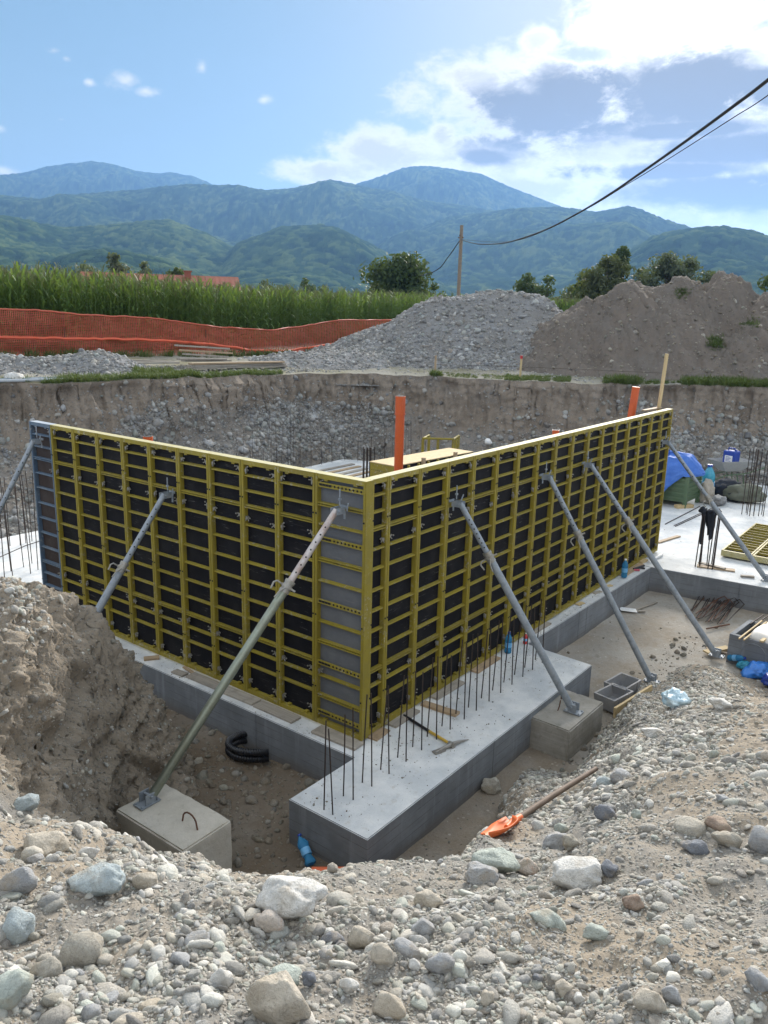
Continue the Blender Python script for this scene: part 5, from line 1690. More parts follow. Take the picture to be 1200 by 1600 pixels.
# black and pink tool and white tube by the wall end
root = empty('caulking_gun', (8.62, -0.08, 0.0), 0, 'small black hand tool with pink grip lying at the end of the strip', 'tool')
mb = MB(); mb.tube((-0.2, 0.02, 0.03), (0.15, -0.06, 0.03), 0.022, seg=10); mb.tube((-0.05, -0.02, 0.03), (-0.02, -0.14, 0.03), 0.018, seg=8); mb.build('body', M_BLACKPL, root, True)
mb = MB(); mb.tube((-0.24, 0.0, 0.025), (-0.18, -0.09, 0.025), 0.02, seg=8); mb.build('grip', plain('pink plastic', (0.5, 0.08, 0.12), 0.5), root, True)
rod('plastic_tube', [(9.1, -0.12, 0.03), (9.8, -0.16, 0.03)], 0.028, M_WHITE, 'short white plastic tube lying at the end of the formwork wall', 'tube')


# orange drain pipes
def pipe(loc, top, lean, r, label, socket=True):
    root = empty('drain_pipe', loc, 0, label, 'pipe', 'orange drain pipes')
    t = Vector((lean[0], lean[1], top - loc[2]))
    mb = MB(); mb.tube((0, 0, 0), t, r, seg=20); mb.build('tube', M_PVC, root, True)
    if socket:
        mb = MB(); mb.tube(t * (1 - 0.28 / t.length), t * 1.002, r * 1.10, seg=20); mb.tube(t * (1 - 0.30 / t.length), t * (1 - 0.27 / t.length), r * 1.15, seg=20)
        mb.cur = 1
        mb.tube(t * 1.0022, t * 1.0032, r * 0.95, seg=20)
        mb.build('socket', [M_PVC, M_HOLE], root, True)
    return root


pipe((4.22, 2.65, -0.1), 3.44, (0.0, 0.0), 0.076, 'tall orange pipe standing behind the formwork corner')
pipe((9.52, 0.88, -0.1), 3.44, (0.22, -0.16), 0.078, 'leaning orange pipe behind the far part of the right wall', False)
pipe((10.05, 2.55, -0.1), 2.33, (0, 0), 0.07, 'orange pipe of which only the tip shows over the right wall')
pipe((1.36, 5.52, -0.1), 2.76, (0, 0), 0.07, 'orange pipe of which only the tip shows over the left wall')
rod('drain_pipe', [(-1.78, -0.86, -0.17), (-1.10, -1.70, -0.17)], 0.055, M_PVC, 'orange pipe lying on the ground in front of the footing corner', 'pipe', 'orange drain pipes')
plank_ob('batten', (9.95, 0.30, 2.2), (10.03, 0.24, 4.12), 0.06, 0.05, M_PINE, 'tall pale batten standing upright behind the end of the right wall', 'batten')
plank_ob('batten', (9.55, 0.45, 2.98), (10.0, 0.28, 3.02), 0.10, 0.03, M_WOOD, 'short board level behind the top end of the right wall', 'batten')

# ------------------------------------------------------------------ stacked yellow form behind the wall
root = empty('stacked_form', (11.47, 7.06, 0.0), -0.085, 'yellow form box with pale wooden top behind the tall orange pipe', 'form box')
mb = MB(); mb.box(-1.72, 1.72, -0.44, 0.44, 0.985, 1.01); mb.build('top_sheet', M_PINE, root, bevel=0.004)
mb = MB(); mb.box(-1.70, -1.64, -0.42, 0.42, 0.02, 0.984)
mb.cur = 1
for k in range(11):
    m_ = Matrix.Translation((-1.702, -0.36 + 0.072 * k, 0.80)) @ Matrix.Rotation(math.pi / 2, 4, 'Y')
    mb.lathe([(0.012, -0.002), (0.012, 0.002)], 8, m_)
mb.build('end_panel', [M_YEL, M_HOLE], root)
for s in (-1, 1):
    mb = MB(); mb.box(-1.63, 1.70, s * 0.42 - 0.02, s * 0.42 + 0.02, 0.02, 0.984); mb.build('side_panel', M_PLY, root)
    for k in range(9):
        mb = MB(); mb.box(-1.62 + 0.41 * k, -1.57 + 0.41 * k, s * 0.47 - 0.03, s * 0.47 + 0.03, 0.0, 0.97); mb.build('stile', M_YEL, root)
for k, xk in enumerate((-0.65, 0.75)):
    mb = MB(); mb.box(xk, xk + 0.09, -0.53, -0.45, 0.7, 1.10); mb.build('post', M_WOOD, root)
root = empty('yellow_trestle', (14.1, 8.05, 0.0), -0.3, 'small yellow open frame standing behind the form box', 'trestle')
for (a, b) in (((-0.65, 0.3), (0.1, -0.25)), ((0.1, -0.25), (0.75, 0.25)), ((-0.65, 0.3), (-0.05, 0.75))):
    mb = MB(); mb.tube((a[0], a[1], 1.12), (b[0], b[1], 1.12), 0.035, seg=6); mb.build('rail', M_YEL, root)
for (a, b) in ((-0.65, 0.3), (0.1, -0.25), (0.75, 0.25), (-0.05, 0.75), (-0.28, 0.02), (0.42, 0.0)):
    mb = MB(); mb.box(a - 0.03, a + 0.03, b - 0.03, b + 0.03, 0, 1.11); mb.build('leg', M_YEL, root)
for k in range(6):
    plank_ob('plank', (8.6 + 0.1 * k, 9.0 + 0.42 * k, 0.004), (12.6 + 0.15 * k, 9.1 + 0.40 * k, 0.004), 0.16, 0.03, (M_WOOD, M_OLDWOOD)[k % 2], f'{ORD[k]} of six long boards lying on the white slab corner, from the formwork side', 'plank', 'boards on the white slab corner')

# ------------------------------------------------------------------ green crate, tarpaulin, sacks, wheelbarrow
CX, CY = 15.12, 1.42
root = empty('steel_crate', (CX, CY, 0), -0.06, 'green ribbed steel crate half under the blue tarpaulin', 'crate')
mb = MB()
a, b, z0, h = 0.47, 0.60, 0.16, 0.80
for s in (-1, 1):
    mb.box(s * a - 0.012, s * a + 0.012, -b, b, z0, h)
    mb.box(-a, a, s * b - 0.012, s * b + 0.012, z0, h)
mb.box(-a, a, -b, b, z0 - 0.02, z0)
mb.build('body', M_GREEN, root)
for k in range(5):
    z = z0 + 0.06 + 0.125 * k
    mb = MB()
    for s in (-1, 1):
        mb.box(s * (a + 0.022) - 0.012, s * (a + 0.022) + 0.012, -b, b, z, z + 0.06)
        mb.box(-a, a, s * (b + 0.022) - 0.012, s * (b + 0.022) + 0.012, z, z + 0.06)
    mb.build('rib', M_GREEN, root)
for sx_ in (-1, 1):
    for sy_ in (-1, 1):
        mb = MB(); mb.box(sx_ * a - 0.045, sx_ * a + 0.045, sy_ * b - 0.045, sy_ * b + 0.045, 0, h + 0.05); mb.build('corner_post', M_GREEN, root)
n = 60
u_, v_ = np.meshgrid(np.linspace(0, 1, n), np.linspace(0, 2 * math.pi, 110))
ww = fbm(np.cos(v_) * 2.2, np.sin(v_) * 2.2, u_ * 0.6, 4, 0.55, True) - 0.35
rr = np.interp(u_, [0, 0.35, 0.55, 0.7, 1.0], [0, 0.72, 0.98, 1.05, 1.10])
# hangs to the ground on the formwork side, only part way over the crate towards the viewer
endz = np.interp(v_, [0, 0.6, 1.2, 1.8, 2.5, 3.05, 3.2, 3.45, 3.8, 4.7, 5.3, 6.284], [0.75, 0.6, 0.10, 0.02, 0.02, 0.02, 0.08, 0.50, 0.84, 0.86, 0.84, 0.75])
tz = np.interp(u_, [0, 0.35, 0.55, 0.7, 1.0], [1.36, 1.30, 1.08, 0.93, 0.0])
tz = np.where(u_ > 0.6, 1.02 + (endz - 1.02) * (u_ - 0.6) / 0.4, tz) + fbm(np.cos(v_) * 1.3, np.sin(v_) * 1.3, u_ * 2, 3) * 0.22 * (1 - u_)
tx = CX - 0.02 + np.cos(v_) * (0.62 * rr + ww * 0.16 * u_) + fbm(np.cos(v_) * 2.3, np.sin(v_) * 2.3, u_ * 3 + 5, 4) * 0.13
ty = CY + 0.14 + np.sin(v_) * (0.86 * rr + ww * 0.10 * u_) + fbm(np.cos(v_) * 1.3, np.sin(v_) * 1.3, u_ * 3 + 9, 3) * 0.08
tarp = grid_mesh('tarpaulin', np.stack([tx, ty, tz], -1), M_TARP)
tarp.modifiers.new('t', 'SOLIDIFY').thickness = 0.006
tag(tarp, 'bright blue tarpaulin thrown over the green crate', 'tarpaulin')
plank_ob('plank', (14.45, 1.02, 0.0), (14.85, 0.72, 0.0), 0.16, 0.09, M_PINE, 'short thick wood block on the slab at the foot of the green crate', 'plank')


def sack(loc, size, m, label, seed, cat='sack', rz=0.0):
    o = crumple('sack', loc, size, m, label, cat, seed, 'sacks beside the green crate')
    return o


sack((15.75, 0.62, 0.20), (0.20, 0.22, 0.40), M_SACK, 'pale slumped sack right of the green crate', 5.1)
sack((15.72, 0.30, 0.10), (0.30, 0.20, 0.14), worn('grey sack', (0.22, 0.22, 0.22), (0.3, 0.3, 0.3), 0.8), 'flat grey sack lying at the foot of the pale one', 6.4)
sack((16.6, 0.30, 0.18), (0.50, 0.38, 0.36), M_DARKCLOTH, 'dark tarpaulin heap behind the sacks', 7.7)
sack((16.5, -0.16, 0.20), (0.50, 0.30, 0.30), M_OLIVE, 'olive grey canvas bundle in front of the wheelbarrow', 8.2)
root = bottle((16.15, 0.72, 0.0), (0, 0, 0), 0.98, 0.17, plain('teal jug', (0.05, 0.32, 0.45), 0.25), 'big teal water container between crate and dark heap')

root = empty('wheelbarrow', (18.35, 0.72, 0.0), 2.5, 'grey wheelbarrow with a blue can in its tub', 'wheelbarrow')
mb = MB()
bt = [(-0.30, -0.22), (0.30, -0.18), (0.30, 0.18), (-0.30, 0.22)]
tp = [(-0.55, -0.40), (0.58, -0.34), (0.58, 0.34), (-0.55, 0.40)]
mb.add([(x * 0.85, y_ * 0.8, 0.52) for x, y_ in bt] + [(x, y_, 0.84) for x, y_ in tp], [(0, 1, 2, 3)] + [(k, 4 + k, 4 + (k + 1) % 4, (k + 1) % 4) for k in range(4)])
tb = mb.build('tub', worn('grey barrow tub', (0.34, 0.34, 0.33), (0.24, 0.24, 0.24), 0.6), root)
tb.modifiers.new('t', 'SOLIDIFY').thickness = 0.012
mb = MB()
for s in (-1, 1):
    mb.path([(0.78, s * 0.10, 0.2), (0.3, s * 0.2, 0.40), (-0.45, s * 0.26, 0.46), (-1.0, s * 0.30, 0.62)], 0.018, 8)
mb.build('handle', M_GREEN, root, True)
for s in (-1, 1):
    mb = MB(); mb.path([(-0.30, s * 0.25, 0.44), (-0.38, s * 0.25, 0.0), (-0.22, s * 0.25, 0.0), (-0.10, s * 0.22, 0.42)], 0.016, 8); mb.build('leg', M_GREEN, root, True)
mb = MB(); mb.lathe([(0.10, -0.04), (0.19, -0.035), (0.20, 0.0), (0.19, 0.035), (0.10, 0.04)], 20, Matrix.Translation((0.78, 0, 0.2)) @ Matrix.Rotation(math.pi / 2, 4, 'X')); mb.build('wheel', M_BLACKPL, root, True)
root = empty('jerry_can', (18.30, 0.70, 0.70), 2.85, 'dark blue plastic can with white print standing in the wheelbarrow', 'can')
mb = MB(); mb.box(-0.15, 0.15, -0.19, 0.19, 0, 0.42); mb.build('body', M_BLUEPL, root, bevel=0.035)
mb = MB(); mb.path([(0, -0.12, 0.41), (0, -0.10, 0.49), (0, 0.08, 0.49), (0, 0.10, 0.41)], 0.018, 8); mb.tube((0, 0.13, 0.41), (0, 0.13, 0.46), 0.035, seg=10); mb.build('handle', M_BLUEPL, root, True)
mb = MB(); mb.box(0.1512, 0.153, -0.12, 0.12, 0.08, 0.28); mb.cur = 1
for k in range(4):
    mb.box(0.1532, 0.1536, -0.09, 0.07 - 0.03 * (k % 2), 0.11 + 0.04 * k, 0.125 + 0.04 * k)
mb.build('print', [M_WHITE, M_BLUEPL], root)

# dark garment hung over the column bars
bm = bmesh.new()
bmesh.ops.create_icosphere(bm, subdivisions=4, radius=1.0)
for v in bm.verts:
    x_, y_, z = v.co
    hang = 1 + 0.5 * (fbm(np.array(x_ * 2.0), np.array(y_ * 2.0), np.array(0.3), 3) > 0.05)
    f_ = float(fbm(np.array(x_ * 2.5), np.array(y_ * 2.5), np.array(z * 1.5), 4, 0.6, True))
    top = z > 0.2
    v.co = Vector((x_ * 0.06 * (1 + 0.35 * f_), y_ * 0.085 * (1 + 0.35 * f_), (z * 0.10 if top else z * 0.30 * (1 + 0.6 * f_ + 0.5 * (y_ < -0.1) - 0.35 * (y_ > 0.3)))))
me = bpy.data.meshes.new('garment')
bm.to_mesh(me); bm.free()
me.polygons.foreach_set('use_smooth', [True] * len(me.polygons))
me.materials.append(M_DARKCLOTH)
gar = tag(link('garment', me, loc=(9.66, -1.06, 1.07)), 'dark garment hung over the tops of a bundle of upright bars', 'garment')
for k, (dx, dy, L) in enumerate(((-0.06, 0.13, 0.62), (0.03, -0.03, 0.50))):
    mb = MB()
    mb.path([(dx, dy, 0.05), (dx + 0.02, dy - 0.02, -L * 0.3), (dx - 0.01, dy, -L * 0.65), (dx + 0.01, dy - 0.01, -L)], [0.045, 0.036, 0.03, 0.02], 10)
    mb.build('sleeve', M_DARKCLOTH, gar, True)
crumple('cloth_lump', (9.70, -1.17, 1.13), (0.06, 0.06, 0.07), M_DARKCLOTH, 'round dark glove stuck on a bar right of the hung garment', 'glove', 2.9, None, 3)
crumple('cloth_lump', (9.62, -0.90, 1.13), (0.07, 0.07, 0.08), M_DARKCLOTH, 'round dark glove stuck on a bar left of the hung garment', 'glove', 1.9, None, 3)

# ------------------------------------------------------------------ survey stakes, timber and pipes on the rim
def rim_pt(azd, dD):
    j = int(np.argmin(np.abs(RIM_A - azd)))
    D = RIM_D[j] + dD
    return pol(azd, D, upper_at(azd, D))


p = rim_pt(33.5, 0.9)
plank_ob('survey_stake', p - Vector((0, 0, 0.2)), p + Vector((0.02, 0.01, 0.62)), 0.07, 0.05, M_WOOD, 'short weathered stake at the rim below the gravel mound', 'stake', 'survey stakes on the rim')
q = rim_pt(27.45, 0.9)
st = plank_ob('survey_stake', q - Vector((0, 0, 0.2)), q + Vector((0.01, 0.0, 0.80)), 0.06, 0.05, M_PINE, 'pale stake with red top at the rim between the two mounds', 'stake', 'survey stakes on the rim')
mb = MB(); mb.box(0.395, 0.505, -0.034, 0.034, -0.004, 0.056); mb.build('painted_top', M_RED, st)
rod('string_line', [p + Vector((0, 0, 0.3)), q + Vector((0, 0, 0.42)), rim_pt(18, 1.5) + Vector((0, 0, 0.3))], 0.006, M_REBAR, 'thin string stretched along the rim from stake to stake', 'string')
tb_n = 0
for (a0, a1, dD, zz, w, m, lab) in (
    (51.0, 44.2, 2.3, 0.02, 0.22, M_OLDWOOD, 'lowest front board of the long stack on the rim'),
    (51.0, 44.3, 2.55, 0.02, 0.22, M_OLDWOOD, 'lowest rear board of the long stack on the rim'),
    (50.9, 44.3, 2.35, 0.09, 0.22, M_OLDWOOD, 'middle front board of the long stack on the rim'),
    (51.0, 44.5, 2.6, 0.09, 0.22, M_OLDWOOD, 'middle rear board of the long stack on the rim'),
    (50.8, 44.4, 2.45, 0.16, 0.24, M_WOOD, 'top board of the long stack on the rim'),
    (55.2, 51.6, 3.2, 0.16, 0.20, M_OLDWOOD, 'loose board sloping left of the timber pile on the rim'),
    (55.0, 51.9, 3.6, 0.22, 0.18, M_OLDWOOD, 'second loose board behind the sloping one on the rim'),
    (51.7, 48.2, 4.4, 0.62, 0.20, M_OLDWOOD, 'topmost pale board of the jumbled timber pile'),
    (51.4, 48.0, 4.0, 0.48, 0.20, M_WOOD, 'crossed board under the topmost in the jumbled pile'),
    (51.2, 48.3, 3.8, 0.36, 0.22, M_OLDWOOD, 'third board down in the jumbled timber pile'),
    (51.6, 48.4, 3.6, 0.24, 0.20, M_OLDWOOD, 'fourth board down in the jumbled timber pile'),
    (51.3, 48.1, 3.9, 0.12, 0.24, M_OLDWOOD, 'lowest board of the jumbled timber pile'),
):
    A_, B_ = rim_pt(a0, dD), rim_pt(a1, dD + (0.5 if zz > 0.3 else 0.1))
    A_.z += zz + 0.05; B_.z += zz + (0.03 if zz < 0.2 else -0.12 * random.random())
    plank_ob('board', A_, B_, w, 0.06, m, lab, 'board', 'timber on the rim')
rod('grey_pipe', [rim_pt(66, 0.5) + Vector((0, 0, .05)), rim_pt(60, 0.6) + Vector((0, 0, .05)), rim_pt(56.4, 0.7) + Vector((0, 0, .05))], 0.045, worn('blue grey pipe', (0.2, 0.25, 0.30), (0.3, 0.33, 0.35), 0.5), 'long blue grey pipe lying along the left rim', 'pipe')
rod('grey_pipe', [rim_pt(65, 0.3) + Vector((0, 0, .05)), rim_pt(58.5, 0.35) + Vector((0, 0, .05))], 0.04, worn('pale pipe', (0.4, 0.43, 0.45), (0.3, 0.33, 0.35), 0.5), 'paler pipe lying nearest the edge of the left rim', 'pipe')

NAMED_STONES = [
    (-4.565, -3.297, 2.62, 0.257, 0.166, 'W', 'largest boulder of the gravel bank, whitish with a dark crack'),
    (-5.013, -3.682, 2.788, 0.189, 0.171, 'T', 'big flat tan boulder with a rusty streak at the bottom edge'),
    (-4.678, -3.298, 2.63, 0.116, 0.076, 'WT', 'knobbly white and rust stone tucked under the largest boulder'),
    (-5.148, -2.507, 2.666, 0.138, 0.119, 'G', 'smooth brownish grey boulder cut by the left edge above the teal one'),
    (-5.281, -2.744, 2.696, 0.13, 0.109, 'B', 'rounded pale teal boulder at the left edge of the gravel'),
    (-4.936, -2.667, 2.628, 0.208, 0.106, 'B', 'long pale blue grey boulder lying level on the left gravel'),
    (-4.888, -2.228, 2.531, 0.178, 0.105, 'T', 'cream lumpy stone on the left gravel crest'),
    (-4.706, -2.222, 2.41, 0.099, 0.055, 'W', 'small white flat stone beside the cream lumpy stone'),
    (-4.807, -2.777, 2.607, 0.096, 0.072, 'T', 'tan angular stone right of the long blue grey boulder'),
    (-5.218, -3.03, 2.704, 0.14, 0.124, 'GT', 'mottled grey and cream boulder standing among tan soil at left'),
    (-5.344, -3.047, 2.77, 0.095, 0.072, 'GT', 'mud spotted round stone left of the mottled boulder'),
    (-5.478, -3.121, 2.869, 0.112, 0.091, 'N', 'pale green stone with a hollow at the left edge'),
    (-5.358, -3.299, 2.801, 0.06, 0.067, 'G', 'smooth oval grey pebble stone standing near the bottom left'),
    (-5.021, -3.444, 2.742, 0.073, 0.077, 'W', 'cream egg shaped stone behind the big flat tan boulder'),
    (-4.9, -3.578, 2.738, 0.12, 0.066, 'N', 'flat greenish white slab stone resting behind the big tan boulder'),
    (-4.858, -3.65, 2.746, 0.046, 0.065, 'D', 'dark grey upright oval stone next to the greenish slab'),
    (-4.78, -3.743, 2.72, 0.062, 0.066, 'W', 'pinkish white knobbly stone in the middle of the bottom gravel'),
    (-4.612, -3.741, 2.692, 0.082, 0.102, 'T', 'flat tan pointed stone standing on edge in the middle gravel'),
    (-4.523, -3.582, 2.607, 0.088, 0.075, 'T', 'rounded pale tan stone touching the flat pointed one'),
    (-4.569, -3.497, 2.608, 0.084, 0.035, 'D', 'blue grey elongated stone left of the rounded tan one'),
    (-4.578, -3.539, 2.609, 0.057, 0.03, 'D', 'small dark blue grey stone under the elongated one'),
    (-4.557, -3.83, 2.679, 0.041, 0.065, 'W', 'small upright white oval stone right of the pointed tan one'),
    (-4.501, -3.896, 2.683, 0.106, 0.069, 'G', 'half buried grey stone with a pale chip on the middle gravel'),
    (-4.747, -3.875, 2.705, 0.102, 0.061, 'T', 'wide cream stone low in the middle of the bottom gravel'),
    (-4.332, -3.709, 2.594, 0.086, 0.068, 'G', 'angular grey stone with a bluish face in the middle gravel'),
    (-4.108, -3.589, 2.494, 0.114, 0.069, 'T', 'layered cream stone below the green boulder'),
    (-3.414, -3.51, 2.197, 0.228, 0.114, 'N', 'pale green folded boulder by the orange shovel'),
    (-3.593, -3.535, 2.259, 0.155, 0.086, 'G', 'smooth blue grey oval boulder in front of the green one'),
    (-3.252, -3.599, 2.112, 0.111, 0.086, 'WT', 'pinkish white round stone right of the green boulder'),
    (-3.428, -3.913, 2.336, 0.233, 0.122, 'W', 'frosted whitish boulder with a pointed top on the right gravel'),
    (-2.691, -3.505, 1.911, 0.176, 0.106, 'G', 'speckled grey green stone near the shovel blade'),
    (-2.952, -3.688, 2.122, 0.09, 0.084, 'GT', 'tan white mottled stone beside the speckled one'),
    (-3.361, -4.025, 2.4, 0.077, 0.055, 'D', 'dark slate grey oval stone beyond the frosted boulder'),
    (-3.736, -4.245, 2.592, 0.086, 0.048, 'R', 'flat reddish brown oval disc on the right slope'),
    (-4.027, -4.216, 2.65, 0.092, 0.057, 'N', 'green grey stone split with a brown half on the right slope'),
    (-4.045, -4.05, 2.627, 0.136, 0.045, 'N', 'long pale green blade stone lying on the right gravel'),
    (-2.388, -3.406, 1.784, 0.098, 0.083, 'N', 'round pale green stone above the speckled one'),
    (-2.361, -3.644, 1.945, 0.139, 0.11, 'D', 'dark blue grey rod shaped stone on the right slope'),
    (-2.599, -3.888, 2.188, 0.06, 0.06, 'N', 'small round teal stone on the right slope'),
    (-2.872, -4.217, 2.424, 0.148, 0.048, 'GT', 'long brown grey flat stone on the upper right slope'),
    (-2.933, -4.386, 2.46, 0.131, 0.08, 'GT', 'smooth mottled oval stone on the right slope, largest of its group'),
    (-2.819, -4.32, 2.441, 0.13, 0.071, 'R', 'brown rough stone just above the smooth mottled oval'),
    (-2.881, -4.521, 2.476, 0.112, 0.107, 'G', 'grey boulder cut by the right edge halfway up the slope'),
    (-3.029, -4.282, 2.43, 0.125, 0.062, 'D', 'dark slab stone tilted on the right slope'),
    (-4.139, -4.736, 2.856, 0.081, 0.066, 'G', 'smooth grey stone at the lower right edge'),
    (-4.386, -4.509, 2.836, 0.09, 0.061, 'T', 'broken cream stone near the bottom right'),
    (-4.273, -4.54, 2.791, 0.06, 0.052, 'G', 'pale grey rounded stone right of the broken cream one'),
    (-4.344, -4.242, 2.684, 0.059, 0.047, 'T', 'wedge shaped cream stone on the lower right slope'),
    (-4.356, -4.298, 2.696, 0.035, 0.039, 'W', 'little white oval stone beside the wedge shaped one'),
    (-4.352, -4.159, 2.679, 0.036, 0.032, 'D', 'little dark cube like stone on the lower right slope'),
    (-4.556, -4.089, 2.723, 0.042, 0.038, 'T', 'round pale coin like stone on the lower middle slope'),
    (-1.58, -3.46, 1.731, 0.145, 0.103, 'G', 'flat pale blue grey stone below the sand heap edge'),
    (-1.602, -3.37, 1.654, 0.13, 0.13, 'B', 'upright pale blue stone leaning on the right slope near the shovel handle'),
    (0.087, -3.16, 1.213, 0.223, 0.111, 'W', 'white stone below the film wrapped lump'),
    (1.258, -3.425, 1.113, 0.248, 0.087, 'W', 'long white flat stone high on the right heap'),
    (0.811, -1.244, -0.503, 0.262, 0.189, 'GT', 'round grey brown stone alone on the sand before the footing'),
    (-4.039, -0.328, 1.523, 0.213, 0.102, 'B', 'pale teal stone at the left edge of the gravel crest'),
]

# ------------------------------------------------------------------ stones
def stone_shape(seed, sub=3, flat=(1, 0.8, 0.55), facets=3, rough=0.10):
    r = np.random.default_rng(seed)
    bm = bmesh.new()
    bmesh.ops.create_icosphere(bm, subdivisions=sub, radius=1.0)
    co = np.array([v.co[:] for v in bm.verts])
    s = r.uniform(-50, 50, 3)
    k = 1 + fbm(co[:, 0] * 0.8 + s[0], co[:, 1] * 0.8 + s[1], co[:, 2] * 0.8 + s[2], 3) * 0.75 + fbm(co[:, 0] * 2.6 + s[1], co[:, 1] * 2.6, co[:, 2] * 2.6, 3) * rough
    co = co * k[:, None]
    for _ in range(facets):                                  # worn flat faces
        n = r.normal(size=3); n /= np.linalg.norm(n)
        d = co @ n
        lim = r.uniform(0.60, 0.88)
        over = np.maximum(d - lim, 0)
        co -= (over * 0.82)[:, None] * n[None]
    co *= np.array(flat)
    co -= (co.max(0) + co.min(0)) / 2
    co /= (co[:, 0].max() - co[:, 0].min()) / 2
    me = bpy.data.meshes.new('stone')
    for v, c in zip(bm.verts, co):
        v.co = Vector(c)
    bm.to_mesh(me); bm.free()
    me.polygons.foreach_set('use_smooth', [True] * len(me.polygons))
    return me


def stone_collection(name, m, n, sub, seed, flatness=(0.35, 0.75), facets=(1, 5)):
    c = bpy.data.collections.new(name)
    r = np.random.default_rng(seed)
    for k in range(n):
        me = stone_shape(seed * 100 + k, sub, (1, r.uniform(0.6, 0.95), r.uniform(*flatness)), int(r.integers(*facets)))
        me.materials.append(m)
        c.objects.link(bpy.data.objects.new(name + '_shape', me))
    return c


C_NEAR = stone_collection('pebble', M_STONE, 26, 2, 5, (0.3, 0.75), (2, 8))
C_FAR = stone_collection('bank_pebble', M_STONE_FAR, 8, 2, 9, (0.45, 0.8), (2, 6))
C_SOIL = stone_collection('clod', M_STONE_SOIL, 8, 2, 13, (0.5, 0.85), (2, 6))


def strew(name, P_, N_, weight, n, smin, smax, pw, coll, label, cat, seed, sink=0.35, tilt=0.35):
    r = np.random.default_rng(seed)
    p, nn = sample_grid(P_, N_, weight, n, r)
    s = smin * (1 - r.random(n) * (1 - (smin / smax) ** pw)) ** (-1 / pw)
    up = nn + r.normal(size=(n, 3)) * tilt
    up[:, 2] = np.abs(up[:, 2]) + 0.05
    up /= np.linalg.norm(up, axis=1, keepdims=True)
    rot = eulers(up, r.random(n) * 6.283)
    p = p + nn * (s * (0.5 - sink) * r.uniform(0.2, 1.0, n))[:, None]
    sc3 = np.stack([s, s * r.uniform(0.8, 1.1, n), s * r.uniform(0.8, 1.15, n)], 1)
    return scatter(name, p, rot, sc3, coll, label, cat)


inview = 0.35 * sstep(AZ, -30, -20) * sstep(AZ, 100, 90) + 0.65 * sstep(AZ, 2, 9) * sstep(AZ, 74, 66)
x_, y_ = NEAR_P[..., 0], NEAR_P[..., 1]
clump = 0.35 + 1.1 * sstep(fbm(x_ * 1.7, y_ * 1.7, 8.0, 4), -0.12, 0.2)
above = (NEAR_P[..., 2] > -0.56)
wt = inview * clump * above * (1 - 0.80 * NEAR_SOIL) * sstep(DD, 0.5, 1.0)
wnear = wt / np.maximum(DD, 1.2) ** 1.5
strew('gravel', NEAR_P, NEAR_N, wnear * sstep(DD, 14, 11.5), 62000, 0.0050, 0.024, 1.75, C_NEAR, 'loose mixed gravel covering the near bank', 'gravel', 21)
strew('coarse_gravel', NEAR_P, NEAR_N, wt / np.maximum(DD, 1.5) ** 0.5 * (1 - 0.6 * NEAR_NOSE) * (1 - 0.75 * sstep(AZ, 32, 22) * sstep(DD, 5, 3)), 4000, 0.018, 0.055, 1.9, C_NEAR, 'fist sized stones strewn over the near bank', 'gravel', 22)
strew('slope_gravel', NEAR_P, NEAR_N, above * sstep(AZ, 5, 9) * sstep(AZ, 33, 27) * sstep(DD, 4.0, 5.0) * sstep(DD, 13, 11.5) * (1.1 - NEAR_SOIL) * (0.3 + clump), 20000, 0.008, 0.05, 1.75, C_NEAR, 'grey stones on the long gravel slope', 'gravel', 33, 0.35, 0.5)
strew('grit', NEAR_P, NEAR_N, inview * above * (0.35 + 0.65 * clump) / np.maximum(DD, 1.0) ** 2.0 * sstep(DD, 8, 6), 135000, 0.0022, 0.0072, 1.25, C_NEAR, 'fine grit between the stones of the near bank', 'gravel', 23)
strew('embedded_stones', NEAR_P, NEAR_N, inview * NEAR_NOSE * sstep(AZ, 49, 51) * (0.45 + sstep(fbm(x_ * 1.5, y_ * 1.5, NEAR_P[..., 2] * 2, 3), 0, 0.2)) * (0.4 + 1.2 * sstep(NEAR_P[..., 2], 1.4, 0.2)), 15000, 0.006, 0.05, 1.7, C_SOIL, 'small stones set in the earth bank', 'gravel', 24, 0.5, 0.6)
top_m = inview * NEAR_NOSE * sstep(AZ, 61, 63) * sstep(DD, 6.3, 6.7) * sstep(NEAR_P[..., 2], 2.0, 2.2)
strew('bank_top_gravel', NEAR_P, NEAR_N, top_m, 2600, 0.012, 0.05, 1.6, C_NEAR, 'pale gravel on top of the earth bank', 'gravel', 25)
fx, fy, fz = FLOOR_P[..., 0], FLOOR_P[..., 1], FLOOR_P[..., 2]
fw = np.exp(-((fx + 1.6) ** 2 + (fy - 0.6) ** 2) / 2.2) * 1.4 + np.exp(-((fx + 0.9) ** 2 / 0.3 + (fy - 3.0) ** 2 / 5)) + np.exp(-((fy + 1.75) ** 2 / 0.06)) * (fx > -0.5) * (fx < 7) * 0.7 + 0.012
fw = fw * (fx < 9) * (fx > -4) * (fy < 5) * (fy > -3.2)
strew('floor_stones', FLOOR_P, normals(FLOOR_P), fw, 3000, 0.008, 0.075, 1.5, C_SOIL, 'scattered stones and clods on the pit floor', 'gravel', 26, 0.4)
bh = np.broadcast_to(hh[:, None], BANK_P.shape[:2])
baz = np.degrees(np.arctan2(BANK_P[..., 1] - CAM.y, BANK_P[..., 0] - CAM.x))
bw = (0.14 + sstep(upper, 0.85, 0.2)) * sstep(bh, 0.92, 0.7) * (0.25 + sstep(fbm(sx * 0.35, sz_ * 0.35, 3.0, 3), -0.15, 0.2)) * (0.35 + 0.65 * np.maximum(sstep(baz, 34, 42), sstep(baz, 22, 16))) + 0.03
bw = bw * sstep(baz, 4, 9) * sstep(baz, 75, 66)
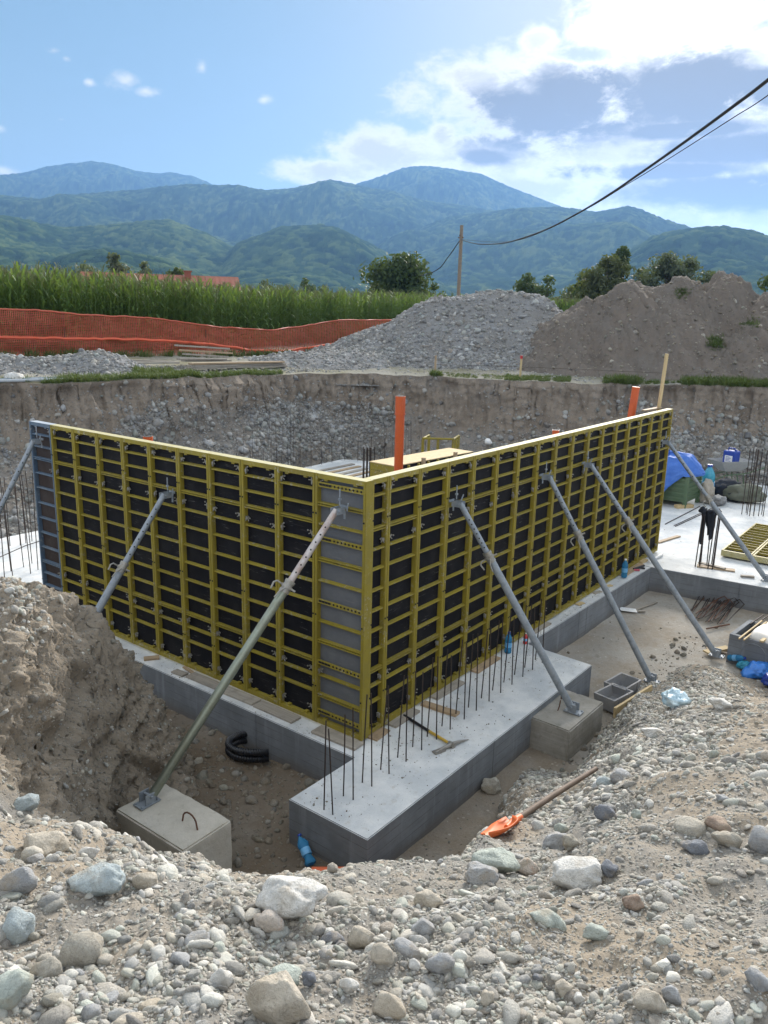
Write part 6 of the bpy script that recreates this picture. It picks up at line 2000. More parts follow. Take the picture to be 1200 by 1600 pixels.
strew('bank_stones', BANK_P, BANK_N, bw, 34000, 0.016, 0.14, 1.6, C_FAR, 'grey stones embedded in the far cut bank', 'gravel', 27, 0.45, 0.6)


def strew_heap(nm, Pm, n, smin, smax, label, seed, coll=C_FAR, pw=1.6, w=None):
    strew(nm, Pm, normals(Pm), np.ones(Pm.shape[:2]) if w is None else w, n, smin, smax, pw, coll, label, 'gravel', seed, 0.4, 0.5)


hw = 0.5 + sstep(HEAP_G[..., 2], 4.4, 2.8) * 1.2
strew_heap('mound_stones', HEAP_G, 34000, 0.025, 0.16, 'grey stones covering the gravel mound', 28, w=hw)
strew_heap('ridge_stones', HEAP_T, 9000, 0.025, 0.13, 'grey stones of the low ridge on the left rim', 29)
strew_heap('bed_stones', HEAP_T2, 5000, 0.025, 0.12, 'grey stones of the low bed before the gravel mound', 30)
strew_heap('mound_clods', HEAP_S, 4500, 0.02, 0.10, 'clods on the soil mound', 31, C_SOIL, 1.7, sstep(HEAP_S[..., 2], 2.6, 3.0))
rd = np.where((off[:, None] < 4.5) & (RIM_A[None] > 5) & (RIM_A[None] < 70), 1.0, 0.0) * sstep(off, 0.2, 0.8)[:, None] * (0.15 + sstep(RIM_A, 40, 44) * sstep(RIM_A, 62, 50)[None] + 0.3 * sstep(RIM_A, 36, 26))
strew('rim_gravel', UP_P, normals(UP_P), rd, 6000, 0.015, 0.07, 1.5, C_FAR, 'gravel lying along the rim path', 'gravel', 32)

# crumbs of earth and mortar on the concrete
cr, cn = [], []
rc = np.random.default_rng(60)
for k in range(2600):
    q = rc.random()
    if q < 0.45:
        x_0, y_0 = rc.uniform(-1.24, 3.68), rc.uniform(-1.06, -0.16) if rc.random() < 0.5 else -0.14 - abs(rc.normal()) * 0.25
    elif q < 0.6:
        x_0, y_0 = -0.26 + abs(rc.normal()) * 0.12, rc.uniform(0, 6)
    elif q < 0.75:
        x_0, y_0 = rc.uniform(4, 8.8), -0.12 + abs(rc.normal()) * 0.06
    else:
        x_0, y_0 = rc.uniform(9.1, 19), rc.uniform(-4, 1.0)
    if fbm(np.array(x_0 * 1.4), np.array(y_0 * 1.4), np.array(0.7), 3) < -0.02 and rc.random() < 0.8:
        continue
    cr.append((x_0, y_0, 0.002))
cr = np.array(cr)
sz0 = 0.0022 * (1 - rc.random(len(cr)) * 0.95) ** (-1 / 1.7)
sz0 = np.minimum(sz0, 0.016)
scatter('concrete_crumbs', cr, np.stack([rc.random(len(cr)) * .5, rc.random(len(cr)) * .5, rc.random(len(cr)) * 6.28], 1), np.repeat(sz0[:, None], 3, 1), C_SOIL, 'crumbs of earth and mortar lying on the concrete', 'crumbs')

# stones one can point at
TINT = {'W': (0.56, 0.545, 0.51), 'T': (0.43, 0.385, 0.315), 'WT': (0.50, 0.44, 0.38), 'G': (0.32, 0.322, 0.322), 'B': (0.36, 0.405, 0.41), 'GT': (0.34, 0.315, 0.265), 'N': (0.37, 0.40, 0.355), 'D': (0.17, 0.18, 0.20), 'R': (0.29, 0.215, 0.165)}


def single_stone_mat(key, c):
    t = mat('stone ' + key, 0.8, 0, 0.3)
    v = t.vm('ADD', t.obj, t.vm('SCALE', t.loc, scale=7.0))
    n1, n2 = t.noise(v, 1.6, 5, 0.65, 0.5), t.noise(v, 10, 5, 0.7)
    k = t.mix(t.ss(n1, 0.38, 0.66), c, tuple(min(0.75, x * 1.3) for x in c))
    k = t.mix(t.m('MULTIPLY', t.ss(n2, 0.5, 0.75), 0.5), k, tuple(x * 0.45 for x in c))
    wv = t.noise(v, 2.2, 3, 0.5, 2.0)
    k = t.mix(t.m('MULTIPLY', t.m('SUBTRACT', 1.0, t.ss(t.m('ABSOLUTE', t.m('SUBTRACT', wv, 0.5)), 0.0, 0.018)), 0.45), k, tuple(x * 0.4 for x in c))
    d = t.noise(t.pos, 9, 5, 0.65)
    k = t.mix(t.m('MULTIPLY', t.ss(d, 0.48, 0.68), 0.6), k, (0.36, 0.30, 0.22))
    if key in ('WT',):
        k = t.mix(t.m('MULTIPLY', t.ss(n1, 0.55, 0.7), 0.6), k, (0.40, 0.18, 0.08))
    col(t, k)
    t.l.new(t.bump(t.m('ADD', n1, t.m('MULTIPLY', n2, 0.5)), 0.5, 0.15), t.b.inputs['Normal'])
    return t.mat


SM = {k: single_stone_mat(k, c) for k, c in TINT.items()}
taken = []
for i, (x, y, z, w, h, key, lab) in enumerate(NAMED_STONES):
    big = w > 0.15
    el = w / max(h, 0.01)
    me = stone_shape(900 + i, 4 if big else 3, (1, random.uniform(0.62, 0.85), min(0.95, max(0.42, 1.15 / el))), 5 if key in ('T', 'W') else 3, 0.16)
    me.materials.append(SM[key])
    view = Vector((x - CAM.x, y - CAM.y, 0)).normalized()
    yaw = math.atan2(-view.x, view.y) + random.uniform(-0.35, 0.35)
    s = w * 0.50
    zn = max(near_z(x, y), -0.5)
    z = zn if abs(zn - z) > 0.02 else z
    o = link('boulder' if big else 'stone', me, loc=(x, y, z + 0.30 * h), rot=(random.uniform(-.2, .2), random.uniform(-.2, .2), yaw), scale=(s, s, s))
    tag(o, lab, 'boulder' if big else 'stone')
    taken.append((x, y, w))

shapes = []
for i in range(10):
    for key in ('G', 'T', 'W', 'GT', 'G', 'GT', 'W'):
        if (i * 3 + len(shapes)) % 3 == 0 or key == 'G':
            me = stone_shape(3000 + i * 10 + len(key), 3, (1, random.uniform(0.6, 0.9), random.uniform(0.4, 0.7)), random.randint(1, 4), 0.12).copy()
            me.materials.append(SM[key])
            shapes.append(me)
vis = wt * sstep(AZ, 8, 11) * sstep(AZ, 66, 63) / np.maximum(DD, 1.6) ** 0.5 * (1 - NEAR_NOSE) * sstep(DD, 9.5, 7) * sstep(DD, 1.3, 1.7) * (1 - 0.7 * sstep(AZ, 32, 22)) * (NEAR_P[..., 2] > -0.4)
# (most are half sunk in the fines)
pp, pnn = sample_grid(NEAR_P, NEAR_N, vis, 420, np.random.default_rng(77))
cnt = 0
r_ = np.random.default_rng(78)
for p, n_ in zip(pp, pnn):
    s = 0.017 * (1 - r_.random() * 0.9) ** (-1 / 2.0)
    s = min(s, 0.055)
    if cnt >= 165 or any(math.hypot(p[0] - a, p[1] - b) < (w * 0.5 + s) for a, b, w in taken):
        continue
    taken.append((p[0], p[1], 2 * s))
    up = Vector(n_) + Vector(r_.normal(size=3) * 0.2)
    rot = (up.to_track_quat('Z', 'Y') @ Euler((0, 0, r_.random() * 6.28)).to_quaternion()).to_euler()
    o = link('cobble', shapes[int(r_.integers(len(shapes)))], loc=Vector(p) + Vector(n_) * s * float(r_.uniform(-0.05, 0.22)), rot=rot, scale=(s, s, s))
    tag(o, 'rounded river cobble lying loose among the near gravel', 'stone', 'cobbles in the near gravel')
    cnt += 1
me = stone_shape(4001, 3, (1, 0.8, 0.6)); me.materials.append(SM['W'])
tag(link('boulder', me, loc=tuple(rim_pt(62.0, 0.35) + Vector((0, 0, 0.05))), scale=(0.3, 0.3, 0.25)), 'whitish boulder lying at the edge of the left rim by the pipes', 'boulder')
me = stone_shape(4002, 3, (1, 0.8, 0.75)); me.materials.append(M_WHITE)
tag(link('boulder', me, loc=(16.6, 7.95, 0.75), scale=(0.13, 0.13, 0.13)), 'white smooth boulder standing out on the far bank above the wall', 'boulder')
bj = [(52.6, 0.32, 0.2), (50.9, 0.4, 0.17), (49.0, 0.30, 0.17), (55.0, 0.46, 0.16), (54.1, 0.30, 0.16)]
for k, (a_, h_, s) in enumerate(bj):
    j = int(np.argmin(np.abs(RIM_A - a_))); i = int(h_ * (NR - 1))
    me = stone_shape(4100 + k, 3, (1, 0.85, 0.7)); me.materials.append(SM['WT' if k == 0 else 'G'])
    tag(link('boulder', me, loc=tuple(BANK_P[i, j] + BANK_N[i, j] * 0.05), scale=(s, s, s)), ('pinkish boulder in the cut bank above the left wall, highest on the right', 'grey boulder in the cut bank right of the pinkish one', 'grey boulder in the cut bank farthest right above the left wall', 'grey boulder in the cut bank farthest left above the left wall', 'grey boulder in the cut bank just above the orange pipe tip')[k], 'boulder', 'boulders in the cut bank')

# ------------------------------------------------------------------ orange net fence
F_TOP = [(70, -0.0010), (66.8, -0.001), (62.55, -0.0011), (60.3, -0.0015), (57.6, -0.0053), (53.12, -0.0072), (49.3, -0.0155), (45.35, -0.0186), (43.12, -0.0132), (40.42, -0.0044), (36.58, -0.0029), (34, -0.002)]
F_MID = [(70, -0.0318), (66.98, -0.0318), (62.7, -0.0317), (58.88, -0.0324), (54.85, -0.0322), (51.92, -0.0336), (49.34, -0.0367), (46.26, -0.0435), (44.02, -0.0428), (40.4, -0.0322), (38.36, -0.0268), (34, -0.02)]
F_BOT = [(70, -0.0521), (67.1, -0.0521), (62.8, -0.0521), (56.96, -0.0523), (51.1, -0.0530), (48.04, -0.0515), (46.27, -0.0490), (44.02, -0.0470), (40.4, -0.0400), (38.36, -0.0370), (34, -0.03)]
F_D = [(72, 31.5), (62.8, 31.8), (50, 33.5), (45, 36), (40, 40), (36.5, 43), (34, 45)]
fence = empty('net_fence', tuple(pol(52, lin(F_D, 52), 3.0)), 0, 'sagging orange plastic net fence in front of the corn', 'fence')
fo = Vector(fence.location)


def fence_pt(a, t):
    """t: 0 foot, 1 middle band, 2 top edge"""
    D = lin(F_D, a)
    k = [lin(F_BOT, a), lin(F_MID, a), lin(F_TOP, a)]
    sl = np.interp(t, [0, 1, 2], k)
    wob = fbm(np.array(a * 0.8), np.array(t * 1.2), np.array(2.0), 3) * 0.35
    return Vector(pol(a, float(D + wob), float(CAM.z + sl * D + fbm(np.array(a * 1.1), np.array(t * 3.0), np.array(7.0), 2) * 0.05))) - fo


A_F = np.linspace(35, 69, 170)
for nm, t0, t1, n in (('lower_net', 0.0, 1.0, 12), ('upper_net', 1.0, 2.0, 17)):
    mb = MB()
    for i in range(n):
        t = t0 + (t1 - t0) * (i + 0.5) / n
        pts = [fence_pt(a, t) for a in A_F]
        w = 0.009
        vs = []
        for p in pts:
            vs += [p + Vector((0, 0, -w)), p + Vector((0, 0, w))]
        mb.add(vs, [(2 * k, 2 * k + 2, 2 * k + 3, 2 * k + 1) for k in range(len(pts) - 1)])
    for a in np.linspace(35, 69, 300):
        ts = np.linspace(t0, t1, 5)
        L = [fence_pt(a, t) for t in ts]
        R_ = [fence_pt(a + 0.035, t) for t in ts]
        vs = [q for pr in zip(L, R_) for q in pr]
        mb.add(vs, [(2 * k, 2 * k + 1, 2 * k + 3, 2 * k + 2) for k in range(4)])
    o = tag(mb.build(nm, M_NET, fence), kind='stuff')
    o.modifiers.new('t', 'SOLIDIFY').thickness = 0.004
for nm, t, w in (('middle_band', 1.0, 0.055), ('top_band', 2.0, 0.035), ('bottom_band', 0.03, 0.035)):
    mb = MB(); mb.path([fence_pt(a, t) for a in A_F], w, 6); mb.build(nm, worn('orange net hem', (0.72, 0.13, 0.06), (0.6, 0.14, 0.08), 0.6) if nm == 'middle_band' else M_NET, fence, True)
for a in np.linspace(36, 68, 15):
    b, t = fence_pt(a, 0), fence_pt(a, 2)
    mb = MB(); mb.tube(b - Vector((0, 0, 0.3)) + Vector((0.05, 0.05, 0)), t + Vector((0.06, 0.06, 0.02)), 0.018, seg=6); mb.build('post', M_RUST, fence)

# ------------------------------------------------------------------ corn
def blade_strip(mb, p0, az_, L, w, droop, up, seg=5):
    pts = []
    for i in range(seg + 1):
        t = i / seg
        r = L * (t * math.cos(up) + 0.0)
        z = L * (t * math.sin(up) - droop * t * t)
        pts.append(Vector((p0[0] + r * math.cos(az_), p0[1] + r * math.sin(az_), p0[2] + z)))
    sd = Vector((-math.sin(az_), math.cos(az_), 0))
    vs = []
    for i, p in enumerate(pts):
        t = i / seg
        ww = w * (0.55 + 1.2 * t) * (1 - t) ** 0.6 if t < 1 else 0.002
        vs += [p - sd * ww, p + sd * ww]
    mb.add(vs, [(2 * i, 2 * i + 1, 2 * i + 3, 2 * i + 2) for i in range(seg)])


def corn_mesh(seed):
    r = random.Random(seed)
    mb = MB()
    hgt = r.uniform(2.6, 2.95)
    mb.path([(0, 0, 0), (0.02, 0.01, hgt * 0.5), (0.03, 0.02, hgt - 0.2)], [0.016, 0.013, 0.008], 5)
    a = r.uniform(0, 6.28)
    for k in range(11):
        z = 0.25 + (hgt - 0.55) * k / 10
        blade_strip(mb, (0.02, 0.01, z), a + (k % 2) * math.pi + r.uniform(-0.35, 0.35), r.uniform(0.65, 0.95) * (1 - 0.3 * max(0, (k - 7) / 4)), 0.042, r.uniform(0.5, 1.0) if k < 8 else 0.35, r.uniform(0.75, 1.2))
    mb.cur = 1
    for k in range(6):
        b = r.uniform(0, 6.28)
        mb.path([(0.03, 0.02, hgt - 0.22), (0.03 + 0.05 * math.cos(b), 0.02 + 0.05 * math.sin(b), hgt + 0.02), (0.03 + 0.11 * math.cos(b), 0.02 + 0.11 * math.sin(b), hgt + 0.10)], [0.006, 0.007, 0.004], 3)
    return mb.mesh('corn_plant', [M_CORN, M_TASSEL])


C_D = [(72, 32.8), (62.5, 33.4), (58, 34.2), (50.5, 36.5), (46, 40), (41.8, 45), (37.3, 50), (33.2, 56), (30, 60)]
C_T = [(72, 0.050), (67.5, 0.0490), (62.33, 0.0440), (58.58, 0.0435), (54.63, 0.0405), (50.49, 0.0360), (46.2, 0.032), (41.78, 0.0304), (37.3, 0.0293), (33.26, 0.0279), (30, 0.027)]
corn_ms = [corn_mesh(k) for k in range(7)]
C_CORN = bpy.data.collections.new('corn')
for m_ in corn_ms:
    C_CORN.objects.link(bpy.data.objects.new('corn_shape', m_))
rr_ = np.random.default_rng(40)


def corn_spot(a, dd):
    D0 = float(lin(C_D, a))
    zt = CAM.z + float(lin(C_T, a)) * D0
    gz_ = upper_at(min(max(a, RIM_A.min()), RIM_A.max()), D0 + dd)
    s = (zt - gz_) / 2.9
    return pol(a, D0 + dd, gz_), s


n_front = 230
for k in range(n_front):
    a = 34 + (67.5 - 34) * (k + rr_.random()) / n_front
    p, s = corn_spot(a, rr_.uniform(0, 0.5))
    s *= rr_.uniform(0.9, 1.06)
    tag(link('corn_plant', corn_ms[k % 7], loc=p, rot=(rr_.normal() * 0.04, rr_.normal() * 0.04, rr_.random() * 6.28), scale=(s, s, s)), 'tall green corn plant in the front row behind the orange net', 'corn plant', 'front row of corn')
pts, rots, scl = [], [], []
for k in range(5200):
    a = rr_.uniform(29.5, 71)
    dd = 0.5 + 13 * rr_.random() ** 1.25
    p, s = corn_spot(a, dd)
    s *= rr_.uniform(0.80, 1.08)
    pts.append(p[:]); rots.append((rr_.normal() * 0.05, rr_.normal() * 0.05, rr_.random() * 6.28)); scl.append((s, s, s))
for k in range(900):                                             # a strip of the field seen between the mounds
    a = rr_.uniform(23.5, 27.2)
    D = rr_.uniform(66, 76)
    pts.append(pol(a, D, 3.0)[:]); rots.append((0, 0, rr_.random() * 6.28)); scl.append((1.1, 1.1, 1.18))
scatter('cornfield', pts, rots, scl, C_CORN, 'dense green cornfield behind the orange net', 'corn')

# ------------------------------------------------------------------ grass along the rim
def tuft_mesh(seed):
    r = random.Random(seed)
    mb = MB()
    for k in range(16):
        a = r.uniform(0, 6.28)
        blade_strip(mb, (r.uniform(-.06, .06), r.uniform(-.06, .06), 0), a, r.uniform(0.10, 0.24), 0.006, r.uniform(0.1, 0.5), r.uniform(0.9, 1.4), 3)
    return mb.mesh('grass_tuft', M_GRASS)


C_GRASS = bpy.data.collections.new('grass')
for k in range(5):
    C_GRASS.objects.link(bpy.data.objects.new('tuft_shape', tuft_mesh(k)))
pts, rots, scl = [], [], []
for a0, a1, d0, d1, n, s0 in ((59, 67, 0.05, 0.6, 420, 0.8), (50.5, 59.5, 0.05, 0.9, 900, 1.1), (44.5, 50.5, 0.05, 0.7, 420, 1.0), (52, 54.5, 1.5, 2.6, 200, 1.2), (28, 33.5, 0.1, 1.6, 420, 0.5), (24, 28.5, 0.1, 1.8, 700, 0.7), (19.2, 21.6, 0.0, 0.9, 420, 1.5), (16.0, 19, 0.2, 0.9, 130, 0.8), (5, 16.5, 0.0, 1.3, 1500, 1.5), (33.2, 33.8, 0.0, 0.4, 60, 1.2)):
    for k in range(n):
        a = rr_.uniform(a0, a1)
        if fbm(np.array(a * 2.0), np.array(0.0), np.array(1.0), 2) < -0.12 and rr_.random() < 0.8:
            continue
        p = rim_pt(a, rr_.uniform(d0, d1))
        pts.append((p.x, p.y, p.z - 0.01)); rots.append((rr_.normal() * 0.15, rr_.normal() * 0.15, rr_.random() * 6.28)); s = s0 * rr_.uniform(0.6, 1.3); scl.append((s, s, s))
for k in range(240):                                             # weeds at the foot of the net and on the mounds
    a = rr_.uniform(40, 68); D = float(lin(F_D, a)) - rr_.uniform(0.1, 0.6)
    pts.append(pol(a, D, upper_at(a, D) - 0.02)[:]); rots.append((0, 0, rr_.random() * 6.28)); s = rr_.uniform(1.0, 2.6); scl.append((s, s, s))
hz_ = HEAP_S.reshape(-1, 3)
ha = np.degrees(np.arctan2(hz_[:, 1] - CAM.y, hz_[:, 0] - CAM.x))
hd = np.hypot(hz_[:, 1] - CAM.y, hz_[:, 0] - CAM.x)
for ia, sl, n, s in ((14.9, -0.022, 120, 1.0), (17.2, 0.036, 80, 0.7), (12.9, 0.004, 70, 0.8)):
    sl_ = (hz_[:, 2] - CAM.z) / hd
    w_ = np.exp(-((ha - ia) / 0.35) ** 2 - ((sl_ - sl) / 0.005) ** 2) * (hz_[:, 2] > 2.9) * (hd < 37)
    for i in rr_.choice(len(hz_), n, p=w_ / w_.sum()):
        pts.append(tuple(hz_[i])); rots.append((rr_.normal() * .3, rr_.normal() * .3, rr_.random() * 6.28)); q_ = s * rr_.uniform(0.5, 1.3); scl.append((q_, q_, q_))
scatter('rim_grass', pts, rots, scl, C_GRASS, 'green grass and weeds along the rim of the pit', 'grass')


# ------------------------------------------------------------------ trees
def tree(azd, D, top_sl, width, label, m, kind='round', zb=3.1, seed=0, n=4600, leaf=0.30, group='trees beyond the field', droop=0.0, name='tree'):
    r = np.random.default_rng(500 + seed)
    ztop = CAM.z + top_sl * D
    Ht = ztop - zb
    root = empty(name, pol(azd, D, zb), r.uniform(0, 6), label, 'tree' if name == 'tree' else 'bush', group)
    mb = MB()
    mb.path([(0, 0, -0.2), (0.05, 0.03, Ht * 0.25), (-0.05, 0.08, Ht * 0.5), (0.05, 0, Ht * 0.8)], [Ht * 0.035, Ht * 0.028, Ht * 0.02, Ht * 0.006], 8)
    blobs_ = []
    nb = 16 if kind != 'bush' else 10
    for k in range(nb):
        a = r.uniform(0, 6.28)
        t = r.uniform(0.0, 1.0)
        if kind == 'tall':
            z = Ht * (0.28 + 0.66 * t); rad = width * 0.5 * (1 - 0.65 * t) * r.uniform(0.3, 0.9)
        elif kind == 'bush':
            z = Ht * (0.15 + 0.7 * t); rad = width * 0.5 * math.sqrt(max(0.05, 1 - (t - 0.2) ** 2)) * r.uniform(0.2, 0.85)
        else:
            z = Ht * (0.30 + 0.60 * t); rad = width * 0.5 * math.sqrt(max(0.06, 1 - (2 * t - 0.75) ** 2 / 1.8)) * r.uniform(0.25, 0.85)
        c = Vector((math.cos(a) * rad, math.sin(a) * rad, z))
        blobs_.append((c, width * r.uniform(0.17, 0.30)))
        mb.path([(0, 0, max(0.1, z - Ht * 0.22)), (c.x * 0.5, c.y * 0.5, z - Ht * 0.08), tuple(c)], [Ht * 0.012, Ht * 0.008, Ht * 0.003], 5)
    blobs_.append((Vector((0, 0, Ht * 0.90)), width * 0.16))
    mb.build('trunk', M_BARK, root, True)
    cs = np.array([b[0][:] for b in blobs_]); rs = np.array([b[1] for b in blobs_])
    pk_ = r.choice(len(rs), n, p=rs ** 2 / (rs ** 2).sum())
    d = r.normal(size=(n, 3)); d /= np.linalg.norm(d, axis=1, keepdims=True)
    pos = cs[pk_] + d * (rs[pk_] * r.random(n) ** 0.5 * (1 + 0.10 * r.normal(size=n)))[:, None] * np.array([1, 1, 0.75])
    pos[:, 2] = np.clip(pos[:, 2] - droop * r.random(n), 0.15, Ht * 1.02)
    nrm = d + r.normal(size=(n, 3)) * 0.7
    nrm /= np.linalg.norm(nrm, axis=1, keepdims=True)
    t1 = np.cross(nrm, r.normal(size=(n, 3))); t1 /= np.linalg.norm(t1, axis=1, keepdims=True)
    t2 = np.cross(nrm, t1)
    sz = 1.25 * leaf * r.uniform(0.6, 1.3, n)[:, None]
    V = np.stack([pos - t1 * sz * 0.5, pos - t2 * sz * 0.28 + nrm * sz * 0.06, pos + t1 * sz * 0.5, pos + t2 * sz * 0.28 + nrm * sz * 0.06], 1)
    me = bpy.data.meshes.new('crown')
    me.vertices.add(n * 4); me.vertices.foreach_set('co', V.reshape(-1).astype(np.float32))
    me.loops.add(n * 4); me.loops.foreach_set('vertex_index', np.arange(n * 4, dtype=np.int32))
    me.polygons.add(n); me.polygons.foreach_set('loop_start', np.arange(0, n * 4, 4, dtype=np.int32))
    me.materials.append(m); me.update(); me.validate()
    link('crown', me, root)
    return root


tree(36.0, 78, 0.0764, 7.0, 'broad dark walnut tree beside the wire behind the corn', M_LEAF, 'round', seed=1, n=6500, leaf=0.34)
tree(33.85, 80, 0.0440, 3.6, 'low dark bush at the right foot of the broad tree', M_LEAF, 'bush', seed=2, n=1500, name='bush')
tree(37.9, 84, 0.0440, 3.4, 'low bush left of the broad dark tree', M_LEAF2, 'bush', seed=3, n=1300, name='bush')
tree(42.8, 105, 0.0470, 3.0, 'small rounded dark bush standing over the corn mid field', M_LEAF, 'bush', seed=4, n=1200, name='bush')
tree(41.4, 112, 0.0400, 3.6, 'low bush right of the small rounded one over the corn', M_LEAF, 'bush', seed=5, n=1000, name='bush')
tree(45.6, 112, 0.0415, 5.0, 'low bush over the corn near the end of the red roof', M_LEAF2, 'bush', seed=6, n=1300, name='bush')
tree(22.1, 74, 0.0780, 6.0, 'olive tree over the left shoulder of the soil mound', M_LEAF2, 'round', seed=7, n=5200, leaf=0.32)
tree(21.2, 78, 0.0890, 2.6, 'dark narrow treetop rising above the olive tree', M_LEAF, 'tall', seed=8, n=2200, leaf=0.28)
tree(23.2, 80, 0.0640, 3.0, 'leaning dark tree left of the olive tree', M_LEAF, 'round', seed=21, n=1600)
tree(18.3, 76, 0.0850, 5.2, 'pale willow like tree behind the soil mound, left half', M_LEAF3, 'round', seed=9, n=4600, leaf=0.30, droop=0.4)
tree(16.9, 78, 0.0800, 4.6, 'pale willow like tree behind the soil mound, right half', M_LEAF3, 'round', seed=10, n=3800, leaf=0.30, droop=0.4)
tree(19.9, 80, 0.0660, 4.0, 'green bush filling the gap between olive and willow trees', M_LEAF2, 'bush', seed=22, n=1500, name='bush')
tree(15.6, 80, 0.0630, 3.0, 'small green tree right of the willow behind the mound', M_LEAF, 'round', seed=11, n=1500)
tree(27.4, 88, 0.0580, 4.6, 'dark thicket left of the field strip between the mounds', M_LEAF, 'bush', seed=12, n=2600, name='bush')
tree(26.0, 90, 0.0545, 5.0, 'dark thicket over the field strip between the mounds', M_LEAF, 'bush', seed=13, n=2600, name='bush')
tree(24.4, 92, 0.0440, 5.0, 'low thicket at the right end of the field strip', M_LEAF2, 'bush', seed=14, n=1800, name='bush')
tree(11.9, 74, 0.0560, 4.0, 'tree behind the second top of the soil mound', M_LEAF, 'round', seed=15, n=1500)
tree(55.35, 96, 0.0690, 3.6, 'taller pale green tree standing behind the left corn', M_LEAF3, 'tall', seed=16, n=2200, leaf=0.32)
tree(53.6, 98, 0.0580, 2.8, 'smaller pale green tree right of the taller one behind the corn', M_LEAF3, 'tall', seed=17, n=1400, leaf=0.32)
tree(51.5, 100, 0.0560, 2.8, 'dark round small tree behind the red roof', M_LEAF, 'round', seed=18, n=1400, leaf=0.32)
tree(57.4, 100, 0.0560, 5.0, 'low hedge like tree behind the left end of the red roof', M_LEAF3, 'bush', seed=19, n=1500, leaf=0.32)
tree(49.3, 104, 0.0450, 3.0, 'low dark bush behind the right end of the red roof', M_LEAF, 'bush', seed=20, n=900, name='bush')

# ------------------------------------------------------------------ house behind the corn
hA, hB = pol(57.6, 92, 0), pol(47.4, 92, 0)
hc = (hA + hB) / 2
ang = math.atan2((hB - hA).y, (hB - hA).x)
hl = (hB - hA).length / 2
house = empty('farmhouse', (hc.x, hc.y, 3.0), ang, 'long low house with red tiled roof behind the corn', 'house')
zr = CAM.z + 0.0412 * 91.6 - 3.0
mb = MB(); mb.box(-hl + 0.5, hl - 0.5, -3.2, 3.2, -0.3, zr - 1.5); mb.build('wall', M_PLASTER, house)
for s in (-1, 1):
    mb = MB()
    n = 60
    vs = []
    for i in range(n + 1):
        x = -hl + 2 * hl * i / n
        for t in (0, 1):
            vs.append((x, s * (0.02 + 4.0 * t), zr - 1.75 * t + 0.02 * (i % 2)))
    mb.add(vs, [(2 * i, 2 * i + 2, 2 * i + 3, 2 * i + 1) if s < 0 else (2 * i, 2 * i + 1, 2 * i + 3, 2 * i + 2) for i in range(n)])
    o = mb.build('roof_slope', M_ROOF, house)
    o.modifiers.new('t', 'SOLIDIFY').thickness = 0.12
mb = MB(); mb.path([(-hl, 0, zr + 0.03), (hl, 0, zr + 0.03)], 0.13, 8); mb.build('ridge_cap', M_ROOF, house)
mb = MB(); mb.box(2.4, 3.1, -0.9, -0.2, zr - 1, zr + 0.5); mb.box(2.3, 3.2, -1.0, -0.1, zr + 0.5, zr + 0.6); mb.build('chimney', M_ROOF, house)
for k in range(4):
    mb = MB(); mb.box(-6 + 3.4 * k, -5.0 + 3.4 * k, -3.24, -3.18, 0.9, 2.2); mb.build('window', M_HOLE, house)

# ------------------------------------------------------------------ poles and wires
PD = 52
pole = empty('utility_pole', pol(32.1, PD, 3.2), 0, 'bare wooden pole carrying the overhead cable beside the gravel mound', 'pole')
zt = CAM.z + 0.1090 * PD - 3.2
mb = MB(); mb.tube((0, 0, -0.3), (0.02, -0.02, zt), 0.13, 0.105, 12); mb.build('post', M_POLE, pole, True)
mb = MB(); mb.tube((0.0, -0.2, zt - 0.72), (0.0, 0.2, zt - 0.72), 0.03, seg=6); mb.tube((-0.15, 0, zt - 0.6), (0.15, 0, zt - 0.6), 0.04, seg=6); mb.build('hook', M_RUST, pole)
P1D = 96
pole2 = empty('utility_pole', pol(36.2, P1D, 3.2), 0, 'thin far pole seen against the broad dark tree', 'pole')
mb = MB(); mb.tube((0, 0, -0.3), (0, 0, CAM.z + 0.0560 * P1D - 3.2), 0.11, 0.09, 10); mb.build('post', M_POLE, pole2, True)


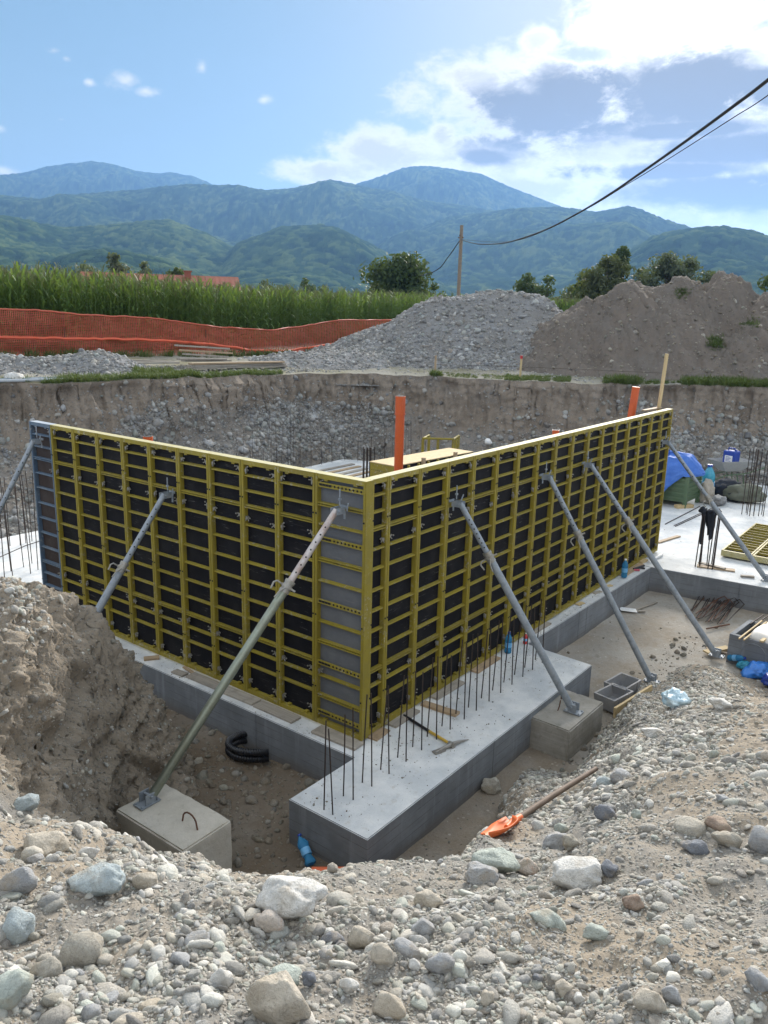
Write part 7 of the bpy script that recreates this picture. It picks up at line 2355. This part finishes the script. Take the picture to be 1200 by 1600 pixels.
def wire(samples, r, label, name='overhead_cable'):
    """samples: (azimuth, slope, distance)"""
    pts = [pol(a, D, CAM.z + s * D) for a, s, D in samples]
    c = pts[0].copy()
    out = []
    for i in range(len(pts) - 1):
        p0, p1, p2, p3 = pts[max(i - 1, 0)], pts[i], pts[i + 1], pts[min(i + 2, len(pts) - 1)]
        for k in range(10):
            t = k / 10
            out.append(0.5 * ((2 * p1) + (p2 - p0) * t + (2 * p0 - 5 * p1 + 4 * p2 - p3) * t * t + (3 * p1 - p0 - 3 * p2 + p3) * t ** 3) - c)
    out.append(pts[-1] - c)
    mb = MB(); mb.path(out, r, 8)
    return tag(mb.build(name, M_CABLE, None, True, loc=c), label, 'cable')


wire([(32.05, 0.0925, 51.9), (30.99, 0.0882, 42.19), (29.68, 0.0885, 34.55), (28.6, 0.0916, 30.09), (26.51, 0.1041, 24.05), (24.48, 0.1219, 20.16), (22.51, 0.1425, 17.45), (20.62, 0.1651, 15.47), (18.79, 0.1875, 13.95), (17.03, 0.2096, 12.75), (15.33, 0.2314, 11.79), (13.7, 0.2528, 11.0), (7, 0.345, 8.75), (-6, 0.50, 6.6)], 0.022, 'thick black cable sagging from the wooden pole towards the upper right')
wire([(32.05, 0.0930, 51.9), (28.6, 0.0916, 35.1), (24.48, 0.1219, 25.45), (21.17, 0.1558, 20.92), (18.76, 0.1815, 18.55), (16.97, 0.2011, 17.14), (15.25, 0.2199, 15.97), (13.59, 0.2379, 15.0), (7, 0.318, 12.2), (-6, 0.45, 9.4)], 0.009, 'thin wire running just under the thick cable at the upper right')
wire([(32.15, 0.0920, 52.2), (32.92, 0.0723, 57.24), (33.55, 0.0587, 62.06), (34.43, 0.0517, 70.26), (35.32, 0.0492, 81.15), (35.9, 0.0542, 90.47), (36.2, 0.0585, 96.0)], 0.032, 'slack cable drooping from the wooden pole to the far pole')

# ------------------------------------------------------------------ air
mb = MB(); mb.box(-7500, 7500, -7500, 7500, -1.7, 790)
hz = mb.mesh('haze', [])
hm = bpy.data.materials.new('haze air')
hm.use_nodes = True
hn = hm.node_tree
hn.nodes.clear()
pv = hn.nodes.new('ShaderNodeVolumePrincipled')
pv.inputs['Color'].default_value = (0.25, 0.50, 0.97, 1)
pv.inputs['Density'].default_value = 0.000125
pv.inputs['Anisotropy'].default_value = 0.35
om = hn.nodes.new('ShaderNodeOutputMaterial')
hn.links.new(pv.outputs[0], om.inputs['Volume'])
hz.materials.append(hm)
tag(link('haze', hz), 'thin blue summer haze lying over the whole valley', kind='stuff')
